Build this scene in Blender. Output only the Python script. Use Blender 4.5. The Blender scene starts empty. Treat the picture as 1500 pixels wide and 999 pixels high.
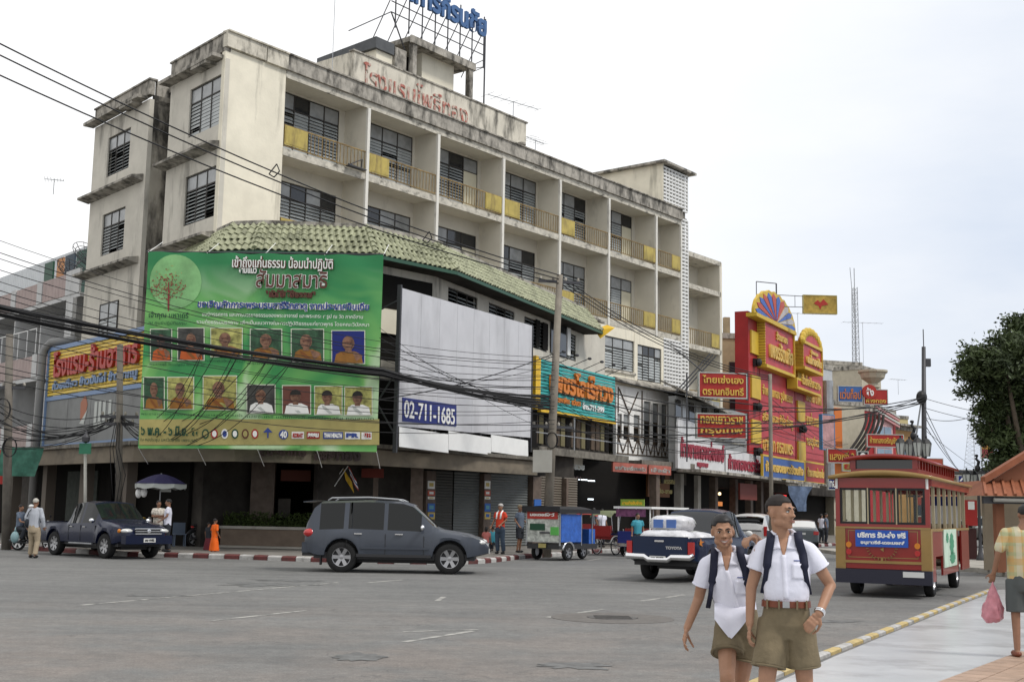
import bpy,bmesh,math,random
import numpy as np
from mathutils import Vector,Matrix,noise as mnoise
random.seed(7)
rnd=random.random
SC=bpy.context.scene
COL=SC.collection
FPX=1800.0
PITCH=math.atan(250/1800)
ROLL=math.radians(1.03)
EYE=Vector((0,0,1.6))
cF=Vector((0,math.cos(PITCH),math.sin(PITCH)))
_r0=Vector((1,0,0));_u0=Vector((0,-math.sin(PITCH),math.cos(PITCH)))
cR=_r0*math.cos(ROLL)+_u0*math.sin(ROLL)
cU=_u0*math.cos(ROLL)-_r0*math.sin(ROLL)
camd=bpy.data.cameras.new("camera")
cam=bpy.data.objects.new("camera",camd)
COL.objects.link(cam)
camd.sensor_width=36;camd.lens=FPX/1500*36
camd.clip_start=0.1;camd.clip_end=3000
_m=Matrix((cR,cU,-cF)).transposed().to_4x4()
_m.translation=EYE
cam.matrix_world=_m
SC.camera=cam
SUN_AZ,SUN_EL=math.radians(68),math.radians(52)
w=bpy.data.worlds.new("World");SC.world=w;w.use_nodes=True
nt=w.node_tree;nt.nodes.clear()
def N(t,**k):
 n=nt.nodes.new(t)
 for a,b in k.items():setattr(n,a,b)
 return n
out=N('ShaderNodeOutputWorld');bg=N('ShaderNodeBackground')
sky=N('ShaderNodeTexSky',sky_type='NISHITA',sun_disc=False)
sky.sun_elevation=SUN_EL;sky.sun_rotation=SUN_AZ;sky.air_density=1.2;sky.dust_density=3.0
sc_=N('ShaderNodeVectorMath',operation='SCALE');sc_.inputs['Scale'].default_value=0.07
tc=N('ShaderNodeTexCoord')
mp=N('ShaderNodeMapping');mp.inputs['Scale'].default_value=(1.6,1.6,5.0)
no=N('ShaderNodeTexNoise');no.inputs['Scale'].default_value=1.3;no.inputs['Detail'].default_value=7;no.inputs['Roughness'].default_value=.55
cr=N('ShaderNodeValToRGB')
cr.color_ramp.elements[0].position=.38;cr.color_ramp.elements[0].color=(.66,.76,.93,1)
cr.color_ramp.elements[1].position=.66;cr.color_ramp.elements[1].color=(.93,.97,1.04,1)
sx=N('ShaderNodeSeparateXYZ');mr=N('ShaderNodeMapRange')
mr.inputs['From Min'].default_value=.36;mr.inputs['From Max'].default_value=-.08
mr.inputs['To Min'].default_value=.0;mr.inputs['To Max'].default_value=1
mr2=N('ShaderNodeMapRange');mr2.inputs['From Min'].default_value=.0;mr2.inputs['From Max'].default_value=.45
adm=N('ShaderNodeMath',operation='MULTIPLY_ADD');adm.inputs[1].default_value=.4
mixl=N('ShaderNodeMix',data_type='RGBA');mixl.inputs['B'].default_value=(1.22,1.22,1.22,1)
gain=N('ShaderNodeVectorMath',operation='SCALE');gain.inputs['Scale'].default_value=1.0
mixs=N('ShaderNodeMix',data_type='RGBA');mixs.inputs['Factor'].default_value=.9
L=nt.links.new
L(sky.outputs[0],sc_.inputs[0]);L(tc.outputs['Generated'],mp.inputs[0]);L(mp.outputs[0],no.inputs['Vector'])
L(no.outputs['Fac'],cr.inputs[0]);L(tc.outputs['Generated'],sx.inputs[0]);L(sx.outputs['X'],mr.inputs['Value'])
L(sx.outputs['Z'],mr2.inputs['Value']);L(mr2.outputs[0],adm.inputs[0]);L(mr.outputs[0],adm.inputs[2]);adm.use_clamp=True
L(adm.outputs[0],mixl.inputs['Factor']);L(cr.outputs[0],mixl.inputs['A'])
L(mixl.outputs['Result'],gain.inputs[0])
L(sc_.outputs[0],mixs.inputs['A']);L(gain.outputs[0],mixs.inputs['B'])
L(mixs.outputs['Result'],bg.inputs['Color']);bg.inputs['Strength'].default_value=1.0
L(bg.outputs[0],out.inputs[0])
sun=bpy.data.lights.new("sun",'SUN');sun.energy=2.1;sun.angle=math.radians(12);sun.color=(1,.96,.9)
so=bpy.data.objects.new("sun",sun);COL.objects.link(so)
_d=Vector((math.sin(SUN_AZ)*math.cos(SUN_EL),-abs(math.cos(SUN_AZ))*math.cos(SUN_EL),math.sin(SUN_EL)))
so.rotation_euler=(-_d).to_track_quat('-Z','Y').to_euler()
sky.sun_rotation=math.atan2(_d.x,_d.y)
SC.view_settings.view_transform='Standard';SC.view_settings.look='None'
SC.view_settings.exposure=0.0;SC.view_settings.gamma=1.0
SC.render.engine='CYCLES'
SC.cycles.max_bounces=6;SC.cycles.diffuse_bounces=3;SC.cycles.transparent_max_bounces=12
SC.cycles.use_denoising=True
def ray(x,y):return cF*FPX+cR*(x-750)+cU*(499.5-y)
def at(x,y,Y):
 d=ray(x,y);return EYE+d*(Y/d.y)
def G(x,y,z=0.0):
 d=ray(x,y);return EYE+d*((z-1.6)/d.z)
def vp_ang(x):
 d=ray(x,749+.018*(x-750));return math.atan2(d.y,d.x)
def frame(o,ang,n=0.0):
 """world matrix: x along a facade, y into the building, z up; n metres in front of the origin plane"""
 m=Matrix.Rotation(ang,4,'Z')
 o=Vector((o[0],o[1],o[2]if len(o)>2 else 0))+m.to_3x3()@Vector((0,-n,0))
 m.translation=o
 return m
def onp(Fm,x,y):
 """(s, z) of a photograph pixel on the vertical plane y=0 of frame Fm"""
 nrm=Fm.to_3x3()@Vector((0,1,0));o=Fm.translation;d=ray(x,y)
 P=EYE+d*(((o-EYE).dot(nrm))/d.dot(nrm))
 q=P-o;S=Fm.to_3x3()@Vector((1,0,0))
 return q.dot(S),P.z
def fr2(a,b,n=0.0):
 """frame through two ground points a -> b"""
 return frame((a[0],a[1]),math.atan2(b[1]-a[1],b[0]-a[0]),n)
class MB:
 def __init__(s):s.v=[];s.f=[];s.m=[];s.c=0;s.sm=[];s.smooth=False
 def mat(s,i):s.c=i;return s
 def add(s,vs,fs,T=None):
  b=len(s.v)
  if T is not None:vs=[T@Vector(p)for p in vs]
  s.v+=[tuple(p)for p in vs]
  for f in fs:
   s.f.append([b+i for i in f]);s.m.append(s.c);s.sm.append(s.smooth)
  return s
 def box(s,x0,x1,y0,y1,z0,z1,T=None):
  return s.add([(x0,y0,z0),(x1,y0,z0),(x1,y1,z0),(x0,y1,z0),(x0,y0,z1),(x1,y0,z1),(x1,y1,z1),(x0,y1,z1)],[(0,3,2,1),(4,5,6,7),(0,1,5,4),(1,2,6,5),(2,3,7,6),(3,0,4,7)],T)
 def quad(s,a,b,c,d,T=None):return s.add([a,b,c,d],[(0,1,2,3)],T)
 def bar(s,p,q,w,h=None,up=(0,0,1)):
  p=Vector(p);q=Vector(q);h=h or w;d=(q-p).normalized();up=Vector(up)
  if abs(d.dot(up))>.98:up=Vector((1,0,0))
  a=d.cross(up).normalized()*w/2;b=a.cross(d).normalized()*h/2
  vs=[p-a-b,p+a-b,p+a+b,p-a+b,q-a-b,q+a-b,q+a+b,q-a+b]
  return s.add(vs,[(0,3,2,1),(4,5,6,7),(0,1,5,4),(1,2,6,5),(2,3,7,6),(3,0,4,7)])
 def tube(s,pts,r,n=8,cap=True):
  pts=[Vector(p)for p in pts];rs=r if isinstance(r,(list,tuple))else[r]*len(pts)
  vs=[];fs=[];prev=None
  for i,p in enumerate(pts):
   d=(pts[min(i+1,len(pts)-1)]-pts[max(i-1,0)]).normalized()
   if prev is None:
    u=Vector((0,0,1))if abs(d.z)<.9 else Vector((1,0,0));a=d.cross(u).normalized()
   else:a=(prev-d*prev.dot(d)).normalized()
   prev=a;b=d.cross(a)
   for k in range(n):
    t=2*math.pi*k/n;vs.append(p+(a*math.cos(t)+b*math.sin(t))*rs[i])
  for i in range(len(pts)-1):
   for k in range(n):
    k2=(k+1)%n;fs.append((i*n+k,i*n+k2,(i+1)*n+k2,(i+1)*n+k))
  if cap:fs.append(tuple(range(n-1,-1,-1)));fs.append(tuple((len(pts)-1)*n+k for k in range(n)))
  return s.add(vs,fs)
 def cyl(s,p,q,r,n=12,r2=None):return s.tube([p,q],[r,r if r2 is None else r2],n)
 def ell(s,c,r,seg=12,ring=8,T=None):
  r=(r,r,r)if not isinstance(r,(tuple,list))else r
  vs=[(c[0],c[1],c[2]+r[2])];fs=[]
  for i in range(1,ring):
   a=math.pi*i/ring
   for k in range(seg):
    t=2*math.pi*k/seg;vs.append((c[0]+r[0]*math.sin(a)*math.cos(t),c[1]+r[1]*math.sin(a)*math.sin(t),c[2]+r[2]*math.cos(a)))
  vs.append((c[0],c[1],c[2]-r[2]));e=len(vs)-1
  for k in range(seg):fs.append((0,1+k,1+(k+1)%seg));fs.append((e,e-seg+(k+1)%seg,e-seg+k))
  for i in range(ring-2):
   for k in range(seg):
    k2=(k+1)%seg;fs.append((1+i*seg+k,1+(i+1)*seg+k,1+(i+1)*seg+k2,1+i*seg+k2))
  return s.add(vs,fs,T)
 def prism(s,poly,vec,T=None):
  n=len(poly);vec=Vector(vec);a=[Vector(p)for p in poly];b=[p+vec for p in a]
  return s.add(a+b,[tuple(range(n-1,-1,-1)),tuple(range(n,2*n))]+[(i,(i+1)%n,n+(i+1)%n,n+i)for i in range(n)],T)
 def lathe(s,prof,n=16,c=(0,0,0),T=None,cap=True):
  vs=[];fs=[]
  for r,z in prof:
   for k in range(n):
    t=2*math.pi*k/n;vs.append((c[0]+r*math.cos(t),c[1]+r*math.sin(t),c[2]+z))
  for i in range(len(prof)-1):
   for k in range(n):
    k2=(k+1)%n;fs.append((i*n+k,i*n+k2,(i+1)*n+k2,(i+1)*n+k))
  if cap:
   fs.append(tuple(range(n-1,-1,-1)));fs.append(tuple((len(prof)-1)*n+k for k in range(n)))
  return s.add(vs,fs,T)
 def mesh(s,name,mats,smooth=None,fix=True):
  me=bpy.data.meshes.new(name)
  me.from_pydata(s.v,[],s.f)
  for m in(mats if isinstance(mats,(list,tuple))else[mats]):me.materials.append(m)
  me.polygons.foreach_set('material_index',s.m)
  me.polygons.foreach_set('use_smooth',[True if smooth else(x if smooth is None else False)for x in s.sm])
  if fix:
   bm=bmesh.new();bm.from_mesh(me);bmesh.ops.recalc_face_normals(bm,faces=bm.faces);bm.to_mesh(me);bm.free()
  me.update()
  return me
I4=Matrix.Identity(4)
WM={}
def put(o,parent,M):
 WM[o.name]=M
 if parent is not None:
  o.parent=parent;o.matrix_local=WM[parent.name].inverted()@M
 else:o.matrix_local=M
def tag(o,label=None,cat=None,group=None,kind=None):
 if label:o['label']=label
 if cat:o['category']=cat
 if group:o['group']=group
 if kind:o['kind']=kind
 return o
def thing(name,label,cat,M=I4,group=None,kind=None):
 if not isinstance(M,Matrix):M=Matrix.Translation(M)
 o=bpy.data.objects.new(name,None);COL.objects.link(o);o.empty_display_size=.2
 put(o,None,M);return tag(o,label,cat,group,kind)
def obj(name,mb,mats,parent=None,M=None,smooth=None,label=None,cat=None,group=None,kind=None):
 me=mb if isinstance(mb,bpy.types.Mesh)else mb.mesh(name,mats,smooth)
 o=bpy.data.objects.new(name,me);COL.objects.link(o)
 put(o,parent,M if M is not None else(WM[parent.name]if parent is not None else I4))
 return tag(o,label,cat,group,kind)
def solo(name,mb,mats,label,cat,M=I4,group=None,smooth=None):return obj(name,mb,mats,None,M,smooth,label,cat,group)
def copy_thing(root,M,label=None,group=None):
 def rec(o,par):
  c=o.copy();COL.objects.link(c)
  if par is not None:
   rel=SRC[o.name];c.parent=par;c.matrix_local=rel;WM[c.name]=WM[par.name]@rel
  for ch in[x for x in KIDS.get(o.name,[])]:rec(ch,c)
  return c
 KIDS={};SRC={}
 for x in bpy.data.objects:
  if x.parent:KIDS.setdefault(x.parent.name,[]).append(x);SRC[x.name]=WM[x.parent.name].inverted()@WM[x.name]
 c=root.copy();COL.objects.link(c);c.matrix_local=M;WM[c.name]=M
 for ch in KIDS.get(root.name,[]):rec(ch,c)
 if label:c['label']=label
 if group:c['group']=group
 return c
def TR(x,y,z,rz=0.0):return Matrix.Translation((x,y,z))@Matrix.Rotation(rz,4,'Z')
def text_mesh(s,size,depth=.01,bold=.0,mat=None,align='LEFT',width=None,height=None,spacing=1.0):
 cu=bpy.data.curves.new('lettering','FONT');cu.body=s;cu.size=size;cu.extrude=depth/2;cu.offset=bold
 cu.align_x=align;cu.resolution_u=3;cu.space_character=spacing
 o=bpy.data.objects.new('lettering',cu);COL.objects.link(o)
 dg=bpy.context.evaluated_depsgraph_get();me=bpy.data.meshes.new_from_object(o.evaluated_get(dg))
 bpy.data.objects.remove(o);bpy.data.curves.remove(cu)
 co=np.empty(len(me.vertices)*3);me.vertices.foreach_get('co',co);co=co.reshape(-1,3)
 if len(co)==0:return me
 mn,mx=co.min(0),co.max(0)
 if width is not None:
  co[:,0]=(co[:,0]-mn[0])*width/max(mx[0]-mn[0],1e-6)
  if align=='CENTER':co[:,0]-=width/2
 if height is not None:co[:,1]=(co[:,1]-mn[1])*height/max(mx[1]-mn[1],1e-6)
 out=np.empty_like(co);out[:,0]=co[:,0];out[:,1]=-co[:,2];out[:,2]=co[:,1]
 me.vertices.foreach_set('co',out.ravel());me.update()
 me.materials.clear();me.materials.append(mat)
 return me
def letters(s,parent,F,x,z,mat,width,height,y=-.03,depth=.04,bold=.0,name='lettering',align='LEFT'):
 """text on the plane of frame F: lower-left corner (x,z), given width and height, standing proud of y"""
 me=text_mesh(s,height,depth,bold,mat,align,width,height)
 return obj(name,me,None,parent,F@Matrix.Translation((x,y-depth/2,z)))
def mat(name,col,rough=.7,metal=0.0,spec=.4,var=.0,vscale=2.0,bump=.0,bscale=40.0,dirt=None,dirtamt=.0,dscale=(1,1,.25),dpos=(.5,.7),alpha=1.0,emit=None,estr=1.0,coat=0.0,trans=0.0,space='pos',col2=None,ior=1.45):
 m=bpy.data.materials.new(name);m.use_nodes=True;t=m.node_tree;b=t.nodes['Principled BSDF'];l=t.links.new
 c4=(*col,1)
 b.inputs['Base Color'].default_value=c4;b.inputs['Roughness'].default_value=rough;b.inputs['Metallic'].default_value=metal
 b.inputs['Specular IOR Level'].default_value=spec;b.inputs['Coat Weight'].default_value=coat;b.inputs['Coat Roughness'].default_value=.05
 b.inputs['Transmission Weight'].default_value=trans;b.inputs['Alpha'].default_value=alpha;b.inputs['IOR'].default_value=ior
 if emit:b.inputs['Emission Color'].default_value=(*emit,1);b.inputs['Emission Strength'].default_value=estr
 if var or bump or dirt:
  if space=='pos':g=t.nodes.new('ShaderNodeNewGeometry');vec=g.outputs['Position']
  else:g=t.nodes.new('ShaderNodeTexCoord');vec=g.outputs['Object']
 last=None
 if var or col2:
  n=t.nodes.new('ShaderNodeTexNoise');n.inputs['Scale'].default_value=vscale;n.inputs['Detail'].default_value=6;n.inputs['Roughness'].default_value=.6
  if not(var or bump or dirt):g=t.nodes.new('ShaderNodeNewGeometry');vec=g.outputs['Position']
  l(vec,n.inputs['Vector'])
  r=t.nodes.new('ShaderNodeValToRGB');r.color_ramp.elements[0].position=.32;r.color_ramp.elements[1].position=.68
  c0=tuple(max(0,x*(1-var))for x in col);c1=col2 or tuple(min(1,x*(1+var))for x in col)
  r.color_ramp.elements[0].color=(*c0,1);r.color_ramp.elements[1].color=(*c1,1)
  l(n.outputs['Fac'],r.inputs[0]);last=r.outputs[0]
 if dirt:
  mp_=t.nodes.new('ShaderNodeMapping');mp_.inputs['Scale'].default_value=dscale;l(vec,mp_.inputs[0])
  n=t.nodes.new('ShaderNodeTexNoise');n.inputs['Scale'].default_value=1.0;n.inputs['Detail'].default_value=8;n.inputs['Roughness'].default_value=.65
  l(mp_.outputs[0],n.inputs['Vector'])
  r=t.nodes.new('ShaderNodeValToRGB');r.color_ramp.elements[0].position=dpos[0];r.color_ramp.elements[1].position=dpos[1]
  r.color_ramp.elements[0].color=(0,0,0,1);r.color_ramp.elements[1].color=(dirtamt,)*3+(1,)
  l(n.outputs['Fac'],r.inputs[0])
  mx=t.nodes.new('ShaderNodeMix');mx.data_type='RGBA';l(r.outputs[0],mx.inputs['Factor'])
  if last:l(last,mx.inputs['A'])
  else:mx.inputs['A'].default_value=c4
  mx.inputs['B'].default_value=(*dirt,1);last=mx.outputs['Result']
 if last:l(last,b.inputs['Base Color'])
 if bump:
  n=t.nodes.new('ShaderNodeTexNoise');n.inputs['Scale'].default_value=bscale;n.inputs['Detail'].default_value=5;l(vec,n.inputs['Vector'])
  bp=t.nodes.new('ShaderNodeBump');bp.inputs['Strength'].default_value=bump;bp.inputs['Distance'].default_value=.02
  l(n.outputs['Fac'],bp.inputs['Height']);l(bp.outputs[0],b.inputs['Normal'])
 return m
GRIME=(.05,.047,.04)
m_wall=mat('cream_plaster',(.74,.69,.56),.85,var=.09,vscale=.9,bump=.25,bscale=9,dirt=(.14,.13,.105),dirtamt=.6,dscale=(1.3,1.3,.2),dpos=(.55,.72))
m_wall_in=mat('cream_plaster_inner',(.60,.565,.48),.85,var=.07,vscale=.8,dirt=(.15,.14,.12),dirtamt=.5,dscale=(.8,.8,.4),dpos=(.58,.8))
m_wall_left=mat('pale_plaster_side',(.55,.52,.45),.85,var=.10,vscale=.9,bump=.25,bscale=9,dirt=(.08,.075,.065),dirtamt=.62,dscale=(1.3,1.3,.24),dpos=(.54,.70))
m_grimy=mat('grimy_concrete',(.36,.335,.29),.9,var=.25,vscale=3,bump=.4,bscale=14,dirt=GRIME,dirtamt=.9,dscale=(2.2,2.2,.9),dpos=(.45,.62))
m_edge=mat('stained_slab_edge',(.50,.47,.40),.9,var=.2,vscale=4,dirt=GRIME,dirtamt=.85,dscale=(2.0,2.0,3.0),dpos=(.52,.68))
m_white_edge=mat('white_painted_edge',(.68,.66,.60),.8,dirt=GRIME,dirtamt=.5,dscale=(2,2,.8),dpos=(.55,.75))
m_frame=mat('dark_window_frame',(.045,.04,.035),.6)
m_glass=mat('frosted_louvre_glass',(.30,.31,.31),.25,spec=.6,var=.25,vscale=1.5)
m_glassd=mat('dark_glass',(.02,.022,.025),.08,spec=.8)
m_slat=mat('grey_glass_louvre',(.35,.37,.365),.35,spec=.5,var=.25,vscale=.7)
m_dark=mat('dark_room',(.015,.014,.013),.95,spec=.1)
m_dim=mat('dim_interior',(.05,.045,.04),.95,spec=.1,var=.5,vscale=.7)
m_rust=mat('rusty_ochre_rail',(.25,.175,.075),.7,var=.35,vscale=3,dirt=(.09,.045,.02),dirtamt=.8,dscale=(5,5,5))
m_yel=mat('faded_yellow_panel',(.42,.33,.09),.6,var=.18,vscale=1.5,dirt=(.14,.10,.05),dirtamt=.7,dscale=(3,3,.8))
m_door=mat('cream_door',(.62,.58,.44),.6,var=.06)
m_tile=mat('green_roof_tile',(.30,.31,.20),.55,var=.3,vscale=5,bump=.2,bscale=30,dirt=(.08,.085,.05),dirtamt=.8,dscale=(1.4,1.4,1.4),dpos=(.5,.7))
m_greentrim=mat('green_gutter',(.03,.085,.055),.5)
m_steel=mat('dark_steel',(.07,.07,.075),.5,metal=.5)
m_galv=mat('galvanised_steel',(.35,.36,.37),.45,metal=.6,var=.15)
m_pole=mat('concrete_pole',(.22,.195,.16),.9,var=.15,vscale=3,bump=.3,bscale=30,dirt=(.10,.09,.08),dirtamt=.7,dscale=(3,3,.5),dpos=(.5,.7))
m_cable=mat('black_cable',(.012,.012,.013),.6)
m_box=mat('grey_meter_box',(.36,.35,.31),.6,var=.1,vscale=2)
m_blk=mat('black_plastic',(.015,.015,.016),.45)
m_white=mat('white_paint',(.78,.78,.76),.6,var=.04)
m_red=mat('sign_red',(.36,.025,.02),.5,var=.12,vscale=1.2)
m_gold=mat('gold_letter',(.62,.40,.08),.45,var=.15)
m_yellow=mat('yellow_paint',(.72,.45,.03),.5,var=.1)
m_rubber=mat('tyre_rubber',(.014,.014,.014),.85)
m_alloy=mat('alloy',(.36,.36,.37),.3,metal=.8)
m_chrome=mat('chrome',(.75,.75,.76),.1,metal=1.0)
m_plate=mat('number_plate',(.62,.62,.60),.4)
m_concrete=mat('concrete',(.36,.34,.30),.85,var=.15,vscale=1.5,bump=.2,bscale=20,dirt=GRIME,dirtamt=.5,dscale=(1,1,.5))
def asphalt():
 m=bpy.data.materials.new('asphalt');m.use_nodes=True;t=m.node_tree;b=t.nodes['Principled BSDF'];l=t.links.new
 g=t.nodes.new('ShaderNodeNewGeometry')
 def nz(s,d=6,r=.6,sc=None):
  n=t.nodes.new('ShaderNodeTexNoise');n.inputs['Scale'].default_value=s;n.inputs['Detail'].default_value=d;n.inputs['Roughness'].default_value=r
  if sc:
   mp=t.nodes.new('ShaderNodeMapping');mp.inputs['Scale'].default_value=sc;mp.inputs['Rotation'].default_value=(0,0,-.35);l(g.outputs['Position'],mp.inputs[0]);l(mp.outputs[0],n.inputs['Vector'])
  else:l(g.outputs['Position'],n.inputs['Vector'])
  return n.outputs['Fac']
 def ramp(f,a,ca,c,cc):
  r=t.nodes.new('ShaderNodeValToRGB');r.color_ramp.elements[0].position=a;r.color_ramp.elements[1].position=c
  r.color_ramp.elements[0].color=(*ca,1);r.color_ramp.elements[1].color=(*cc,1);l(f,r.inputs[0]);return r.outputs[0]
 def mix(a,b_,f,mode='MIX',fac=None):
  x=t.nodes.new('ShaderNodeMix');x.data_type='RGBA';x.blend_type=mode
  if f is not None:l(f,x.inputs['Factor'])
  else:x.inputs['Factor'].default_value=fac
  for s,v in(('A',a),('B',b_)):
   if isinstance(v,tuple):x.inputs[s].default_value=(*v,1)
   else:l(v,x.inputs[s])
  return x.outputs['Result']
 base=ramp(nz(.22,5),.35,(.142,.142,.140),.65,(.182,.180,.175))
 streak=ramp(nz(1.0,5,.55,(.09,.9,1)),.33,(.89,.89,.89),.67,(1.07,1.07,1.06))
 base=mix(base,streak,None,'MULTIPLY',1.0)
 sp=t.nodes.new('ShaderNodeSeparateXYZ');l(g.outputs['Position'],sp.inputs[0])
 mr=t.nodes.new('ShaderNodeMapRange');mr.inputs['From Min'].default_value=24;mr.inputs['From Max'].default_value=12;l(sp.outputs['Y'],mr.inputs['Value'])
 ad=t.nodes.new('ShaderNodeMath');ad.operation='MULTIPLY';l(mr.outputs[0],ad.inputs[0]);l(ramp(nz(.5,6),.4,(0,0,0),.6,(.8,.8,.8)),ad.inputs[1])
 base=mix(base,(.215,.187,.168),ad.outputs[0])
 blot=ramp(nz(3.2,6,.7),.36,(.86,.86,.86),.64,(1.08,1.08,1.07));base=mix(base,blot,None,'MULTIPLY',1.0);trk=ramp(nz(1.0,3,.5,(.035,1.7,1)),.42,(1.03,1.03,1.03),.62,(.93,.93,.93));base=mix(base,trk,None,'MULTIPLY',1.0)
 g2=ramp(nz(11,5,.85),.34,(.80,.80,.80),.66,(1.18,1.18,1.17));base=mix(base,g2,None,'MULTIPLY',1.0);grit=ramp(nz(45,3,.9),.32,(.60,.60,.60),.68,(1.34,1.34,1.34));base=mix(base,grit,None,'MULTIPLY',.85)
 oil=ramp(nz(.55,8,.7),.68,(0,0,0),.78,(.7,.7,.7));base=mix(base,(.085,.085,.085),oil)
 v=t.nodes.new('ShaderNodeTexVoronoi');v.feature='DISTANCE_TO_EDGE';v.inputs['Scale'].default_value=.23
 wv=t.nodes.new('ShaderNodeMix');wv.data_type='VECTOR';wv.inputs['Factor'].default_value=.12
 nn=t.nodes.new('ShaderNodeTexNoise');nn.inputs['Scale'].default_value=1.5;l(g.outputs['Position'],nn.inputs['Vector'])
 va=t.nodes.new('ShaderNodeVectorMath');va.operation='MULTIPLY_ADD';va.inputs[1].default_value=(1.4,)*3;l(nn.outputs['Color'],va.inputs[0]);l(g.outputs['Position'],va.inputs[2]);l(va.outputs[0],v.inputs['Vector'])
 crk=ramp(v.outputs['Distance'],.0015,(.5,.5,.5),.004,(0,0,0));base=mix(base,(.07,.07,.068),crk)
 l(base,b.inputs['Base Color']);b.inputs['Roughness'].default_value=.82;b.inputs['Specular IOR Level'].default_value=.35
 bp=t.nodes.new('ShaderNodeBump');bp.inputs['Strength'].default_value=.35;bp.inputs['Distance'].default_value=.01;l(nz(60,3),bp.inputs['Height']);l(bp.outputs[0],b.inputs['Normal'])
 return m
m_asphalt=asphalt()
m_pave=mat('pavement_slabs',(.20,.185,.165),.75,var=.2,vscale=1.4,bump=.2,bscale=20,dirt=(.06,.055,.05),dirtamt=.6,dscale=(.7,.7,.7))
m_wet=mat('smooth_pale_terrazzo',(.46,.475,.485),.27,spec=.5,var=.12,vscale=.7,dirt=(.22,.22,.22),dirtamt=.5,dscale=(.8,.8,.8),dpos=(.5,.65))
m_brickp=mat('red_brick_paving',(.34,.235,.17),.6,var=.2,vscale=4)
m_kred=mat('kerb_red',(.12,.035,.033),.8,var=.25,vscale=5,dirt=(.07,.05,.045),dirtamt=.7,dscale=(3,3,3))
m_kwhite=mat('kerb_white',(.42,.41,.39),.8,var=.12,vscale=5,dirt=(.12,.11,.1),dirtamt=.7,dscale=(3,3,3))
m_kyel=mat('kerb_yellow',(.46,.35,.15),.7,var=.15,vscale=5,dirt=(.2,.16,.1),dirtamt=.5,dscale=(3,3,3))
m_line=mat('worn_lane_paint',(.38,.37,.34),.8,var=.2,vscale=6,dirt=(.14,.14,.135),dirtamt=1,dscale=(2.5,2.5,2.5),dpos=(.45,.6))
mb=MB();mb.quad((-400,-60,0),(400,-60,0),(400,900,0),(-400,900,0))
obj('road',mb,m_asphalt,kind='structure')
AF=vp_ang(2185);AL=vp_ang(-850)+math.pi
A0=at(331,400,45.5);A0.z=0
FM=frame(A0,AF);LM=frame(A0,AL)
AR=vp_ang(1720)
RO=at(1000,700,68.0);RO.z=0
RM=frame(RO,AR)
def fm(s,n,z=0):return FM@Vector((s,-n,z))
def lm(s,n,z=0):return LM@Vector((s,-n,z))
def rm(s,n,z=0):return RM@Vector((s,-n,z))
def kerb_run(pts,h=.15,w=.28,step=.95,mats=None,seq=(0,1),parent=None,names=('kerb_stone',),y0=0):
 """individual kerb blocks along a polyline (road side = right of travel)"""
 k=0;carry=0
 for a,b in zip(pts,pts[1:]):
  a=Vector((a[0],a[1],0));b=Vector((b[0],b[1],0));L_=(b-a).length;ang=math.atan2(b.y-a.y,b.x-a.x);n=max(1,round(L_/step));st=L_/n
  for i in range(n):
   key=(round(st,3),h,w,seq[k%len(seq)])
   if key not in KM:
    m_=MB();g=.012
    m_.prism([(g,0,0.0),(g,w,0.0),(g,w,h),(g,min(.05,w*.3),h),(g,.0,h*.72)],(st-2*g,0,0))
    KM[key]=m_.mesh('kerb_stone',mats[seq[k%len(seq)]])
   p=a+(b-a)*(i/n)
   obj('kerb_stone',KM[key],None,parent,TR(p.x,p.y,-.0,ang));k+=1
KM={}
def subdiv(pts,n):
 out=[]
 P=[Vector((p[0],p[1],0))for p in pts]
 for i in range(len(P)-1):
  p0=P[max(i-1,0)];p1=P[i];p2=P[i+1];p3=P[min(i+2,len(P)-1)]
  for k in range(n):
   t=k/n
   out.append(.5*((2*p1)+(-p0+p2)*t+(2*p0-5*p1+4*p2-p3)*t*t+(-p0+3*p1-3*p2+p3)*t**3))
 out.append(P[-1]);return out
kl=[lm(-60,6.5),lm(-14,6.5),lm(-5,6.3),(-12.6,39.6),(-10.77,39.04),(-8.3,38.5),(-5.95,37.6),(-3.4,37.2),(-1.2,38.0),(-.2,40.4),(.6,43.3),(2.4,47.3),(4.6,52.0),rm(-10,7.5),rm(5,6.5),rm(30,6),rm(80,5),rm(150,5)]
klc=subdiv(kl,5)
mb=MB()
inner=[(160,300,0),(-220,300,0)]
poly=[Vector((p[0],p[1],0))for p in klc]
back=[Vector((-120,200,0)).lerp(Vector((140,330,0)),i/(len(poly)-1))for i in range(len(poly))]
def inset(i,d):
 a=poly[max(i-1,0)];b=poly[min(i+1,len(poly)-1)];t=(b-a).normalized();return poly[i]+Vector((-t.y,t.x,0))*d
for i in range(len(poly)-1):
 a,b=inset(i,.27),inset(i+1,.27)
 mb.quad((a.x,a.y,.146),(b.x,b.y,.146),(back[i+1].x,back[i+1].y,.146),(back[i].x,back[i].y,.146))
pav=obj('pavement',mb,m_pave,kind='structure')
kerb_run([tuple(p)for p in klc],mats=(m_kred,m_kwhite),parent=pav)
rk=[G(1050,1034),G(1130,998),G(1201,967),G(1265,941),G(1331,915),G(1392,890),G(1454,866)]
rk=[(p.x,p.y)for p in rk]
d_=(Vector(rk[1])-Vector(rk[0])).normalized()
rk=[tuple(Vector(rk[0])-d_*6)]+rk
rpt=rk+[(rk[-1][0]+5,rk[-1][1]+.3),(40,34),(40,0),(-2,0)]
mb=MB();mb.add([(x+(.16 if i<len(rk)else 0),y,.046)for i,(x,y)in enumerate(rpt)],[tuple(range(len(rpt)))])
rp=obj('right_pavement',mb,m_wet,kind='structure')
kerb_run([tuple(p)for p in subdiv(list(reversed([(x,y)for x,y in rk])),2)][::-1],h=.05,w=.10,step=.5,mats=(m_kyel,m_kwhite),parent=rp)
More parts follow.
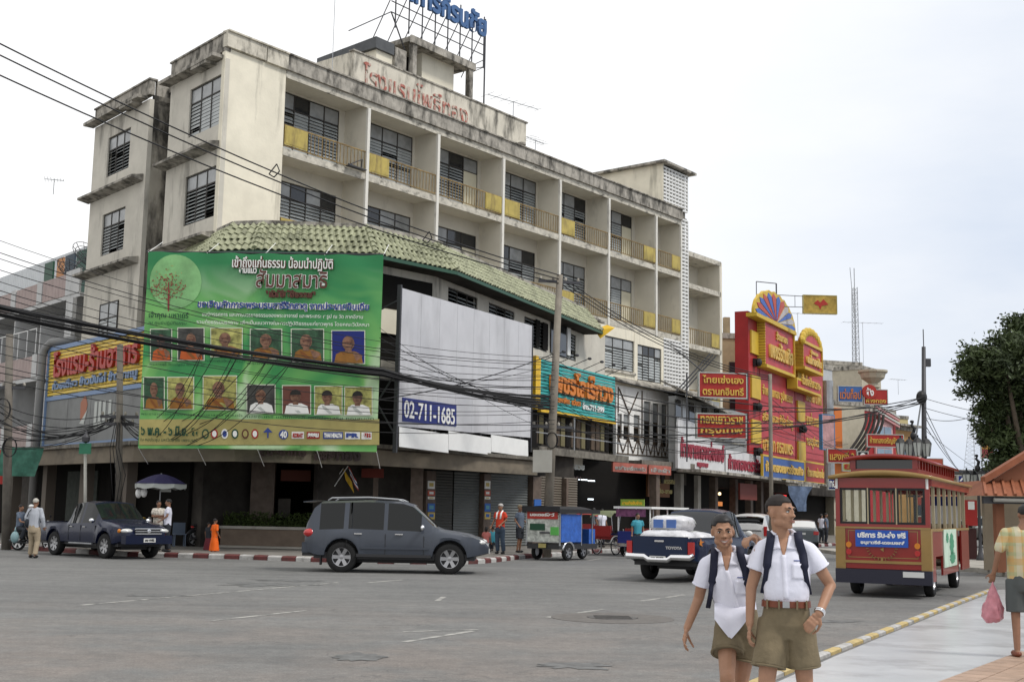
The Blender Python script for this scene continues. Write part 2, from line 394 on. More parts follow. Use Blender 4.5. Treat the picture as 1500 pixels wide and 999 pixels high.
bt=[G(1345,1010,.05),G(1500,952,.05)]
a=Vector((bt[0].x,bt[0].y,0));b=Vector((bt[1].x,bt[1].y,0));dd=(b-a).normalized();nn_=Vector((dd.y,-dd.x,0))
ang=math.atan2(dd.y,dd.x)
mb_=MB();mb_.box(.006,.294,.006,.294,.0,.03);tm=mb_.mesh('paving_tile',m_brickp)
for i in range(-4,14):
 for j in range(0,12):
  p=a+dd*(i*.3)+nn_*((j+1)*.3)
  obj('paving_tile',tm,None,rp,TR(p.x,p.y,.030,ang))
mi=[G(1395,836),G(1432,838),G(1475,845),G(1560,850)]
mb=MB();top=[(p.x,p.y,.14)for p in mi]+[(30,60,.14),(14.5,60,.14)]
mb.prism([(x,y,0)for x,y,z in top],(0,0,.14));obj('median_island',mb,m_concrete,kind='structure')
def strip(p,q,w=.10,z=.004):
 a=G(*p);b=G(*q);d=(b-a).normalized();n=Vector((-d.y,d.x,0))*w/2
 return[(a.x-n.x,a.y-n.y,z),(b.x-n.x,b.y-n.y,z),(b.x+n.x,b.y+n.y,z),(a.x+n.x,a.y+n.y,z)]
for seg in[((120,886),(495,853)),((310,909),(448,894)),((590,925),(700,922)),((540,853),(590,849)),((560,941),(645,872)),((800,904),(885,892)),((940,880),(1002,871)),((850,820),(880,817)),((1010,835),(1000,838))][:4]+[((592,940),(693,924)),((802,904),(885,892)),((940,880),(1002,871)),((640,880),(650,874)),((855,822),(880,818))]:
 mb=MB();mb.quad(*strip(*seg));obj('lane_marking',mb,m_line,kind='structure')
c=G(897,905)
m_ring=mat('manhole_ring',(.13,.12,.11),.85,var=.2,vscale=6);m_iron=mat('cast_iron',(.10,.095,.09),.7,metal=.2,var=.2,vscale=10)
mh=thing('manhole_cover','round iron manhole cover in the asphalt left of the schoolboys','manhole cover',(c.x,c.y,0))
mb=MB();mb.lathe([(.95,.0),(.95,.006),(.40,.010)],40,cap=False);obj('concrete_ring',mb,m_ring,mh)
mb=MB();mb.lathe([(.385,0),(.385,.014),(.0,.016)],28,cap=False)
for i in range(-3,4):
 mb.box(-.28,.28,i*.08-.012,i*.08+.012,.014,.022)
obj('lid',mb,m_iron,mh)
m_tar=mat('tar_patch',(.125,.125,.122),.7,var=.4,vscale=4)
for(x,y,rx,ry)in[(232,872,.7,.16),(390,856,1.1,.35),(425,850,.9,.2),(525,962,.35,.2),(840,975,.45,.16),(1215,910,.5,.12),(1400,872,.5,.2)]:
 c=G(x,y);mb=MB();n=30;vs=[]
 for k in range(n):
  t=2*math.pi*k/n;r=.8+.7*mnoise.noise(Vector((math.cos(t)*2.2+x,math.sin(t)*2.2,y)))
  vs.append((c.x+rx*r*math.cos(t),c.y+ry*2.2*r*math.sin(t),.005))
 mb.add(vs,[tuple(range(n))]);obj('asphalt_repair',mb,m_tar,kind='structure')
hotel=thing('corner_hotel','five storey cream hotel with stained walls and recessed balconies on the street corner','hotel',FM)
BX=[2.49,7.18,11.70,16.49,21.20,25.75,30.65,33.45]
TOP=19.0
def hp(name,mb,mats,M=None,**k):return obj(name,mb,mats,hotel,M or FM,**k)
mb=MB()
mb.prism([(-.55,0,3.7),(2.49,0,3.7),(2.49,.25,3.7),(-.5,.25,3.7)],(0,0,15.3));mb.box(2.3,2.49,.25,1.5,3.7,19.0);hp('end_wall',mb,m_wall);mb=MB();mb.prism([(-.55,0,0),(2.49,0,0),(2.49,1.5,0),(-.25,1.5,0)],(0,0,3.7));hp('shaded_ground_wall',mb,m_dim)  # ground stretch coloured dark for the canopy shade, upper wall keeps its plaster
mb=MB();mb.box(2.2,34,6,6.25,0,19.0);mb.box(33.45,34.2,.3,6,0,19);hp('core_wall',mb,m_wall_in)
mb=MB();mb.prism([(-.3,.05,19.0),(34.25,.05,19.0),(34.25,9,19.0),(2.2,9,19.0)],(0,0,.25));hp('roof',mb,m_grimy)
m_wallpar=mat('streaked_parapet_plaster',(.58,.54,.45),.85,var=.15,vscale=2,dirt=(.08,.075,.06),dirtamt=.85,dscale=(1.8,1.8,.7),dpos=(.5,.66))
for i,(a,b)in enumerate([(-.58,1.35),(1.39,2.49)]+list(zip(BX,BX[1:]+[34.2]))[:7]):
 mb=MB();z1=19.62
 mb.box(a,b-.01,-.14,.12,19.0 if i else 19.02,z1);mb.box(a,b-.01,-.22,.18,z1,z1+.06)
 hp('parapet',mb,m_grimy if i>1 else m_wallpar)
for zt in(12.0,15.8,19.0):
 mb=MB();mb.mat(0).box(2.49,33.45,.06,6,zt-.18,zt-.003);mb.mat(1).box(2.49,33.45,-.02,.06,zt-.30,zt+(.0 if zt<19 else-.004))
 hp('floor_slab',mb,(m_wall_in,m_edge))
for b in BX[1:]:
 mb=MB();mb.mat(0).box(b-.06,b+.06,.06,1.4,12.0,15.62);mb.box(b-.06,b+.06,.06,1.4,15.8,18.82)
 mb.mat(1).box(b-.08,b+.08,-.06,.058,11.68,18.7)
 hp('partition_fin',mb,(m_wall_in,m_white_edge))
def wall_with_holes(x0,x1,z0,z1,holes,y0,y1):
 mb=MB();xs=sorted(holes);cur=x0
 for(a,b,c,d)in xs:
  if a>cur:mb.box(cur,a,y0,y1,z0,z1)
  mb.box(a,b,y0,y1,z0,c);mb.box(a,b,y0,y1,d,z1);cur=b
 if cur<x1:mb.box(cur,x1,y0,y1,z0,z1)
 return mb
def window_unit(parent,M,w,h,cols,toprow=.55,cream=-1,tilt=.5,dark=0.0,fr=.05,slat=m_slat,open_=-1,y=0.0):
 """steel window: top row of fixed panes, louvres below; M at lower-left corner, facing -y"""
 mb=MB();d=.05
 mb.box(0,w,y,y+d,0,fr);mb.box(0,w,y,y+d,h-fr,h);zt=h-toprow if toprow else h
 if toprow:mb.box(0,w,y,y+d,zt-fr/2,zt+fr/2)
 cw=w/cols
 for i in range(cols+1):mb.box(max(0,i*cw-fr/2),min(w,i*cw+fr/2),y-.004,y+d,fr,h-fr)
 win=obj('window',mb,m_frame,parent,M)
 if toprow:
  for i in range(cols):
   mb=MB();k=rnd()
   mb.box(i*cw+fr/2,(i+1)*cw-fr/2,y+.022,y+.028,zt+fr/2,h-fr)
   obj('pane',mb,m_glass if k>.22 else m_glassd,win,M)
 for i in range(cols):
  x0,x1=i*cw+fr/2,(i+1)*cw-fr/2
  if i==cream:
   mb=MB();mb.box(x0,x1,y+.01,y+.03,fr,zt-fr/2);obj('door_leaf',mb,m_door,win,M);continue
  if i==open_:continue
  mb=MB();n=max(3,int((zt-2*fr)/.135));st=(zt-fr-fr/2)/n;tl=tilt+rnd()*.5-.15
  for k in range(n):
   zc=fr+(k+.5)*st;dy=.06*math.sin(tl);dz=.069*math.cos(tl)*(1 if rnd()>.05 else.3)
   mb.quad((x0,y+.025-dy,zc+dz*-1),(x1,y+.025-dy,zc-dz),(x1,y+.025+dy,zc+dz),(x0,y+.025+dy,zc+dz))
  obj('louvre_slats',mb,slat,win,M,kind='stuff')
 return win
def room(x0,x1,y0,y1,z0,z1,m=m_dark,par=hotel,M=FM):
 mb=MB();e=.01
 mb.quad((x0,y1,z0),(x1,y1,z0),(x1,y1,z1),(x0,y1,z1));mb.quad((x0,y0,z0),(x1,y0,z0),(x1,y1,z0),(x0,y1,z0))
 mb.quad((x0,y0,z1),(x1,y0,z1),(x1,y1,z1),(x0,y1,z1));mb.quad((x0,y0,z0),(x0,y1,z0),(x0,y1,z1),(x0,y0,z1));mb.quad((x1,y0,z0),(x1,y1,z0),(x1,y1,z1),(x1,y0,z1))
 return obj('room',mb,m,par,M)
for fl,(z0,zc)in enumerate([(12.0,15.62),(15.8,18.82)]):
 holes=[]
 for i in range(7):
  a,b=BX[i]+.06,BX[i+1]-.06
  w0=a+(1.22 if i==0 else.0);base=z0+.5;hh=z0+2.95
  if i==6:ho=(a+.35,a+1.15,z0+.05,z0+2.4)
  elif i==0:ho=(a+.85,a+4.25,base,hh)
  else:ho=(a+.02+.0,a+3.25,base,hh)
  ho=(ho[0]+(.95 if i in(1,2,3,4,5)else 0),min(ho[1]+(.95 if i in(1,2,3,4,5)else 0),b-.1),ho[2],ho[3])
  if i in(1,2,3,4,5):
   ho=(a+1.30-.0,a+4.45 if b-a>4.5 else b-.15,base,hh)
  holes.append(ho)
 mb=wall_with_holes(2.49,33.45,z0,zc,holes,1.4,1.56);hp('back_wall',mb,m_wall_in)
 for i,(a,b,c,d)in enumerate(holes):
  M_=FM@Matrix.Translation((a,1.44,c))
  cream={2:2,5:2}.get(i,-1)
  if i==6:window_unit(hotel,M_,b-a,d-c,1,.5,0)
  else:window_unit(hotel,M_,b-a,d-c,3+(1 if i==0 else 0),.68,cream+(0 if cream<0 else 0),tilt=.35)
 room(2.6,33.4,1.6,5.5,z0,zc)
 for i in range(7):
  a,b=BX[i]+.09,BX[i+1]-.09
  if i==0:a=2.52
  mb=MB();zr=z0+.98
  mb.box(a,b,.0,.05,zr-.05,zr);mb.box(a,b,.0,.04,z0+.08,z0+.12)
  n=int((b-a)/.2)
  for k in range(n+1):
   x=a+.02+(b-a-.04)*k/n;mb.box(x-.014,x+.014,.01,.035,z0+.12,zr-.05)
  rail=hp('balcony_railing',mb,m_rust)
  side='L' if i in(0,1,3,4)else 'R'
  if fl==0 and i in(3,):continue
  mb=MB();pw=1.22 if i<6 else.95
  x0=a+.02 if side=='L' else b-pw-.02
  mb.box(x0,x0+pw,-.03,-.005,z0+.14,zr-.04);mb.box(x0+.05,x0+pw-.05,-.04,-.031,z0+.2,zr-.1)
  obj('yellow_panel',mb,m_yel,hotel,FM)
mb=MB();mb.bar((6.0,-.1,15.95),(6.9,-.1,15.9),.05);mb.bar((6.1,-.1,15.95),(6.75,-.15,16.3),.04);mb.bar((6.75,-.15,16.3),(6.75,-.1,15.9),.04);mb.box(5.9,6.9,-.3,-.05,15.83,15.87)
hp('broken_bracket',mb,m_steel)
holes=[(22.2,23.8,9.45,11.0),(24.25,28.35,9.35,11.1),(28.7,31.25,9.0,11.0)]
mb=wall_with_holes(20.5,31.5,8.4,11.82,holes,0,.2);hp('band_storey_wall',mb,m_wall)
for(a,b,c,d),n in zip(holes,(2,4,4)):
 window_unit(hotel,FM@Matrix.Translation((a,.06,c)),b-a,d-c,n,.55,tilt=.3)
 mb=MB();mb.box(a-.08,b+.08,-.1,.05,c-.16,c-.02);hp('window_sill',mb,m_edge)
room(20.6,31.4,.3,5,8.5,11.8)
mb=MB();mb.box(28.36,28.69,-.02,.3,8.4,11.8);hp('pilaster',mb,m_wall)
def screen(x0,x1,z0,z1,y,cell=(.34,.22)):
 mb=MB();nx=max(2,round((x1-x0)/cell[0]));nz=max(2,round((z1-z0)/cell[1]));cx=(x1-x0)/nx;cz=(z1-z0)/nz
 for i in range(nx+1):mb.box(x0+i*cx-.025,x0+i*cx+.025,y,y+.14,z0,z1)
 for k in range(nz+1):mb.box(x0,x1,y+.012,y+.13,z0+k*cz-.045,z0+k*cz+.045)
 return mb
mb=screen(33.5,34.25,8.9,19.1,-.05);hp('block_screen',mb,m_white,kind='stuff')
mb=screen(31.5,33.46,8.9,11.66,-.03);hp('block_screen',mb,m_white,kind='stuff')
mb=screen(31.42,34.25,19.66,21.85,-.03);hp('block_screen',mb,m_white,kind='stuff')
mb=MB();mb.box(31.45,34.2,.16,.2,8.5,11.7);mb.box(33.5,34.2,.16,.2,11.7,19);mb.box(31.45,34.2,.14,.2,19.3,21.85);hp('screen_backing',mb,mat('screen_backing',(.20,.185,.155),.9))
mb=MB();mb.box(31.34,31.44,-.03,7.5,19.3,22.0);mb.box(31.44,34.3,7.3,7.5,19.3,22.0);mb.box(34.2,34.3,.2,7.3,8,22);hp('tower_wall',mb,m_wall)
mb=MB();mb.box(31.0,34.75,-.35,8.0,22.0,22.14);hp('tower_roof',mb,m_grimy)
n3=2.6
mb=MB();mb.box(8.7,21.6,n3,n3+.2,19.2,22.35);mb.box(8.7,8.9,n3+.2,9,19.2,22.35);hp('rooftop_parapet_wall',mb,mat('stained_roof_wall',(.60,.56,.47),.85,var=.1,vscale=1,dirt=(.07,.065,.055),dirtamt=.85,dscale=(1.6,1.6,.5),dpos=(.48,.66)))
mb=MB();mb.box(8.6,21.7,n3-.06,n3+.26,22.35,22.42);hp('parapet_coping',mb,m_grimy)
m_redpaint=mat('peeling_red_paint',(.38,.13,.10),.8,var=.3,vscale=4,dirt=(.52,.47,.40),dirtamt=.95,dscale=(4,4,2.5),dpos=(.46,.58))
letters('โรงแรมโพธิ์ทอง',hotel,FM,9.3,20.9,m_redpaint,7.4,1.15,y=n3-.015,depth=.04,bold=.012,name='red_lettering')
def zz(x,y,n):return onp(frame(A0,AF,-n),x,y)
mb=MB();mb.box(14.1,16.5,3.4,6.5,19.3,24.15);hp('tank_room_wall',mb,m_wall)
mb=MB();mb.box(12.75,14.09,4.3,4.4,21.0,24.1);hp('tank_room_shade_panel',mb,m_dark)  # dark sheet painted as the shade inside the open tank room
mb=MB();mb.box(12.4,12.75,4.5,4.9,19.3,24.15);hp('column',mb,m_grimy)
for x in(12.75,17.0):
 mb=MB();mb.box(x,x+.28,2.75,3.03,19.3,24.15);hp('column',mb,m_grimy)
mb=MB();mb.box(12.6,17.35,2.75,5.1,24.15,24.4);mb.box(12.55,17.4,2.68,2.8,24.05,24.42);hp('canopy_slab',mb,m_grimy)
mb=MB();mb.box(10.6,12.4,3.1,6.6,19.3,23.15);hp('side_wall',mb,m_wall);mb=MB();mb.box(11.7,12.5,2.95,3.09,19.3,23.6);hp('stained_wall',mb,m_grimy)
mb=MB();mb.prism([(10.4,2.95,23.15),(10.4,2.95,23.7),(10.4,7.0,23.5),(10.4,7.0,23.2)],(1.25,0,0));hp('side_roof',mb,mat('dark_roof_sheet',(.09,.095,.10),.7,var=.2))
mb=MB();mb.cyl((19.7,n3-1.2,19.6),(19.7,n3-1.2,20.4),.1);mb.lathe([(.1,0),(.22,.06),(.22,.16),(.08,.2)],12,(19.7,n3-1.2,20.4));hp('vent_pipe',mb,m_grimy)
m_sidestain=mat('stained_side_wall',(.40,.37,.31),.9,var=.15,vscale=1,dirt=(.03,.028,.025),dirtamt=.95,dscale=(.9,.9,.3),dpos=(.44,.6))
LMW=Matrix.Translation(LM@Vector((.98,-.52,.04)))@LM.to_3x3().to_4x4()@Matrix.Scale(.976,4)
LH=[(-3.79,-1.19,16.38,18.42),(-3.77,-1.22,12.71,14.74)]
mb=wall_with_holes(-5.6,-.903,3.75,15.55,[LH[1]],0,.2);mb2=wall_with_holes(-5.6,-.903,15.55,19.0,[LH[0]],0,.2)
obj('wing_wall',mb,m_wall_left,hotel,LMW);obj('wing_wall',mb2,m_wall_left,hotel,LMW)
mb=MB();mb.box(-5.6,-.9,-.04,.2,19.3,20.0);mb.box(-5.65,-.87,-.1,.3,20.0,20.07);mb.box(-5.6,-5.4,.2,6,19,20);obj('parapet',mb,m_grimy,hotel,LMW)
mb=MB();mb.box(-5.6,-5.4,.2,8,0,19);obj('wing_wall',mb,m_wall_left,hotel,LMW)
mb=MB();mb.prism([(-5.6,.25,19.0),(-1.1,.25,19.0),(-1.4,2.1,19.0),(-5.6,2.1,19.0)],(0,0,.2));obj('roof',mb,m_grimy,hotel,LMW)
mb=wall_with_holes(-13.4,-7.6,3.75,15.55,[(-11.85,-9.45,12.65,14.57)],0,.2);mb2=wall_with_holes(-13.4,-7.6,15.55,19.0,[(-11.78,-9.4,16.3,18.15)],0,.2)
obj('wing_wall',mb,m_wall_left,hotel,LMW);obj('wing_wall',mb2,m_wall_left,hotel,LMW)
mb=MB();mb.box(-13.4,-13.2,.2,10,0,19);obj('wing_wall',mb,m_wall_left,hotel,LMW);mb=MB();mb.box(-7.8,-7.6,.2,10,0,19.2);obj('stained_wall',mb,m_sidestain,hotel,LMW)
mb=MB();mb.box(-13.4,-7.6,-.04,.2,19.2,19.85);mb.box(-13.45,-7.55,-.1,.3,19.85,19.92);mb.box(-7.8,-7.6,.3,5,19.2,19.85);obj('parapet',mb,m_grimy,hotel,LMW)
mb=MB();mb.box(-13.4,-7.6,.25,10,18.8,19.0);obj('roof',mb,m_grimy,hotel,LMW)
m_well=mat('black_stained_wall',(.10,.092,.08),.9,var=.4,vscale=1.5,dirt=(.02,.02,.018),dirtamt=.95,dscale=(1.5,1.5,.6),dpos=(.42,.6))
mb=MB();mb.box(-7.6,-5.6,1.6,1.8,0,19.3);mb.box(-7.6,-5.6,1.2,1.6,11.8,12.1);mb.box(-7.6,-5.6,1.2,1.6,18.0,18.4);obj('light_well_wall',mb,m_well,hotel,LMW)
mb=MB();mb.cyl((-7.3,1.4,1),(-7.3,1.4,19.5),.08,8);mb.cyl((-6.5,1.4,8),(-6.5,1.4,18.5),.06,8);obj('drain_pipe',mb,m_grimy,hotel,LMW)
for(a,b)in((-5.75,-.75),(-13.6,-7.5)):
 for zt,pr in((12.0,.55),(15.6,.55),(19.02,.5)):
  mb=MB()
  if zt>19:
   mb.box(a,b-.3,-pr,-.001,zt,zt+.14);mb.box(b-2.2,b-.9,-pr*.95,-.001,zt-.12,zt)
  else:mb.prism([(a,-.001,zt+.1),(a,-.001,zt-.22),(a,-pr,zt-.12),(a,-pr,zt-.02)],(b-a-.3,0,0))
  obj('ledge',mb,m_grimy,hotel,LMW)
for(a,b,c,d),top in[(LH[0],.62),(LH[1],.62),((-11.85,-9.45,12.65,14.57),.6),((-11.78,-9.4,16.3,18.15),.6)]:
 window_unit(hotel,LMW@Matrix.Translation((a,.07,c)),b-a,d-c,3,top,tilt=(.15 if a==-3.79 else.55))
 room(a-.05,b+.04,.21,.95,c-.05,d+.05,M=LMW)
mb=wall_with_holes(-11.9,-9.0,7.3,10.9,[(-11.3,-9.4,8.3,10.4)],-.02,-.002)
window_unit(hotel,LMW@Matrix.Translation((-11.4,-.06,8.4)),1.9,2.0,2,.7,tilt=.1)
T=[(-13.0,48.6),(-12.3,46.9),(-10.2,43.95),(-9.1,43.7),(-5.4,44.0),(-3.0,46.5),(3.6,61.3),(4.9,64.3)]
T=[Vector((x,y,0))for x,y in T]
def off(P,d):
 out=[]
 for i,p in enumerate(P):
  if i==0:t1=t2=(P[1]-P[0]).normalized()
  elif i==len(P)-1:t1=t2=(P[-1]-P[-2]).normalized()
  else:t1=(P[i]-P[i-1]).normalized();t2=(P[i+1]-P[i]).normalized()
  n1=Vector((t1.y,-t1.x,0));n2=Vector((t2.y,-t2.x,0));b=(n1+n2).normalized();out.append(p+b*(d/max(.3,b.dot(n1))))
 return out
EV=off(T,1.0)
ZT,ZE=11.8,10.6
tilemb=MB()
nn2=5
tmesh={}
def tile_mesh(w,l,sl):
 key=(round(w,2),round(l,2))
 if key in tmesh:return tmesh[key]
 m_=MB();nseg=5;vs=[];fs=[]
 for e in(0,1):
  for k in range(nseg+1):
   t=k/nseg;x=(t)*w;hgt=.075*math.sin(math.pi*min(1,t*1.25))if t<.8 else.0
   vs.append((x,e*l*1.08,hgt+.012+(0.035 if e==0 else 0)))
 for k in range(nseg):fs.append((k,k+1,nseg+2+k,nseg+1+k))
 b0=len(vs)
 for k in range(nseg+1):x,y,z=vs[k];vs.append((x,y,z-.035))
 for k in range(nseg):fs.append((k,b0+k,b0+k+1,k+1))
 m_.add(vs,fs);tmesh[key]=m_.mesh('roof_tile',m_tile,smooth=False,fix=False);return tmesh[key]
ntile=0
base=MB();hips=[]
for i in range(1,len(T)-2+0):
 a,b,c,d=EV[i],EV[i+1],T[i+1],T[i]
 A3=Vector((a.x,a.y,ZE));B3=Vector((b.x,b.y,ZE));C3=Vector((c.x,c.y,ZT));D3=Vector((d.x,d.y,ZT))
 base.quad(A3,B3,C3,D3)
 xd=(B3-A3).normalized();up=((D3-A3)-xd*(D3-A3).dot(xd));SL=up.length;yd=up.normalized();zd=xd.cross(yd)
 fr_=Matrix((xd,yd,zd)).transposed().to_4x4();fr_.translation=A3
 LA=(B3-A3).length;xl=(D3-A3).dot(xd);xr=(C3-A3).dot(xd);rows=5 if i<5 else 6;tw=.235;tl=SL/rows
 for r in range(rows):
  t0=r/rows;x0=xl*t0;x1=LA+(xr-LA)*t0;t1=(r+.5)/rows
  x0=xl*t1;x1=LA+(xr-LA)*t1
  n=max(1,int((x1-x0)/tw));w=(x1-x0)/n;w=round(w,2);
  for k in range(n):
   x=x0+(x1-x0)*k/n
   Mx=fr_@Matrix.Translation((x,r*tl,.0))
   wig=Matrix.Rotation((rnd()-.5)*.05,4,'Z')@Matrix.Translation((0,(rnd()-.5)*.03,rnd()*.012))
   if i<5 and ntile<290:
    obj('roof_tile',tile_mesh(w,tl,0),None,hotel,Mx@wig);ntile+=1
   else:
    me=tile_mesh(w,tl,0);tilemb.add([Mx@wig@v.co for v in me.vertices],[tuple(p.vertices)for p in me.polygons])
 hips.append((B3,C3))
obj('roof_tiles',tilemb,m_tile,hotel,I4,kind='stuff',smooth=False)
obj('tile_roof_deck',base,mat('roof_deck',(.10,.11,.07),.9),hotel,I4)
for(p,q)in[(Vector((*EV[1][:2],ZE)),Vector((*T[1][:2],ZT)))]+hips:
 q=Vector(q);p=Vector(p);n=6
 for k in range(n):
  a=p.lerp(q,k/n);b=p.lerp(q,(k+1.12)/n);mb=MB();mb.tube([a+Vector((0,0,.09)),b+Vector((0,0,.05))],[.11,.085],8);obj('ridge_tile',mb,m_tile,hotel,I4)
for i in range(1,len(T)-2):
 a,b=EV[i],EV[i+1];mb=MB();mb.bar((a.x,a.y,ZE-.06),(b.x,b.y,ZE-.06),.08,.13);obj('gutter',mb,m_greentrim,hotel,I4)
 mb=MB();mb.quad((a.x,a.y,ZE-.13),(b.x,b.y,ZE-.13),(*T[i+1][:2],ZE-.10),(*T[i][:2],ZE-.10));obj('soffit',mb,m_dim,hotel,I4)
 c,d=T[i],T[i+1];mb=MB();mb.bar((c.x,c.y,ZT+.05),(d.x,d.y,ZT+.05),.2,.14);obj('top_flashing',mb,m_grimy,hotel,I4)
mb=MB();e=EV[-2];mb.prism([(e.x-.1,e.y,ZE-.35),(e.x+.6,e.y+.1,ZE+.2),(e.x+.2,e.y+.2,ZE+.35),(e.x-.4,e.y,ZE+.1)],(.05,.1,.05));obj('yellow_roof_end',mb,m_yellow,hotel,I4)
PW=off(T,.02)
for i in range(0,len(T)-1):
 a,b=PW[i],PW[i+1];Fp=fr2(a,b);Lg=(b-a).length
 if i in(3,5):
  n=2 if i==3 else 4;gap=1.1;ww=(Lg-gap*(n+1))/n
  holes=[(gap+k*(ww+gap),gap+k*(ww+gap)+ww,9.0,10.3)for k in range(n)]
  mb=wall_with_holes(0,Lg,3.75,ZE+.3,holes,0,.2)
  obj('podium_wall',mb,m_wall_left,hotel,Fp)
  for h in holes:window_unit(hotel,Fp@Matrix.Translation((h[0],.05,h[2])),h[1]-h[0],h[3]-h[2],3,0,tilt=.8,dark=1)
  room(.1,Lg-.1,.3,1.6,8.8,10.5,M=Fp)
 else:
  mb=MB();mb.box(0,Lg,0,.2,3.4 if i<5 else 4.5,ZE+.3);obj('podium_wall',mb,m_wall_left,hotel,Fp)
mb=MB();mb.prism([(p.x,p.y,ZT-.25)for p in T]+[tuple(fm(22,-.5,ZT-.25)),tuple(fm(2,-.2,ZT-.25)),tuple(lm(-6,-.2,ZT-.25))],(0,0,.1));obj('podium_roof',mb,m_grimy,hotel,I4)
BT=[Vector((x,y,0))for x,y in[(-24.5,55.9),(-17.0,47.6),(-13.4,43.9),(-9.3,41.6),(-4.8,42.9),(-2.9,45.4),(1.15,51.2)]]
m_shaded_grime=mat('shaded_grimy_edge',(.17,.155,.13),.9,var=.3,vscale=4,dirt=GRIME,dirtamt=.9,dscale=(2,2,1));m_fascia=mat('brown_grey_shaded_fascia',(.19,.16,.12),.85,var=.15,vscale=1.3,dirt=(.09,.08,.065),dirtamt=.8,dscale=(.8,.8,1.5),dpos=(.5,.68))  # both base colours darkened for shade around the canopy, grime on top
for i in range(len(BT)-1):
 a,b=BT[i],BT[i+1];Fp=fr2(a,b);Lg=(b-a).length
 mb=MB();mb.box(0,Lg,0,.25,3.12,3.72);obj('canopy_beam',mb,m_fascia,hotel,Fp)
 mb=MB();mb.box(0,Lg,-.15,.4,3.72,3.86);obj('canopy_edge',mb,m_shaded_grime,hotel,Fp)
mb=MB();inner_=[tuple(fm(22,.2)),tuple(fm(1,.2)),tuple(lm(-2,.2)),tuple(lm(-26,.2))]
mb.prism([(p.x,p.y,3.66)for p in BT]+[(p[0],p[1],3.66)for p in inner_],(0,0,.1));obj('canopy_slab',mb,m_dim,hotel,I4)
F4=fr2(BT[3],BT[4]);
sa=onp(F4,380,670);sb=onp(F4,448,671);sc2=onp(F4,457,673);sd=onp(F4,528,676)
m_blkletter=mat('dark_letter',(.05,.03,.03),.5)
letters('ศูนย์อาหาร',hotel,F4,sa[0],3.28,m_blkletter,sb[0]-sa[0],.36,bold=.02,name='fascia_lettering')
letters('โพธิ์ทอง',hotel,F4,sc2[0],3.24,m_blkletter,sd[0]-sc2[0],.46,bold=.025,name='fascia_lettering')
mb=MB();mb.box(-40,-.7,-.68,-.55,.0,3.6);obj('recess_shade_panel',mb,m_dark,hotel,LM)  # solid dark slab standing in for shade under the side canopy
for k in range(8):
 mb=MB();x=-30+k*3.9;mb.box(x,x+.45,-2.4,-2.0,.15,3.7);obj('pillar',mb,mat('side_pillar',(.13,.11,.09),.8)if k==0 else bpy.data.materials['side_pillar'],hotel,LM)
for k,(x,m_)in enumerate([(-27,(.10,.10,.09)),(-19.5,(.07,.06,.05)),(-12,(.05,.06,.05))]):
 mb=MB();mb.box(x,x+3.2,-.75,-.69,.15,3.0);obj('folding_door',mb,mat('folding_door',m_,.7,var=.3,vscale=4),hotel,LM)
def R4(F,x0,y0,x1,y1):
 a=onp(F,x0,y0);b=onp(F,x1,y1);return a[0],b[0],b[1],a[1]
def P3(F,x,y,off=0.0):
 s,z=onp(F,x,y);return F@Vector((s,-off,z))
def board(name,label,cat,F,x0,x1,z0,z1,m,th=.12,frame_m=None,fw=.07,group=None,y=0.0):
 t=thing(name,label,cat,F@Matrix.Translation((x0,y,z0)),group)
 M_=F
 mb=MB();mb.box(x0,x1,y,y+th,z0,z1);obj('panel',mb,m,t,M_)
 if frame_m:
  mb=MB();e=.02
  mb.box(x0-fw,x1+fw,y-e,y+th+.01,z1,z1+fw);mb.box(x0-fw,x1+fw,y-e,y+th+.01,z0-fw,z0)
  mb.box(x0-fw,x0,y-e,y+th+.01,z0,z1);mb.box(x1,x1+fw,y-e,y+th+.01,z0,z1);obj('border',mb,frame_m,t,M_)
 return t
m_bgreen=bpy.data.materials.new('printed_green_vinyl');m_bgreen.use_nodes=True
def banner_mat(m):
 t=m.node_tree;b=t.nodes['Principled BSDF'];l=t.links.new
 tc=t.nodes.new('ShaderNodeTexCoord');n=t.nodes.new('ShaderNodeTexNoise');n.inputs['Scale'].default_value=.45;n.inputs['Detail'].default_value=2;n.inputs['Distortion'].default_value=1.2
 l(tc.outputs['Object'],n.inputs['Vector'])
 r=t.nodes.new('ShaderNodeValToRGB');e=r.color_ramp.elements
 e[0].position=.34;e[0].color=(.03,.25,.065,1);e[1].position=.54;e[1].color=(.17,.44,.11,1);x=e.new(.66);x.color=(.44,.62,.36,1)
 l(n.outputs['Fac'],r.inputs[0]);
 sp=t.nodes.new('ShaderNodeSeparateXYZ');l(tc.outputs['Object'],sp.inputs[0])
 mr=t.nodes.new('ShaderNodeMapRange');mr.inputs['From Min'].default_value=4.4;mr.inputs['From Max'].default_value=6.2;l(sp.outputs['Z'],mr.inputs['Value'])
 mx=t.nodes.new('ShaderNodeMix');mx.data_type='RGBA';l(mr.outputs[0],mx.inputs['Factor']);l(r.outputs[0],mx.inputs['A']);mx.inputs['B'].default_value=(.012,.20,.06,1)
 l(mx.outputs['Result'],b.inputs['Base Color']);b.inputs['Roughness'].default_value=.5
banner_mat(m_bgreen)
YB=40.6
pb=[at(203,655,YB),at(552,662,YB),at(562,375,YB),at(218,370,YB)]
FB=fr2(pb[0],pb[1]);bz0=pb[0].z;
bw=(pb[1]-pb[0]).length;bh=pb[3].z-pb[0].z
ban=thing('green_banner','huge green printed banner with rows of portrait photos hung on the rounded corner','banner',FB@Matrix.Translation((0,0,bz0)))
BM=FB@Matrix.Translation((0,0,bz0))
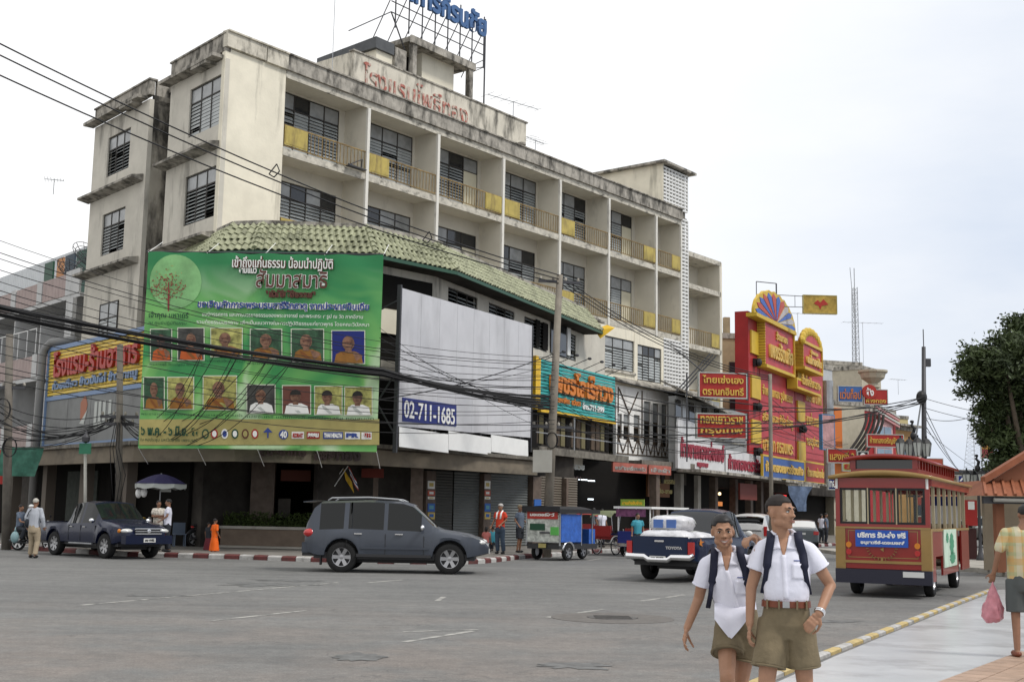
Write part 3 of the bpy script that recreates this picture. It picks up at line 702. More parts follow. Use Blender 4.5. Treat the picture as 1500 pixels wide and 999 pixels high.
def bcorner(u,v):
 """banner coordinates 0..1 (u right, v up) -> local point on the sagging sheet"""
 q=[BM.inverted()@p for p in pb];p=(q[0]*(1-u)+q[1]*u)*(1-v)+(q[3]*(1-u)+q[2]*u)*v
 f=.05*mnoise.noise(Vector((u*3+4,v*2.5,1)))+.03*math.sin((u+v*.6)*26)*(v**3)*.8+.02*mnoise.noise(Vector((u*9,v*7,5)))
 return Vector((p.x,f-.05,p.z+.05*math.sin(u*40)*(v>.999)*.4))
def bfast(x,y):
 """photo pixel -> banner uv"""
 v=1-(y-(370+(x-218)/344*5))/((655+(x-203)/349*7)-(370+(x-218)/344*5));xl=203+15*v;xr=552+10*v
 return(x-xl)/(xr-xl),v
NU,NV=60,40
mb=MB();mb.smooth=True
mb.add([bcorner(i/NU,j/NV)for j in range(NV+1)for i in range(NU+1)],[(j*(NU+1)+i,j*(NU+1)+i+1,(j+1)*(NU+1)+i+1,(j+1)*(NU+1)+i)for j in range(NV)for i in range(NU)])
obj('printed_sheet',mb,m_bgreen,ban,BM)
def bdecal(name,x0,y0,x1,y1,m,lift=.03,nx=6,ny=4,par=ban):
 mb=MB();vs=[]
 for j in range(ny+1):
  for i in range(nx+1):
   u,v=bfast(x0+(x1-x0)*i/nx,y1+(y0-y1)*j/ny);p=bcorner(u,v);vs.append((p.x,p.y-lift,p.z))
 mb.add(vs,[(j*(nx+1)+i,j*(nx+1)+i+1,(j+1)*(nx+1)+i+1,(j+1)*(nx+1)+i)for j in range(ny)for i in range(nx)])
 return obj(name,mb,m,par,BM)
def bdisc(name,cx,cy,rx,ry,m,lift=.04,par=ban,n=20,wob=0):
 mb=MB();vs=[];nr=4
 for j in range(nr+1):
  for k in range(n):
   t=2*math.pi*k/n;q=max(.02,j/nr);u,v=bfast(cx+rx*q*math.cos(t),cy+ry*q*math.sin(t));p=bcorner(u,v);vs.append((p.x,p.y-lift,p.z))
 mb.add(vs,[(j*n+k,(j+1)*n+k,(j+1)*n+(k+1)%n,j*n+(k+1)%n)for j in range(nr)for k in range(n)]);return obj(name,mb,m,par,BM)
def btext(s,x0,y0,x1,y1,m,bold=.01,lift=.06,par=ban,name='printed_words'):
 """lettering filling the pixel box x0..x1 (y0 top, y1 bottom)"""
 u0,v0=bfast(x0,y1);u1,v1=bfast(x1,y1+(x1-x0)*.018);u2,v2=bfast(x0,y0)
 a,b,c=bcorner(u0,v0),bcorner(u1,v1),bcorner(u2,v2)
 w_=b.x-a.x;h_=c.z-a.z
 me=text_mesh(s,h_,.006,bold,m,'LEFT',w_,h_)
 ym=min(bcorner(u0+(u1-u0)*k/8,v).y for k in range(9)for v in(v0,v2))
 o=obj(name,me,None,par,BM@Matrix.Translation((a.x,ym-lift,a.z)));return o
m_bw=mat('print_white',(.78,.78,.74),.5);m_bbrown=mat('print_brown',(.10,.03,.02),.5);m_bblue=mat('print_blue',(.03,.06,.25),.5)
m_bgold=mat('print_gold',(.36,.31,.11),.5,var=.2,vscale=.8);m_bdark=mat('print_dark_green',(.01,.06,.03),.5);m_bgrey=mat('print_grey',(.45,.47,.44),.5)
m_skin=mat('print_skin',(.20,.105,.065),.6,var=.4,vscale=7);m_orange=mat('print_orange',(.42,.085,.015),.6,var=.25,vscale=2);m_ochre=mat('print_ochre',(.26,.115,.02),.6,var=.25,vscale=2)
m_bhalo=mat('print_halo',(.20,.42,.17),.5,var=.25,vscale=1.5);m_bpale=mat('print_pale_green',(.36,.52,.33),.5,var=.15)
bdecal('gold_strip',205,615,556,652,m_bgold,.03,12,2)
bdecal('dark_green_strip',204,653,440,657,m_bgreen,.032,8,1)
for c_ in((258,414,38,40),):bdisc('pale_halo',*c_,m_bhalo,.018,n=32)
mb=MB()
def bp(x,y,lift):
 u,v=bfast(x,y);p=bcorner(u,v);return(p.x,p.y-lift,p.z)
for k in range(150):
 a=rnd()*2*math.pi;r=math.sqrt(rnd());x=248+27*r*math.cos(a);y=424+22*r*math.sin(a)*(1 if math.sin(a)<0 else.8)
 if y<405:x=248+(x-248)*.6;y-=8*rnd()
 q=1.1;mb.quad(bp(x-q,y,.05),bp(x,y+q,.05),bp(x+q,y,.05),bp(x,y-q,.05))
mb.quad(bp(246.5,448,.05),bp(249.5,448,.05),bp(249,415,.05),bp(247.5,415,.05));mb.quad(bp(247,458,.05),bp(248.5,458,.05),bp(249.5,447,.05),bp(246.5,447,.05))
obj('tree_emblem',mb,mat('print_maroon',(.22,.035,.03),.5),ban,BM)
mb=MB()
for k in range(50):
 a=rnd()*2*math.pi;r=math.sqrt(rnd());x=248+22*r*math.cos(a);y=412+22*r*math.sin(a);q=.9
 mb.quad(bp(x-q,y,.054),bp(x,y+q,.054),bp(x+q,y,.054),bp(x,y-q,.054))
obj('tree_emblem',mb,m_bgold,ban,BM)
for s,a_,b_ in[('เข้าถึงแก่นธรรม น้อมนำปฏิบัติ',(341,376,488,397),1),('ตามแนว',(350,394,377,402),0),('สัมมาสมาธิ',(376,396,480,423),1),('"ทำได้ ได้ธรรม"',(390,426,462,437),1)]:
 if a_[3]!=423:btext(s,a_[0]+.8,a_[1]+.8,a_[2]+.8,a_[3]+.8,m_bbrown if b_ else m_bdark,.03,.045)
 btext(s,*a_,m_bw if a_[3]<405 else m_bbrown,.006,.06)if a_[3]!=423 else(btext(s,a_[0]-.8,a_[1]-.5,a_[2]+.8,a_[3]+.8,m_bw,.028,.04),btext(s,*a_,m_bbrown,.006,.062))
s='ขอเชิญสักการะพระบรมสารีริกธาตุ จากประเทศอินเดีย'
btext(s,290,441,541,456,m_bw,.04,.045);btext(s,290,441,541,456,m_bblue,.008,.06)
btext('ชมนิทรรศการ และการบรรยายธรรมของพระอาจารย์ และพระเถระ ๙ รูป ณ วัด ภาคอีสาน',297,459,532,467,m_bw,.0,.05)
btext('รวมทั้งธรรมบรรยาย เพื่อเป็นแนวทางในการปฏิบัติธรรมแก่ชาวพุทธ โดยคณะวิปัสสนา',289,470,541,478,m_bw,.0,.05)
btext('เจ้าคุณ มหาเถรี',219,458,277,470,m_bdark,.004,.05);btext('ณ ศูนย์ปฏิบัติธรรม',219,472,274,479,m_bdark,.0,.05)
m_pb=[mat('photo_backdrop_green',(.03,.08,.04),.6,var=.6,vscale=4),mat('photo_backdrop_yellow',(.34,.33,.10),.6,var=.6,vscale=4),mat('photo_backdrop_blue',(.01,.02,.16),.6),mat('photo_backdrop_grey',(.05,.05,.045),.6,var=.5,vscale=3),mat('photo_backdrop_brown',(.14,.05,.035),.6)]
m_shade=mat('print_skin_shade',(.12,.06,.04),.6);m_fold=mat('print_robe_fold',(.20,.07,.015),.6);m_hair=mat('print_hair',(.02,.018,.015),.6)
m_pf=mat('photo_border',(.62,.66,.52),.5)
PP=[(222,485,252,530,0,m_orange),(262,483,299,529,3,m_orange),(310,483,355,524,1,m_ochre),(368,485,413,527,0,m_ochre),(428,485,474,531,0,m_ochre),(487,487,534,534,2,m_ochre),(212,555,241,600,0,m_ochre),(247,555,284,600,1,m_ochre),(299,553,347,601,1,m_ochre),(363,566,403,606,3,m_bw),(415,567,455,607,4,m_bw),(462,568,501,608,1,m_bw),(506,569,545,609,1,m_bw)]
for k,(x0,y0,x1,y1,bk,robe)in enumerate(PP):
 wd=x1-x0;hg=y1-y0;cx=(x0+x1)/2+(rnd()-.5)*wd*.12
 fr_=bdecal('portrait_photo',x0-1.3,y0-1.3,x1+1.3,y1+1.3,m_pf,.035,3,3)
 bdecal('backdrop',x0,y0,x1,y1,m_pb[bk],.042,3,3,fr_)
 def poly(nm,pts,m,lf):
  mb=MB();mb.add([bp(x,y,lf)for x,y in pts],[tuple(range(len(pts)))]);obj(nm,mb,m,fr_,BM)
 sh=y0+hg*.66
 poly('robe',[(x0+wd*.06,y1),(x0+wd*.12,sh+hg*.06),(cx-wd*.2,sh-hg*.03),(cx+wd*.2,sh-hg*.03),(x1-wd*.1,sh+hg*.07),(x1-wd*.04,y1)],robe,.05)
 if robe is not m_bw:poly('bare_shoulder',[(cx+wd*.12,sh-hg*.02),(cx+wd*.3,sh+hg*.03),(x1-wd*.05,sh+hg*.12),(cx+wd*.25,y1-hg*.05)],m_skin,.054)
 poly('neck',[(cx-wd*.1,sh+.8),(cx-wd*.1,sh-hg*.12),(cx+wd*.1,sh-hg*.12),(cx+wd*.1,sh+.8)],m_skin,.056)
 bdisc('head',cx,y0+hg*.38,wd*.19,hg*.225,m_skin,.06,fr_,16)
 if robe is m_bw and bk==1 or bk==4:poly('hair',[(cx-wd*.2,y0+hg*.33)]+[(cx+wd*.2*math.cos(t),y0+hg*.32-hg*.19*math.sin(t))for t in[math.pi*(1-i/8)for i in range(9)]],m_hair,.064)
 poly('brow',[(cx-wd*.12,y0+hg*.37),(cx+wd*.12,y0+hg*.37),(cx+wd*.12,y0+hg*.345),(cx-wd*.12,y0+hg*.345)],m_bbrown,.066)
 for ex in(-.075,.075):poly('eye',[(cx+wd*(ex-.025),y0+hg*.395),(cx+wd*(ex+.025),y0+hg*.395),(cx+wd*(ex+.02),y0+hg*.38),(cx+wd*(ex-.02),y0+hg*.38)],m_hair,.068)
 poly('face_shade',[(cx+wd*.06,y0+hg*.25),(cx+wd*.16,y0+hg*.3),(cx+wd*.17,y0+hg*.45),(cx+wd*.08,y0+hg*.57),(cx+wd*.11,y0+hg*.42)],m_shade,.064)
 poly('robe_fold',[(cx-wd*.2,sh),(cx-wd*.05,sh+hg*.08),(cx+wd*.2,y1-hg*.04),(cx+wd*.08,y1-hg*.02),(cx-wd*.16,sh+hg*.12)],m_fold if robe is not m_bw else m_bgrey,.053)
 poly('mouth',[(cx-wd*.07,y0+hg*.51),(cx+wd*.07,y0+hg*.51),(cx+wd*.06,y0+hg*.49),(cx-wd*.06,y0+hg*.49)],m_bbrown,.066)
for x0,x1,y,s in[(220,300,537,'พระราชสุธี วัดเบญจม พระครูวินัย'),(302,360,532,'หลวงพ่อใหญ่ วัดป่า'),(362,418,536,'พระอธิการบุญ'),(424,480,538,'พระครูสังฆรักษ์'),(484,536,541,'พระครูพิพัฒน์'),(208,356,609,'พระอาจารย์วิทยา พระครูศรี พระมหาสุชาติ ญาณวโร'),(360,548,613,'แม่ชีจันทร์ แม่ชีทองดี คุณประเสริฐ คุณสมบัติ')]:
 btext(s,x0,y-4,x1,y+1,m_bdark,.0,.05)
btext('๖ พ.ค. - ๖ มิ.ย. ๕๓',207,624,292,638,m_bdark,.012,.06);btext('ณ หอประชุม มหาวิทยาลัย เพชรบูรณ์',207,641,290,648,m_bdark,.0,.06)
lg=[m_bgold,m_red,m_bw,m_bgreen,m_gold,m_red]
for k,x in enumerate([302,315,330,345,360,374]):
 bdisc('round_emblem',x,636,5,7,[m_bdark,m_red,m_bw,m_bdark,m_bbrown,m_red][k],.05);bdisc('round_emblem',x,636,3.2,4.6,[m_bgold,m_bw,m_bblue,m_bw,m_bgold,m_bw][k],.055)
mb=MB();mb.add([bp(386,634,.05),bp(400,634,.05),bp(393,627,.05)],[(0,1,2)]);mb.quad(bp(392,642,.05),bp(394,642,.05),bp(394,633,.05),bp(392,633,.05));obj('palm_emblem',mb,m_bblue,ban,BM)
bdisc('round_emblem',416,637,7,7,m_bblue,.05);btext('40',411,632,421,642,m_bw,.01,.06)
for x0,x1,m,tx,mt in[(428,446,m_bw,'KORAT',m_red),(450,469,m_red,'ธรรม',m_bw),(474,503,m_bblue,'THAI HEALTH',m_bw),(506,528,m_bw,'PR',m_bblue),(530,545,m_bw,'สห',m_red)]:
 bdecal('sponsor_plate',x0,633+(x0-428)*.01,x1,643+(x0-428)*.01,m,.045,2,1);btext(tx,x0+1.5,635,x1-1.5,641.5,mt,.01,.06)
mb=MB();a=bcorner(-.01,1.005);b=bcorner(1.01,1.005);mb.tube([a+Vector((0,.05,0)),b+Vector((0,.05,0))],.03,6);obj('top_rod',mb,m_steel,ban,BM)
mb=MB()
for u in(0,.25,.5,.75,1):
 p=bcorner(u,1);mb.tube([p,p+Vector((0,1.6,.7))],.012,4)
 p=bcorner(u,0);mb.tube([p,p+Vector((0,1.2,-.5))],.012,4)
obj('tie_rope',mb,m_white,ban,BM)
qa,qb=fm(6.2,4.3),fm(14.6,2.9)
b0=Vector((at(592,500,47).x,0,0))
Pa=G(583,622,4.45);Pb=G(778,640,4.75)
FBB=fr2(Pa,Pb);s0,s1,z0,z1=R4(FBB,590,640,780,424)
sl,zt0=onp(FBB,592,423);sr,zt1=onp(FBB,782,478);sb0,zb0=onp(FBB,583,624);sb1,zb1=onp(FBB,777,641)
bb=thing('billboard','large blank whitish billboard with streaks and a blue telephone number strip','billboard',FBB@Matrix.Translation((sb0,0,zb0)))
m_bill=mat('weathered_billboard_sheet',(.54,.54,.56),.6,var=.07,vscale=.8,dirt=(.34,.34,.35),dirtamt=.6,dscale=(.9,.9,.25),dpos=(.5,.75))
npan=8
for k in range(npan):
 u0,u1=k/npan,(k+1)/npan;g=.006
 xb0=sb0+(sb1-sb0)*u0+g;xb1=sb0+(sb1-sb0)*u1-g;xt0=xb0;xt1=xb1
 zb=lambda u:zb0+(zb1-zb0)*u
 zt=lambda u:zt0+(zt1-zt0)*u
 mb=MB();mb.prism([(xb0,.0,zb(u0)),(xb1,.0,zb(u1)),(xt1,.0,zt(u1)),(xt0,.0,zt(u0))],(0,.03,0));obj('sheet_panel',mb,m_bill,bb,FBB)
m_navy=mat('navy_strip',(.015,.025,.16),.5)
qs=[onp(FBB,*q)for q in((589,617),(668,624.5),(668,593),(589,582))];x0,x1=qs[0][0],qs[1][0]
mb=MB();mb.prism([(q[0],-.02,q[1])for q in qs],(0,.018,0));obj('number_strip',mb,m_navy,bb,FBB)
me=text_mesh('02-711-1685',1,.02,.012,m_white,'LEFT',(x1-x0)*.94,(qs[3][1]-qs[0][1])*.74)
obj('telephone_number',me,None,bb,FBB@Matrix.Translation((x0+.05,-.035,qs[1][1]+(qs[0][1]-qs[1][1])*.5+.08)))
mb=MB();mb.box(sb0-.12,sb0-.02,-.02,.12,zb0-.9,zt0+.1);mb.box(sb1+.02,sb1+.1,-.02,.3,zb1-.6,zt1)
for k in range(6):
 x=sb0+(sb1-sb0)*(k+.5)/6;mb.box(x-.04,x+.04,.05,.13,zb0-.6,zt0-.2)
for z in(5.6,7.2,8.8):mb.box(sb0,sb1,.13,.2,z,z+.08)
mb.bar((sb0,.1,zb0-.3),(sb0,1.6,zb0+1.9),.05);mb.bar((sb0,1.6,zb0-.3),(sb0,.1,zb0+1.9),.05);mb.bar((sb0,.1,zt0-.4),(sb0,2,zt0-1.2),.05)
obj('steel_frame',mb,m_steel,bb,FBB)
x0,x1,za,zc_=R4(FBB,583,646,773,625)
for k in range(3):
 u0,u1=k/3,(k+1)/3;mb=MB();xa=x0+(x1-x0)*u0+.01;xb=x0+(x1-x0)*u1-.01
 zt_=zb0-.04+(zb1-zb0)*(u0+u1)/2;dz=(rnd()-.5)*.04
 mb.prism([(xa,-.05,zt_-.72+dz),(xb,-.05,zt_-.72-dz*.5),(xb,-.03,zt_-.05),(xa,-.03,zt_-.03)],(0,.02,0));obj('lower_strip',mb,m_white,bb,FBB)
a,b=PW[4],PW[5];Fq=fr2(a,b);Lq=(b-a).length
mb=MB();mb.box(.1,Lq-.1,-.06,-.01,3.9,7.2);obj('opening_shade_panel',mb,m_dark,hotel,Fq)  # flat dark panel on the wall, painted shade of an open storey
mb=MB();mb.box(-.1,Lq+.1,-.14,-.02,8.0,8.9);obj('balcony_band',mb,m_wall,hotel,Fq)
mb=MB();mb.box(.1,Lq-.1,-.06,-.01,7.2,8.0);mb.box(.2,Lq-.2,-.06,-.01,8.95,10.2);obj('opening_shade_panel',mb,m_dark,hotel,Fq)  # two more dark panels painted as shaded openings
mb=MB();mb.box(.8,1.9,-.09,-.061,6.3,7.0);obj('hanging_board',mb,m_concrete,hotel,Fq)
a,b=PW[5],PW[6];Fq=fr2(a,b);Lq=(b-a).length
mb=MB();mb.box(.2,Lq-3,-.05,-.01,3.9,8.6);obj('opening_shade_panel',mb,m_dark,hotel,Fq)  # long dark panel painted as the shade behind the billboard
for(xa,ya,xb,yb,m)in[(783,470,789,508,m_dark),(793,475,801,511,m_dark),(805,478,828,516,m_glassd)]:
 s=R4(Fq,xa,yb,xb,ya);mb=MB();mb.box(s[0],s[1],-.08,-.05,s[2],s[3]);obj('narrow_window',mb,m,hotel,Fq)
s=R4(Fq,828,520,833,478);mb=MB();mb.box(s[0],s[1],-.12,-.04,s[2]-.1,s[3]);obj('white_post',mb,m_white,hotel,Fq)
LS=frame(A0,AL,2.0)
s0,s1,z0,z1=-11.6,-2.2,4.05,8.25
m_yslat=mat('yellow_slat',(.62,.44,.06),.5,var=.1,vscale=2);m_bframe=mat('pale_blue_frame',(.17,.25,.40),.5)
ys=thing('restaurant_sign','long yellow slatted sign with red raised letters and a grey lower panel','sign',LS@Matrix.Translation((s0,0,z0)))
n=13;zs0,zs1=6.15,8.1
for k in range(n):
 a=zs0+(zs1-zs0)*k/n;mb=MB();mb.prism([(s0,0,a+.008),(s0,-.05,a+.03),(s0,-.02,a+(zs1-zs0)/n-.008),(s0,.03,a+(zs1-zs0)/n-.008)],(s1-s0,0,0));obj('slat',mb,m_yslat,ys,LS)
mb=MB();mb.box(s0-.12,s1,-.08,.2,8.1,8.28);mb.box(s0-.12,s1,-.08,.1,5.95,6.12);mb.box(s0-.14,s0,-.09,.2,3.95,8.3);mb.box(s0,s1,-.08,.1,3.95,4.08);obj('border',mb,m_bframe,ys,LS)
m_redl=mat('raised_red_letter',(.38,.03,.02),.45)
xa=onp(LS,83,540)[0];xb=onp(LS,208,510)[0]
letters('โรงแรม-ร้านอาหาร',ys,LS,xa,6.9,m_redl,xb-xa,1.12,y=-.06,depth=.12,bold=.035)
letters('ก๋วยเตี๋ยว ข้าวมันไก่ ข้าวขาหมู',ys,LS,xa-.1,6.28,m_bframe,xb-xa,.5,y=-.06,depth=.05,bold=.02)
m_greyp=mat('faded_grey_panel',(.20,.205,.20),.6,var=.15,vscale=.6,dirt=(.10,.10,.10),dirtamt=.7,dscale=(.8,.8,.5))
for k in range(4):
 mb=MB();w_=(s1-s0)/4;mb.box(s0+k*w_+.015,s0+(k+1)*w_-.015,-.03,.0,4.09,5.94);obj('grey_panel',mb,m_greyp,ys,LS)
mb=MB();c=onp(LS,124,600);
mb.prism([(c[0]-.3,-.045,c[1]-.4),(c[0]+.15,-.045,c[1]-.5),(c[0]+.35,-.045,c[1]+.2),(c[0]+.1,-.045,c[1]+.6),(c[0]-.35,-.045,c[1]+.3)],(0,.01,0));obj('faded_emblem',mb,mat('faded_orange',(.36,.14,.08),.6),ys,LS)
mb=MB();mb.prism([(c[0]-.35,-.05,c[1]-.55),(c[0]+.1,-.05,c[1]-.6),(c[0]+.4,-.05,c[1]+.0),(c[0]+.0,-.05,c[1]-.3)],(0,.01,0));obj('faded_emblem',mb,m_bgrey,ys,LS)
xa=onp(LS,140,600)[0];letters('แบ',ys,LS,xa,4.55,m_bgrey,1.6,1.1,y=-.035,depth=.02,bold=.04)
dp=MB();dp.tube([LS@Vector((-11.9,-.25,0.2)),LS@Vector((-11.9,-.25,7.9)),LS@Vector((-11.8,-.2,8.25)),LS@Vector((-11.4,-.1,8.5)),LS@Vector((-10.4,.6,8.6))],.17,10)
solo('drain_pipe',dp,mat('grey_pipe',(.22,.22,.215),.6),'fat grey drain pipe bending over the left end of the yellow sign','pipe',smooth=True)
NB=thing('balcony_building','white and pink balconied building left of the hotel wing','building',LM@Matrix.Translation((-14,0,0)))
m_nw=mat('neighbour_white',(.50,.50,.49),.7,var=.06,dirt=(.2,.2,.2),dirtamt=.5,dscale=(1,1,.3));m_pinkt=mat('pinkish_cladding',(.35,.27,.25),.6,var=.12,vscale=2);m_ng=mat('neighbour_grey',(.26,.265,.265),.8,var=.15)
mb=MB();mb.box(-44,-13.9,1.6,12,0,11.9);obj('wall',mb,m_ng,NB,LM)
for z in(1.0,4.3,7.7,11.3):
 if z>2:
  mb=MB();mb.box(-44,-13.9,.0,1.6,z-.2,z);obj('balcony_floor',mb,m_nw,NB,LM)
  mb=MB();mb.box(-15.6,-13.95,-.04,.06,z,z+1.15);obj('white_parapet',mb,m_nw,NB,LM)
  for i in range(8):
   a=-15.6-i*3.6
   for k in range(7):
    mb=MB();mb.box(a-.42*(k+1)+.01,a-.42*k-.01,-.02,.04,z+.02,z+1.05)
    obj('cladding_panel',mb,m_pinkt,NB,LM)
   mb=MB();mb.box(a-3.6,a-2.97,-.06,.08,z,z+1.1);obj('white_parapet',mb,m_nw,NB,LM)
 for i in range(9 if z<11 else 0):
  a=-15.0-i*3.6;mb=MB();mb.box(a-.12,a,.05,1.6,z,z+3.1);obj('divider_wall',mb,m_nw,NB,LM)
  mb=MB();mb.box(a+.4,a+1.4,1.5,1.59,z+.1,z+2.2);mb.box(a+1.6,a+2.8,1.5,1.59,z+.9,z+2.2);obj('window',mb,m_glassd,NB,LM)
mb=MB();mb.box(-24,-14.2,.2,.3,7.75,7.8)
for z,a in((7.7,-19),):
 for k in range(6):mb.cyl((a-k*1.2,.0,z+1.0),(a-k*1.2,.0,z+2.4),.025,6)
 mb.bar((a,0,z+2.4),(a-6.4,0,z+2.4),.04)
obj('steel_rail',mb,m_white,NB,LM)
mb=MB();mb.box(-14.7,-13.9,-.3,-.12,8.6,11.0);obj('white_panel',mb,m_nw,NB,LM)
mb=MB();mb.box(-17.0,-14.6,-.35,-.2,4.9,7.2);obj('white_panel',mb,m_nw,NB,LM)
mb=MB();mb.box(-17.0,-14.6,-.3,-.15,3.9,4.85);obj('green_glass_panel',mb,mat('green_glass',(.03,.08,.06),.3),NB,LM)
m_corr=mat('corrugated_white_metal',(.55,.57,.58),.5,var=.06)
mb=MB();x=-44
while x<-13.9:
 mb.prism([(x,6,11.5),(x+.08,5.95,11.5),(x+.24,5.95,11.5),(x+.32,6,11.5),(x+.32,6.02,11.5),(x,6.02,11.5)],(0,0,5.1));x+=.32
obj('corrugated_fence',mb,m_corr,NB,LM,kind='stuff')
for(a,c,m)in[(-27.6,.9,mat('orange_panel',(.45,.22,.10),.7)),(-26.4,1.3,mat('dark_blue_panel',(.03,.05,.07),.6)),(-24.8,1.4,mat('dark_green_panel',(.02,.07,.05),.6)),(-29.5,1.3,m_bdark)]:
 mb=MB();mb.box(a,a+c,4.0,4.1,12.6,15.4);obj('terrace_panel',mb,m,NB,LM)
def dish(label,P,r,rz,tilt,m):
 t=thing('satellite_dish',label,'satellite dish',TR(P.x,P.y,P.z,rz),'mesh dishes on the neighbour roof')
 mb=MB();mb.smooth=True
 Tm=Matrix.Translation((0,0,r*.9))@Matrix.Rotation(tilt,4,'X')
 rings=[(r*k/5,.28*r*(k/5)**2)for k in range(6)]
 for(ra,za_)in rings[1:]:
  mb.tube([Tm@Vector((ra*math.cos(2*math.pi*k/20),ra*math.sin(2*math.pi*k/20),za_))for k in range(21)],.018,4,False)
 for k in range(12):
  a=2*math.pi*k/12;mb.tube([Tm@Vector((ra*math.cos(a),ra*math.sin(a),za_))for ra,za_ in rings],.016,4,False)
 obj('mesh_reflector',mb,m,t)
 mb=MB();mb.cyl(Tm@Vector((0,0,0)),Tm@Vector((0,0,r*.9)),.02,6);mb.cyl(Tm@Vector((0,0,r*.85)),Tm@Vector((0,0,r*1.0)),.07,8);obj('feed_arm',mb,m_steel,t)
 mb=MB();mb.cyl((0,0,0),Tm@Vector((0,0,0)),.04,6);obj('mount',mb,m_steel,t)
P=LM@Vector((-15.5,.9,12.3));dish('round mesh dish standing right of the other on the balcony parapet',P,.95,1.0,.9,m_steel)
P=LM@Vector((-17.5,.9,12.0));dish('round mesh dish standing left of the other on the pink parapet',P,.85,2.6,.6,m_steel)
c=at(30,676,47);mb=MB();mb.smooth=True;vs=[(c.x-.75+1.6*i/8-.25*j/5,c.y+.06*math.sin(i*1.6+j),c.z+.55-1.1*j/5)for j in range(6)for i in range(9)]
mb.add(vs,[(j*9+i,j*9+i+1,(j+1)*9+i+1,(j+1)*9+i)for j in range(5)for i in range(8)]);solo('shade_cloth',mb,mat('green_mesh_cloth',(.035,.12,.085),.7,var=.3,vscale=5),'green shade cloth hanging beside the far left utility pole','shade cloth')
c=at(3,682,47.5);mb=MB();mb.box(c.x-.8,c.x+.28,c.y,c.y+.08,c.z-.7,c.z+.6);solo('red_board',mb,m_red,'red board at the far left edge behind the utility pole','board')
RS=frame(A0,AF,-2.9)
rs=thing('rooftop_letter_sign','open steel frame on the hotel roof holding big blue letters','rooftop sign',RS@Matrix.Translation((12,0,24.4)))
m_blue=mat('faded_blue_letter',(.05,.12,.27),.5,var=.15)
letters('อาคารกิรนชัย',rs,RS,11.5,26.1,m_blue,6.75,1.25,y=-.05,depth=.14,bold=.045)
mb=MB()
for z in(25.2,25.75):mb.bar((11.3,0,z),(18.3,0,z),.04)
for k in range(8):
 x=11.6+k*.95;mb.bar((x,0,24.5),(x,0,27.3),.05);mb.bar((x,0,26.6),(x+.2,1.7,24.4),.035)
mb.bar((18.35,0,19.6),(18.35,0,27.2),.06);mb.bar((11.3,0,25.2),(9.7,1.2,24.0),.04);mb.bar((11.3,0,25.2),(12.6,.2,23.6),.05);mb.bar((17.4,0,24.4),(18.35,0,25),.04);mb.bar((17.4,.2,24.0),(18.35,0,24.6),.04);mb.bar((18.35,0,24.6),(16.2,1,23.8),.035)
obj('steel_frame',mb,m_steel,rs,RS)
def antenna(label,P,h,boom,rz,n=7,group='tv antennas on the roofs'):
 t=thing('tv_antenna',label,'antenna',TR(P.x,P.y,P.z,rz),group)
 mb=MB();mb.cyl((0,0,0),(0,0,h),.022,6);obj('mast',mb,m_galv,t)
 mb=MB();mb.bar((-boom/2,0,h-.05),(boom/2,0,h-.05),.03)
 for k in range(n):
  x=-boom/2+boom*k/(n-1);l_=.55-.04*k;mb.bar((x,-l_,h-.05),(x,l_,h-.05),.014)
 obj('boom',mb,m_galv,t)
P=fm(21.2,-3.2,19.3);antenna('tall tv antenna with a long boom rising from the hotel roof',P,4.9-.6,3.6,AF-.2)
P=fm(22.3,-2.5,19.3);antenna('small tv antenna just beyond the end of the lettered roof parapet',P,2.3,1.6,AF)
P=at(783,268,75);
P=at(78,266,52);P.z-=.2;antenna('faint tv antenna far left above the neighbouring roofs',at(78,285,60),.8,.9,.3)
P=fm(27.4,-3,19.2);antenna('short stub antenna on the hotel roof before the stair tower',P,1.2,.6,.5,4)
P=fm(7.3,-2.55,19.3)
mb=MB();mb.cyl(fm(7.0,-2.2,19.2),fm(7.0,-2.2,27),.015,6);solo('roof_mast',mb,m_galv,'thin bare mast standing at the left end of the red lettered parapet','mast')
def oF(n):return frame(A0,AF,n)
FT3=fr2(fm(onp(oF(3.4),790,600)[0],3.4),fm(onp(oF(2.2),900,600)[0],2.2));F1=FT3
s0=0.0;s1=onp(F1,900,600)[0];z1=(onp(F1,791,526)[1]+onp(F1,901,553)[1])/2;z0=(onp(F1,790,601)[1]+onp(F1,900,615)[1])/2
ts=thing('teal_sign','turquoise slatted sign with raised orange letters and a yellow edge','sign',F1@Matrix.Translation((s0,0,z0)))
m_teal=mat('turquoise_slat',(.03,.30,.29),.5,var=.15,vscale=2);m_or=mat('orange_letter',(.60,.19,.03),.5)
n=14
for k in range(n):
 a=z0+(z1-z0)*k/n;d=(z1-z0)/n;mb=MB();mb.prism([(s0,0,a+.01),(s0,-.045,a+.03),(s0,-.02,a+d-.01),(s0,.03,a+d-.01)],(s1-s0,0,0));obj('slat',mb,m_teal,ts,F1)
mb=MB();mb.box(s0-.55,s0-.3,-.1,.9,z0-.05,z1+.1);mb.box(s0-.3,s0-.02,-.06,.6,z0,z1);mb.box(s0,s1,-.1,.1,z0-.14,z0-.01);obj('yellow_edge',mb,m_yellow,ts,F1)
letters('เพชรโลเร็กวง',ts,F1,s0+.8,z0+.85,m_or,s1-s0-1.3,1.15,y=-.06,depth=.12,bold=.04)
letters('จำหน่ายนาฬิกา  แว่นตา',ts,F1,s0+.8,z0+.42,m_or,3.2,.32,y=-.06,depth=.04,bold=.01)
letters('โทร.711-299',ts,F1,s0+4.2,z0+.32,m_white,2.4,.32,y=-.06,depth=.04,bold=.01)
mb=MB();mb.quad((s0-.3,-.0,z0-.16),(s1,0,z0-.16),(s1,.0,z0-.4),(s0-.3,.0,z0-.4))
mb=MB()
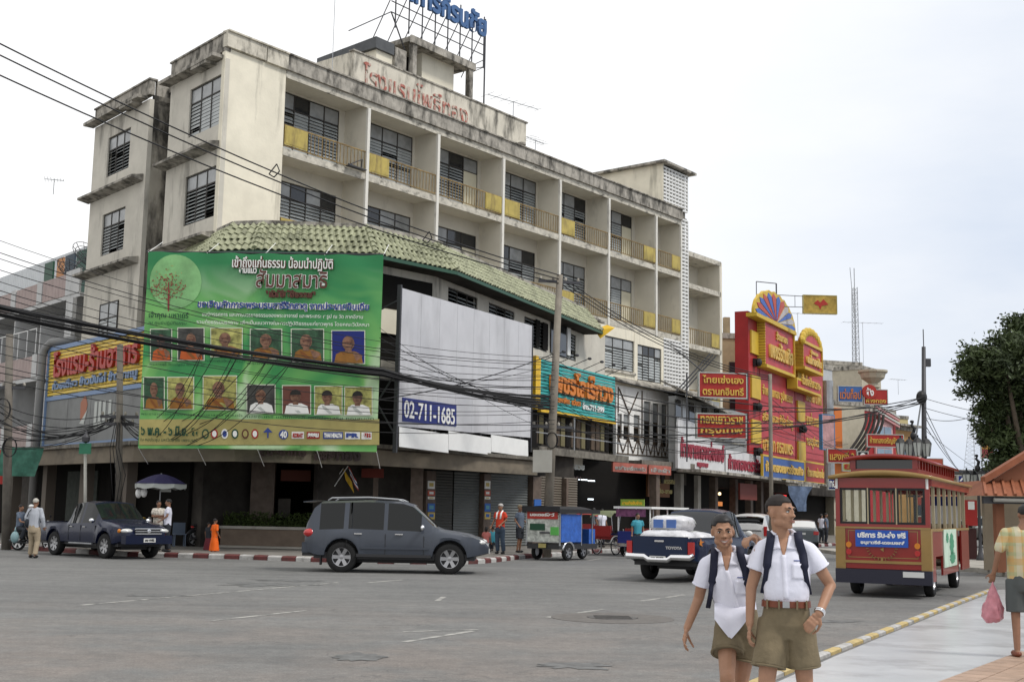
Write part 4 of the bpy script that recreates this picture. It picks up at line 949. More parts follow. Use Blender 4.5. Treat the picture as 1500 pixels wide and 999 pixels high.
for k in range(6):
 x=s0+.4+(s1-s0)*k/6;mb.bar((x,0,z1),(x+.1,-.9,z1+.35),.03);mb.ell((x+.1,-.95,z1+.35),(.12,.1,.07),8,5)
obj('spotlight_arm',mb,m_steel,ts,F1)
sh1=thing('wooden_shophouse','dark two storey shophouse with timber balcony behind the turquoise sign','shophouse',FM@Matrix.Translation((19.5,0,0)))
m_wood=mat('dark_timber',(.085,.06,.04),.8,var=.35,vscale=3)
FWD=fr2(F1@Vector((-.6,.35,0)),F1@Vector((s1+.1,.35,0)));LW=s1+.7
mb=MB();mb.box(0,LW,.0,.2,4.4,z0+.1);obj('upper_wall',mb,m_dim,sh1,FWD)
BO=[m_wood,m_wood,mat('olive_board',(.16,.14,.07),.8),m_dark];nb=int(LW/.54)
for k in range(nb):
 mb=MB();x=.1+k*.54;mb.box(x,x+.4,-.05,-.001,4.7,z0-.2);obj('timber_board',mb,BO[k%4],sh1,FWD)
mb=MB();mb.box(-.5,LW+.3,-.9,.0,4.25,4.42);mb.box(-.5,LW+.3,-.98,-.9,4.15,4.48);obj('canopy',mb,m_shaded_grime,sh1,FWD)
mb=MB();mb.bar((-.5,-.8,5.1),(LW+.3,-.8,5.1),.04);mb.bar((3.2,-.8,4.4),(3.2,-.8,6.0),.07);obj('rail',mb,m_galv,sh1,FWD)
vh=thing('white_shophouse','white two storey shophouse with crossed battens and tall narrow windows','shophouse',FM@Matrix.Translation((26.5,0,0)))
holes=[]
m_vw=mat('whitewashed_wall',(.80,.79,.76),.8,var=.04,dirt=(.3,.28,.25),dirtamt=.6,dscale=(1.5,1.5,.4),dpos=(.56,.75))
def vz(x,y):return onp(FM,x,y)
wins=[(902,606,909,642),(911,607,920,644),(926,608,935,647),(941,588,951,651),(954,591,963,653),(967,593,975,655)]
for(xa,ya,xb,yb)in wins:
 a=vz(xa,(ya+yb)/2)[0];b=vz(xb,(ya+yb)/2)[0];zt_=vz((xa+xb)/2,ya)[1];zb_=vz((xa+xb)/2,yb)[1];holes.append((a,b,zb_,zt_))
mb=wall_with_holes(26.45,31.85,4.5,8.5,holes,-.1,.1);obj('wall',mb,m_vw,vh,FM)
for h in holes:
 mb=MB();mb.box(h[0],h[1],.04,.06,h[2],h[3]);w_=obj('window',mb,m_dark,vh,FM)
 mb=MB();hh=h[3]-h[2];e=.03
 mb.box(h[0],h[0]+e,-.02,.03,h[2],h[3]);mb.box(h[1]-e,h[1],-.02,.03,h[2],h[3]);mb.box(h[0],h[1],-.02,.03,h[2]+hh*.5,h[2]+hh*.54);obj('shutter_frame',mb,m_wood,w_,FM)
 mb=MB();mb.box(h[0]+e,h[1]-e,.0,.02,h[2]+hh*.55,h[3]-.02);obj('curtain',mb,mat_c if 'mat_c' in globals()else m_glass,w_,FM)
mb=MB()
bt_=.05
for x0_,x1_ in((26.6,27.6),(27.6,28.6),(28.6,29.5),(29.5,30.3),(30.3,31.1),(31.1,31.8)):
 xm=(x0_+x1_)/2;mb.bar((x0_,-.13,5.75),(xm,-.13,4.9),bt_);mb.bar((x1_,-.13,5.75),(xm,-.13,4.9),bt_);mb.bar((x0_,-.125,4.8),(x0_,-.125,5.8),bt_)
for z in(5.82,4.82):mb.bar((26.5,-.12,z),(31.85,-.12,z),.06)
mb.bar((26.7,-.13,8.3),(27.7,-.13,7.0),bt_);mb.bar((28.6,-.13,8.3),(27.7,-.13,7.0),bt_);mb.bar((29.0,-.13,5.8),(29.0,-.13,8.4),bt_);mb.bar((26.6,-.13,7.0),(26.6,-.13,8.4),bt_)
obj('timber_batten',mb,m_wood,vh,FM,kind='stuff')
mb=MB();mb.prism([(26.3,-.55,8.6),(26.3,.1,8.9),(26.3,.1,9.02),(26.3,-.55,8.72)],(10.5,0,-.1));obj('eave',mb,m_grimy,vh,FM)
mb=MB();mb.box(26.45,32,-1.7,.0,4.2,4.42);mb.box(26.45,32,-1.75,-1.6,4.1,4.45);obj('canopy',mb,m_shaded_grime,vh,FM)
m_fadedred=mat('faded_red_awning',(.40,.12,.09),.7,var=.2,vscale=2)
FA=oF(1.9)
for(xa,xb,ya,yb)in((898,948,680,693),(951,983,686,697)):
 a,za_=onp(FA,xa,ya);b,zb_=onp(FA,xb,yb);m='พรชัยเครื่องครัว';
 bt=thing('awning_sign','faded red strip sign with pale letters under the canopy, '+('the longer left one' if xa<900 else 'the shorter right one'),'sign',FA@Matrix.Translation((a,0,3.7)))
 mb=MB();mb.box(a,b,0,.08,3.72,4.2);obj('panel',mb,m_fadedred,bt,FA)
 letters(m if xa<900 else 'เสื้อผ้า',bt,FA,a+.15,3.83,m_line,b-a-.3,.24,y=-.01,depth=.01,bold=.008)
dh=thing('grey_shophouse','grey shuttered upper storey squeezed between white shophouse and white gold shop sign','shophouse',FM@Matrix.Translation((32,0,0)))
mb=MB();mb.box(31.9,38.0,-.05,.2,4.2,8.5);obj('wall',mb,m_ng,dh,FM)
for k in range(9):
 a=32.0+k*.65;mb=MB();mb.box(a,a+.5,-.1,-.051,6.4,8.3);obj('shutter',mb,[m_glassd,m_dim,m_glass][k%3],dh,FM)
gf=thing('ground_floor_front','dark ground floor shopfronts with roller shutters and pillars under the canopy','shopfront',FM@Matrix.Translation((5,-3,0)))
m_shut=mat('roller_shutter_grey',(.13,.14,.137),.5,var=.15,vscale=.8);m_shutd=mat('roller_shutter_dark',(.07,.07,.065),.6);m_shutb=mat('roller_shutter_brown',(.13,.11,.085),.6)
GFF=oF(3.6)
sx_=lambda x:onp(GFF,x,740)[0]
mb=MB();mb.box(2,sx_(848),.3,.5,0,4.2);obj('back_wall',mb,m_dim,gf,GFF);mb=MB();mb.box(19,36,-.2,.0,0,4.3);obj('back_wall',mb,m_dark,gf,oF(.2))
def shutter(F,x0,x1,z0,z1,m,par=gf,y=.0):
 n=int((z1-z0)/.11);mb=MB()
 for k in range(n):
  a=z0+(z1-z0)*k/n;d=(z1-z0)/n;mb.add([(x0,y,a),(x1,y,a),(x1,y-.035,a+d*.5),(x0,y-.035,a+d*.5),(x1,y,a+d),(x0,y,a+d)],[(0,1,2,3),(3,2,4,5)])
 return obj('roller_shutter',mb,m,par,F,kind='stuff')
def sx(x,y=740,F=GFF):return onp(F,x,y)[0]
for xa,xb,m in[(632,662,m_shutd),(664,701,m_shut),(713,772,m_shut),(790,822,m_shutb),(826,845,m_shutb)]:
 shutter(GFF,sx(xa),sx(xb),.15,3.2,m)
m_pillar=mat('brown_tiled_pillar',(.12,.09,.07),.6,var=.25,vscale=4)
for xa,xb,m in[(617,631,m_pillar),(702,712,m_pillar),(774,786,m_pillar),(823,826,m_pillar)]:
 mb=MB();mb.box(sx(xa),sx(xb),-.25,.28,.15,3.15);obj('pillar',mb,m,gf,GFF)
m_post=[m_bw,mat('poster_blue',(.03,.12,.40),.5),mat('poster_red',(.50,.10,.06),.5),mat('poster_yellow',(.55,.42,.12),.5),mat('poster_teal',(.10,.30,.35),.5)]
for xc,ws in((624.5,5),(707,4)):
 for k,(ya,yb,ci)in enumerate([(704,716,0),(718,726,2),(727,731,0),(737,749,1),(750,760,3)]):
  a=onp(GFF,xc-ws,ya);b=onp(GFF,xc+ws,yb);mb=MB();mb.box(a[0],b[0],-.27,-.255,b[1],a[1]);po=obj('poster',mb,m_post[ci],gf,GFF)
  w_=b[0]-a[0];h_=a[1]-b[1]
  mb=MB();mb.box(a[0]+w_*.2,b[0]-w_*.2,-.276,-.271,b[1]+h_*.3,a[1]-h_*.25);obj('print_block',mb,m_post[(ci+3)%5],po,GFF)
a=onp(GFF,775,731);mb=MB();mb.box(a[0],a[0]+.5,-.30,-.26,a[1]-.9,a[1]);obj('poster',mb,m_post[1],gf,GFF)
FS=oF(3.0)
sg=board('hanging_shop_sign','dark shop sign with white letters partly hidden behind the utility pole','sign',FS,sx(806,685,FS),sx(838,685,FS),3.55,4.05,m_dim)
letters('ร้านเสริมสวย',sg,FS,sx(806,685,FS)+.1,3.62,m_bgrey,2.6,.34,y=-.01,depth=.02,bold=.01)
sg=board('white_phone_sign','narrow white sign reading a telephone number below the dark shop sign','sign',FS,sx(810,697,FS),sx(836,697,FS),3.1,3.4,m_bgrey)
letters('โทร.711151',sg,FS,sx(810,697,FS)+.1,3.14,m_blkletter,2.1,.2,y=-.01,depth=.01,bold=.006)
GC=fr2((-15.5,49.0),(-9.2,45.8));
fc=thing('food_court','dark open food court under the rounded corner canopy','food court',(-6,46.5,0))
FW=fr2((-11.6,48.0),(-3.0,48.0));mb=MB();mb.box(-4,10.2,4.0,4.2,.15,3.6);mb.box(-4,-3.8,0,4,.15,3.6);obj('back_wall',mb,m_dark,fc,FW)
FC2=fr2((-11.6,46.3),(-3.0,46.6))
def cx_(x,y=760,F=FC2):return onp(F,x,y)[0]
for xa,xb in((289,321),(365,400),(478,482),(500,506),(545,552),(600,618)):
 mb=MB();mb.box(cx_(xa),cx_(xb),0,.3,.15,3.6);obj('pillar',mb,m_pillar,fc,FC2)
for xa,xb,ya,yb,m in((328,348,681,699,m_greyp),(330,345,702,722,m_glass),(412,455,688,705,mat('dull_red_awning',(.10,.03,.02),.8)),(530,562,686,700,mat('dull_red_sign',(.16,.03,.02),.7)),(408,425,730,758,m_dim),(301,309,718,745,m_post[4])):
 a=onp(FC2,xa,ya);b=onp(FC2,xb,yb);mb=MB();mb.box(a[0],b[0],-.05 if xa!=301 else-.02,-.0,b[1],a[1]);obj('hanging_board',mb,m,fc,FC2)
def flag(label,P,cols,rz):
 t=thing('small_flag',label,'flag',TR(P.x,P.y,P.z,rz),'flags hanging in the food court')
 mb=MB();mb.bar((0,0,0),(.5,0,.75),.025);obj('stick',mb,m_white,t)
 n=len(cols);
 for k,m in enumerate(cols):
  mb=MB();mb.smooth=True;vs=[]
  for i in range(7):
   for j in(0,1):
    u=i/6;v=(k+j)/n;vs.append((.5+.55*u*.6+v*.1,.06*math.sin(u*6+v),.75-.5*u-.42*v))
  mb.add(vs,[(2*i,2*i+2,2*i+3,2*i+1)for i in range(6)]);obj('cloth_band',mb,m,t)
flag('yellow flag hanging at the food court entrance',at(482,715,45.8),[m_yellow],.2)
flag('striped red white and blue flag beside the yellow flag',at(490,712,45.6),[m_red,m_white,m_bblue,m_white,m_red],-.2)
F_PL=fr2(G(322,801,.15),G(452,804,.15));Lp=(G(452,804,.15)-G(322,801,.15)).length+1.2
pl=thing('concrete_planter','long brown concrete planter with a pale rim in front of the food court','planter',F_PL)
mb=MB();mb.box(0,Lp,0,.8,.15,.82);obj('planter_wall',mb,mat('planter_brown',(.17,.13,.10),.85,var=.15),pl,F_PL)
mb=MB();mb.box(-.05,Lp+.05,-.06,.1,.82,.92);mb.box(-.05,Lp+.05,.7,.86,.82,.92);mb.box(-.1,Lp+.1,-.25,-.001,.15,.22);obj('rim',mb,m_concrete,pl,F_PL)
m_leaf=mat('hedge_leaf',(.05,.075,.02),.6,var=.5,vscale=9)
def leaf_cloud(mb,n,fn,sz):
 for k in range(n):
  p=Vector(fn());a=Vector((rnd()-.5,rnd()-.5,rnd()-.5)).normalized();b=a.orthogonal().normalized();s_=sz*(.6+.8*rnd());c=a.cross(b)*.5
  mb.quad(p-a*s_,p+c*s_,p+a*s_,p-c*s_)
mb=MB();leaf_cloud(mb,2600,lambda:(rnd()*Lp,.1+rnd()*.6,.9+rnd()**1.3*(.42+.12*math.sin(rnd()*9))),.06)
h_=obj('low_hedge',mb,m_leaf,None,F_PL,label='low green hedge growing in the long planter before the food court',cat='hedge')
m_signw=mat('sign_white',(.62,.62,.62),.5,var=.05,dirt=(.35,.35,.36),dirtamt=.5,dscale=(1,1,.4));m_redl2=mat('deep_red_letter',(.30,.03,.05),.5)
def rx(x,y):return onp(RM,x,y)[0]
gs=thing('white_gold_shop_sign','white sign with tall dark red letters and a curved peak','sign',RM@Matrix.Translation((-1,0,4)))
a,b=rx(993,665),rx(1061,670)
mb=MB();mb.prism([(a,0,4.12),(b,0,4.12),(b,0,5.75),(a+(b-a)*.75,0,5.85),(a+(b-a)*.5,0,6.35),(a+(b-a)*.35,0,6.75),(a+.15,0,6.95),(a,0,6.5)],(0,.15,0));obj('panel',mb,m_signw,gs,RM)
letters('ห้างขายทองเล่งหงษ์',gs,RM,a+.35,4.75,m_redl2,b-a-.5,1.15,y=-.02,depth=.05,bold=.03)
letters('กรุงเทพ',gs,RM,a+3,4.25,m_redl2,1.9,.34,y=-.02,depth=.04,bold=.02)
a2,b2=rx(1063,670),rx(1116,680)
gs2=thing('grey_gold_shop_sign','plain pale grey sign with tall red letters right of the white one','sign',RM@Matrix.Translation((a2,0,4)))
mb=MB();mb.box(a2+.02,b2,0,.15,4.12,5.55);obj('panel',mb,m_signw,gs2,RM)
letters('ห้างทองตราวัว',gs2,RM,a2+.4,4.4,m_redl2,b2-a2-.8,.95,y=-.02,depth=.05,bold=.03)
row=thing('gold_shop_row','row of old two storey gold shops under tiled eaves after the hotel','shop row',RM)
mb=MB();mb.box(-.6,15.2,.16,.4,4.0,8.1);mb.box(-.6,-.45,.4,.6,4,8.1);obj('upper_wall',mb,m_ng,row,RM)
mb=MB();mb.box(-.7,15.2,-1.3,.1,3.92,4.08);obj('canopy',mb,m_grimy,row,RM)
m_rooft=mat('dark_wavy_tile',(.16,.15,.125),.8,var=.4,vscale=5)
mb=MB();k=0;x=6.0
while x<11.8:
 y=0
 for r in range(7):mb.prism([(x,.1+r*.3,6.0+r*.3),(x+.14,.1+r*.3,6.08+r*.3),(x+.28,.1+r*.3,6.0+r*.3)],(0,.34,.30))
 x+=.3
obj('roof_tiles',mb,m_rooft,row,RM,kind='stuff')
mb=MB();mb.prism([(-.8,-.9,8.05),(-.8,1.0,8.9),(-.8,1.0,9.0),(-.8,-.9,8.17)],(10,0,-.8));obj('eave',mb,m_grimy,row,RM)
for k in range(7):
 x=-.8+k*1.1;mb=MB();mb.box(x,x+.8,.1,.159,6.3,7.9);obj('window',mb,[m_glassd,m_glass][k%2],row,RM)
mb=MB()
for k in range(3):mb.bar(RM@Vector((-1+k*.5,.1,8.2)),RM@Vector((1.2+k*.5,-1.2,10.6)),.06)
for k in range(2):mb.bar(RM@Vector((.4+k*.9,-.8,8.4)),RM@Vector((1.0+k*.9,-1.6,8.5)),.4,.12)
obj('floodlight_frame',mb,m_steel,row,I4)
mb=MB();mb.box(.3,1.2,-1.5,-1.0,8.35,8.6);obj('floodlight',mb,m_white,row,RM)
mb=MB();mb.box(-.5,60,2.2,2.4,0,4.3);obj('ground_back_wall',mb,m_dark,row,RM)
mb=MB();mb.box(-.6,60,1.0,2.2,3.3,4.0);obj('lintel',mb,m_dim,row,RM)
for x in(977,1012,1037,1062,1091,1113,1128,1140):
 a=rx(x,730);mb=MB();mb.box(a,a+.5,.6,1.0,.15,3.9);obj('pillar',mb,m_concrete if x in(1012,1037)else m_pillar,row,RM)
m_glow=mat('warm_shop_light',(.9,.4,.1),.5,emit=(1,.32,.08),estr=.55);m_bulb=mat('bulb',(1,.8,.5),.5,emit=(1,.7,.35),estr=2.5);m_redneon=mat('red_neon',(1,.05,.05),.5,emit=(1,.03,.03),estr=1.3);m_tubel=mat('fluorescent_tube',(.9,.95,1),.5,emit=(.85,.95,1),estr=3.0);m_bluescr=mat('blue_lit_sign',(.1,.2,.5),.5,emit=(.1,.35,.9),estr=.5)
def litbox(name,label,xa,ya,xb,yb,m,F,cat,d=.06):
 a=onp(F,xa,ya);b=onp(F,xb,yb);mb=MB();mb.box(min(a[0],b[0]),max(a[0],b[0]),-d,0,b[1],a[1]);return solo(name,mb,m,label,cat,F)
RF2=frame(RO,AR,-1.6)
litbox('lit_display_case','orange lit display case deep inside the gold shop',1041,734,1057,741,m_glow,RF2,'display case')
litbox('red_lit_sign','small red lit sign inside the gold shop above the display case',1041,723,1048,728,m_redneon,RF2,'sign')
mb=MB();P=at(1054,723,71);mb.ell(P,.09,8,6);solo('light_bulb',mb,m_bulb,'glowing bulb inside the gold shop right of the red lit sign','light bulb')
litbox('red_led_sign','red LED sign over a shop entrance behind the taller schoolboy',1136,724,1151,728,m_redneon,RF2,'sign')
litbox('blue_lit_sign','small blue lit sign in the dark shop behind the green vehicle placard',983,728,996,731,m_bluescr,RF2,'sign')
FT=oF(2.2)
litbox('fluorescent_tube','long fluorescent tube lit above a shop entrance, left one of the pair',838,701,859,703.5,m_tubel,oF(1.2),'lamp')
litbox('fluorescent_tube','short fluorescent tube lit above a shop entrance, right one of the pair',861,703,870,705,m_tubel,oF(1.2),'lamp')
litbox('fluorescent_tube','small fluorescent tube lit low inside the shop below the other two',861,730,868,732,m_tubel,oF(1.0),'lamp')
FX=oF(1.0)
sg=board('brown_hanging_sign','brown sign with dull yellow letters hanging under the canopy above the vehicles','sign',FX,sx(949,705,FX),sx(981,710,FX),2.55,3.75,mat('brown_sign',(.14,.06,.02),.6))
letters('ทองรูปพรรณ',sg,FX,sx(949,705,FX)+.2,3.2,m_bgold,2.6,.4,y=-.01,depth=.02,bold=.01);letters('รับซื้อ-ขาย',sg,FX,sx(949,705,FX)+.5,2.75,m_bgold,2.0,.3,y=-.01,depth=.02,bold=.01)
sg=board('dark_red_hanging_sign','dark red sign with worn lettering hanging below the pale grey gold shop sign','sign',frame(RO,AR,.4),rx(1075,715),rx(1100,718),2.6,3.6,mat('dark_red_sign',(.16,.03,.02),.6))
def hang_sign(name,label,x0,y0,x1,y1,Y,rot,lines,m=m_red,mt=m_gold,fm_=m_bgrey,th=.25,group=None,tw=None):
 c=at((x0+x1)/2,(y0+y1)/2,Y);w_=(x1-x0)/1800*c.y/math.cos(rot);h_=(y1-y0)/1800*c.y
 F=TR(c.x-w_/2*math.cos(rot),c.y-w_/2*math.sin(rot),c.z-h_/2,rot)
 t=thing(name,label,'sign',F,group)
 mb=MB();mb.box(0,w_,0,th,0,h_);obj('panel',mb,m,t)
 mb=MB();e=.05;mb.box(-e,w_+e,-.02,th+.02,-e,0);mb.box(-e,w_+e,-.02,th+.02,h_,h_+e);mb.box(-e,0,-.02,th+.02,0,h_);mb.box(w_,w_+e,-.02,th+.02,0,h_);obj('border',mb,fm_,t)
 n=len(lines);ph=h_/n
 for k,s in enumerate(lines):
  if s:letters(s,t,F,w_*.06,h_-(k+1)*ph+ph*.16,mt,w_*.88,ph*.68,y=-.01,depth=.04,bold=.009)
 return t,F,w_,h_
t,F,w_,h_=hang_sign('red_hanging_sign','upper red sign with gold letters projecting before the hotel screen',1024,547,1094,582,60,.12,['ไทยเซ่งเฮง','ตรานกอินทรี'])
mb=MB();mb.bar((.3,.1,h_),(-.6,2.5,h_+1.5),.05);mb.bar((w_+.08,.12,-.1),(w_+.08,.12,h_+.1),.1);obj('bracket',mb,m_steel,t,F)
t,F,w_,h_=hang_sign('red_hanging_sign','lower red sign with gold letters projecting above the white gold shop sign',1021,607,1093,641,60,.1,['ทองเยาวราช','กรุงเทพ'])
mb=MB();mb.bar((-.5,.1,-1.2),(-.5,.1,h_+2),.06);mb.bar((-.5,.1,-.2),(w_,.1,-.2),.05);mb.bar((w_+.08,.12,-.1),(w_+.08,.12,h_+.1),.1);obj('bracket',mb,m_steel,t,F)
fw=thing('far_wing','cream building with stacked balconies just past the perforated stair tower','building',FM@Matrix.Translation((35.5,1.2,0)))
FW2=oF(-1.0)
mb=MB();mb.box(34.3,40.2,1.6,8,8,17.6);obj('back_wall',mb,m_wall_in,fw,FW2)
mb=MB();mb.box(40.0,40.2,0,1.6,4,17.75);obj('partition_fin',mb,m_wall_in,fw,FW2);mb=MB();mb.box(40.2,40.3,0,9,4,17.7);obj('side_wall',mb,m_wall,fw,FW2)
for z in(8.2,12.0,15.75,17.7):
 z_=z if z<17 else 17.75
 mb=MB();mb.box(34.3,40.2,-.01 if z>17 else-.0,1.6,z_-.3,z_);obj('floor_slab',mb,m_edge,fw,FW2)
for z in(8.2,12.0,15.75)[0:2]:
 mb=MB();mb.box(34.4,40,.02,.06,z+.92,z+.98)
 for k in range(24):mb.box(34.5+k*.23,34.53+k*.23,.02,.05,z,z+.92)
 obj('balcony_railing',mb,m_rust,fw,FW2)
 mb=MB();mb.box(38.9,39.9,-.03,.0,z+.1,z+.95);obj('yellow_panel',mb,m_yel,fw,FW2)
 for x in(36.5,):mb=MB();mb.box(x,x+.8,1.5,1.59,z+1.7,z+2.7);obj('window',mb,m_dark,fw,FW2)
mb=MB();mb.box(34.4,40,-.02,.04,15.8,16.7)
mb=MB();mb.box(38.6,39.9,-.03,.0,12.1,12.95)
def box_building(label,name,F,x0,x1,d,h,m,z0=0,wins=(),par_h=.4,roof=m_grimy,y0=0):
 t=thing(name,label,'building',F@Matrix.Translation((x0,0,0)))
 mb=MB();mb.box(x0,x1,y0,y0+d,z0,h);obj('wall',mb,m,t,F)
 mb=MB();mb.box(x0-.08,x1+.08,y0-.08,y0+.15,h,h+par_h);mb.box(x0-.08,x0+.15,y0+.15,y0+d,h,h+par_h);mb.box(x0,x1,y0+.15,y0+d,h,h+.1);obj('parapet',mb,roof,t,F)
 for(a,b,c,e)in wins:
  mb=MB();mb.box(a,b,y0-.05,y0-.005,c,e);w_=obj('window',mb,m_frame,t,F)
  mb=MB();g=.05;mb.box(a+g,b-g,y0-.06,y0-.051,c+g,e-g);obj('pane',mb,m_glassd,w_,F)
  mb=MB();mb.box(a-.08,b+.08,y0-.16,y0-.005,c-.12,c-.01);obj('window_sill',mb,m_edge,w_,F)
 return t
m_beige=mat('beige_render',(.36,.28,.17),.85,var=.12,dirt=(.15,.12,.08),dirtamt=.6,dscale=(1,1,.4))
FBg=frame((at(1058,500,90).x,90,0),.12)
bx=lambda x:onp(FBg,x,500)[0]
t=box_building('beige building end wall seen between the balconied wing and the red sign tower','beige_building',FBg,bx(1055),bx(1100),10,onp(FBg,1070,496)[1],m_beige,0,[(bx(1068),bx(1078),onp(FBg,1070,550)[1],onp(FBg,1070,530)[1]),(bx(1068),bx(1078),onp(FBg,1070,610)[1],onp(FBg,1070,584)[1])])
mb=MB();a=bx(1064);mb.box(a,a+.45,.5,.9,15,onp(FBg,1065,463)[1]);obj('chimney_post',mb,m_beige,t,FBg)
m_rbld=mat('red_cladding',(.34,.022,.025),.5,var=.12,vscale=.8);m_rpink=mat('sunfaded_red_panel',(.42,.045,.055),.5,var=.12,vscale=1);m_ylw=mat('yellow_trim',(.56,.38,.04),.5,var=.1,vscale=1)
def rp(x,y):return onp(RM,x,y)
def gold_tower(label,xs,xe,y_side_top,box,prt,rows,fan,y_bottom,sidew,idx):
 s0=rp(xs,600)[0];s1=rp(xe,600)[0]
 t=thing('gold_shop_tower',label,'shop building',RM@Matrix.Translation((s0,0,0)))
 ztop=rp(xs+2,y_side_top)[1];zb=rp(xe,y_bottom)[1]
 mb=MB();mb.box(s0,s1,0,.9,4.1,ztop);obj('facade',mb,m_rbld,t,RM)
 z=ztop-1.2;k=0
 while z>6:
  mb=MB();mb.box(s0+.35,s0+2.3,-.12,-.001,z-1.5,z);obj('yellow_light_box',mb,m_ylw,t,RM)
  mb=MB();mb.box(s0+.9,s0+1.5,-.2,-.02,z-2.3,z-1.8);mb.ell((s0+1.2,-.3,z-2.05),(.28,.25,.28),8,6);obj('spot_lamp',mb,m_blk,t,RM)
  z-=2.9;k+=1
 bx0,by0,bx1,by1=box
 FBx=frame(RO,AR,prt)
 a0=onp(FBx,bx0,by0);a1=onp(FBx,bx1,by1);zt_,zb_=a0[1],a1[1]
 mb=MB();mb.box(a0[0],a1[0],0,prt-.01,zb_,zt_);obj('title_box',mb,m_rpink,t,FBx)
 e=.14;mb=MB();mb.box(a0[0]-e,a1[0]+e,-.12,prt-.01,zt_,zt_+e*1.5);mb.box(a0[0]-e,a1[0]+e,-.12,prt-.01,zb_-e*1.5,zb_);mb.box(a1[0],a1[0]+e,-.12,prt-.01,zb_,zt_);obj('yellow_trim',mb,m_ylw,t,FBx)
 n=16
 for k in range(n):
  z_=zb_+(zt_-zb_)*k/n;mb=MB();mb.box(a0[0]-.1,a0[0]-.001,0,prt-.01,z_+.02,z_+(zt_-zb_)/n-.02);obj('yellow_slat',mb,m_ylw,t,FBx)
 W_=a1[0]-a0[0];H_=zt_-zb_
 letters(rows[0][0],t,FBx,a0[0]+W_*.35,zb_+H_*.66,m_gold,W_*.4,H_*.2,y=-.01,depth=.1,bold=.02)
 letters(rows[0][1],t,FBx,a0[0]+W_*.1,zb_+H_*.18,m_gold,W_*.82,H_*.42,y=-.01,depth=.15,bold=.035)
 zz_=zb_-1.1
 for s in rows[1]:
  letters(s,t,RM,s0+2.8,zz_-1.0,m_gold,s1-s0-3.6,.95,y=-.01,depth=.08,bold=.015)
  mb=MB();mb.box(s0+2.3,s1-.2,-.06,-.001,zz_-1.32,zz_-1.26);obj('panel_joint',mb,m_rbld,t,RM)
  zz_-=1.75
  if zz_<6.6:break
 mb=MB();mb.box(s0+2.4,s1-.1,-.03,-.001,5.9,zb_-.2);obj('lower_panel',mb,m_rpink,t,RM)
 return t,s0,s1,ztop,(a0,a1,FBx)
t,s0,s1,zt1,(a0,a1,FBx)=gold_tower('tall red sign tower with gold letters topped by a striped fan',1097,1164,457,(1121,469,1162,549),.55,(('ร้านทอง','เพชรรัตนกิจ'),['จำหน่ายทอง รูปพรรณ','สร้อย แหวน กำไล ต่างหู','นาฬิกา กรอบพระ','ทองคำแท่ง','รับซื้อทองเก่า ให้ราคา']),True,670,19,1)
fl_,fr__=onp(FBx,1103,470)[0],onp(FBx,1165,480)[0];cxs=(fl_+fr__)/2;zf=onp(FBx,1104,458)[1];wfan=(fr__-fl_)/2*.95;m_fb=mat('fan_blue',(.06,.13,.42),.5);m_fr=mat('fan_red',(.45,.08,.06),.5);m_fp=mat('fan_pale',(.45,.42,.42),.5)
n=12
for k in range(n):
 t0=math.pi*(1-k/n);t1=math.pi*(1-(k+1)/n);tm_=(t0+t1)/2
 P_=lambda t_,r,yy:(cxs+wfan*r*math.cos(t_),yy,zf+1.95*r*math.sin(t_))
 mb=MB();mb.prism([P_(tm_,.08,-.1),P_(t0-.02,.88,-.1),P_(tm_,1.0,-.1),P_(t1+.02,.88,-.1)],(0,.3,0));obj('fan_blade',mb,[m_fb,m_fr,m_fb,m_fr,m_fb,m_fr][k%6]if k<8 else[m_fp,m_fb][k%2],t,FBx)
mb=MB();mb.prism([(cxs+wfan*1.03*math.cos(a),-.06,zf+2.08*math.sin(a)*(1+.03*math.sin(a*24)))for a in[math.pi*k/48 for k in range(49)]],(0,.2,0));obj('fan_border',mb,m_ylw,t,FBx)
mb=MB();mb.box(a0[0]-2.6,a1[0]+.3,-.2,.5,zf-.22,zf+.02);obj('yellow_trim',mb,m_ylw,t,FBx)
t,s0b,s1b,zt2,(b0,b1,FBy)=gold_tower('second red sign tower with a yellow flank right behind the first',1165,1206,505,(1177,503,1203,547),1.0,(('ห้างทอง','แม่ทองใบ'),['เพชร ทอง นาฬิกา','ขายส่ง ขายปลีก','ทองรูปพรรณ','บริการดี']),False,690,8,2)
cxb=(b0[0]+b1[0])/2;hw=(b1[0]-b0[0])/2
mb=MB();mb.prism([(cxb+hw*math.cos(a),0,b0[1]+.1+hw*.38*math.sin(a))for a in[math.pi*k/20 for k in range(21)]],(0,.4,0));obj('arched_top',mb,m_rpink,t,FBy)
mb=MB()
for k in range(10):
 a=math.pi*(k+.5)/10;mb.ell((cxb+hw*1.0*math.cos(a),.1,b0[1]+.1+hw*.4*math.sin(a)),(.45,.25,.35),8,6)
obj('scalloped_edge',mb,m_ylw,t,FBy,kind='stuff')
F8=frame(RO,AR,.8);q0=onp(F8,1168,549);q1=onp(F8,1202,578)
bs=board('red_sign_box','small red sign box with yellow borders below the arched box of the second tower','sign',F8,q0[0],q1[0],q1[1],q0[1]-.35,m_rpink,.7,m_ylw,.16)
letters('ฮั่วเซ่งหลีเยาวราช',bs,F8,q0[0]+1,q1[1]+.25,m_gold,q1[0]-q0[0]-1.6,.75,y=-.02,depth=.08,bold=.02)
mb=MB();c=rp(1170,600);mb.cyl((c[0]-.2,-2.2,4),(c[0]-.2,-2.2,rp(1170,560)[1]),.38,12);solo('steel_column',mb,m_galv,'thick pale steel column between the two red sign towers','column',RM)
a_,b_=rp(1117,680)[0],rp(1178,690)[0]
F5=frame(RO,AR,.6)
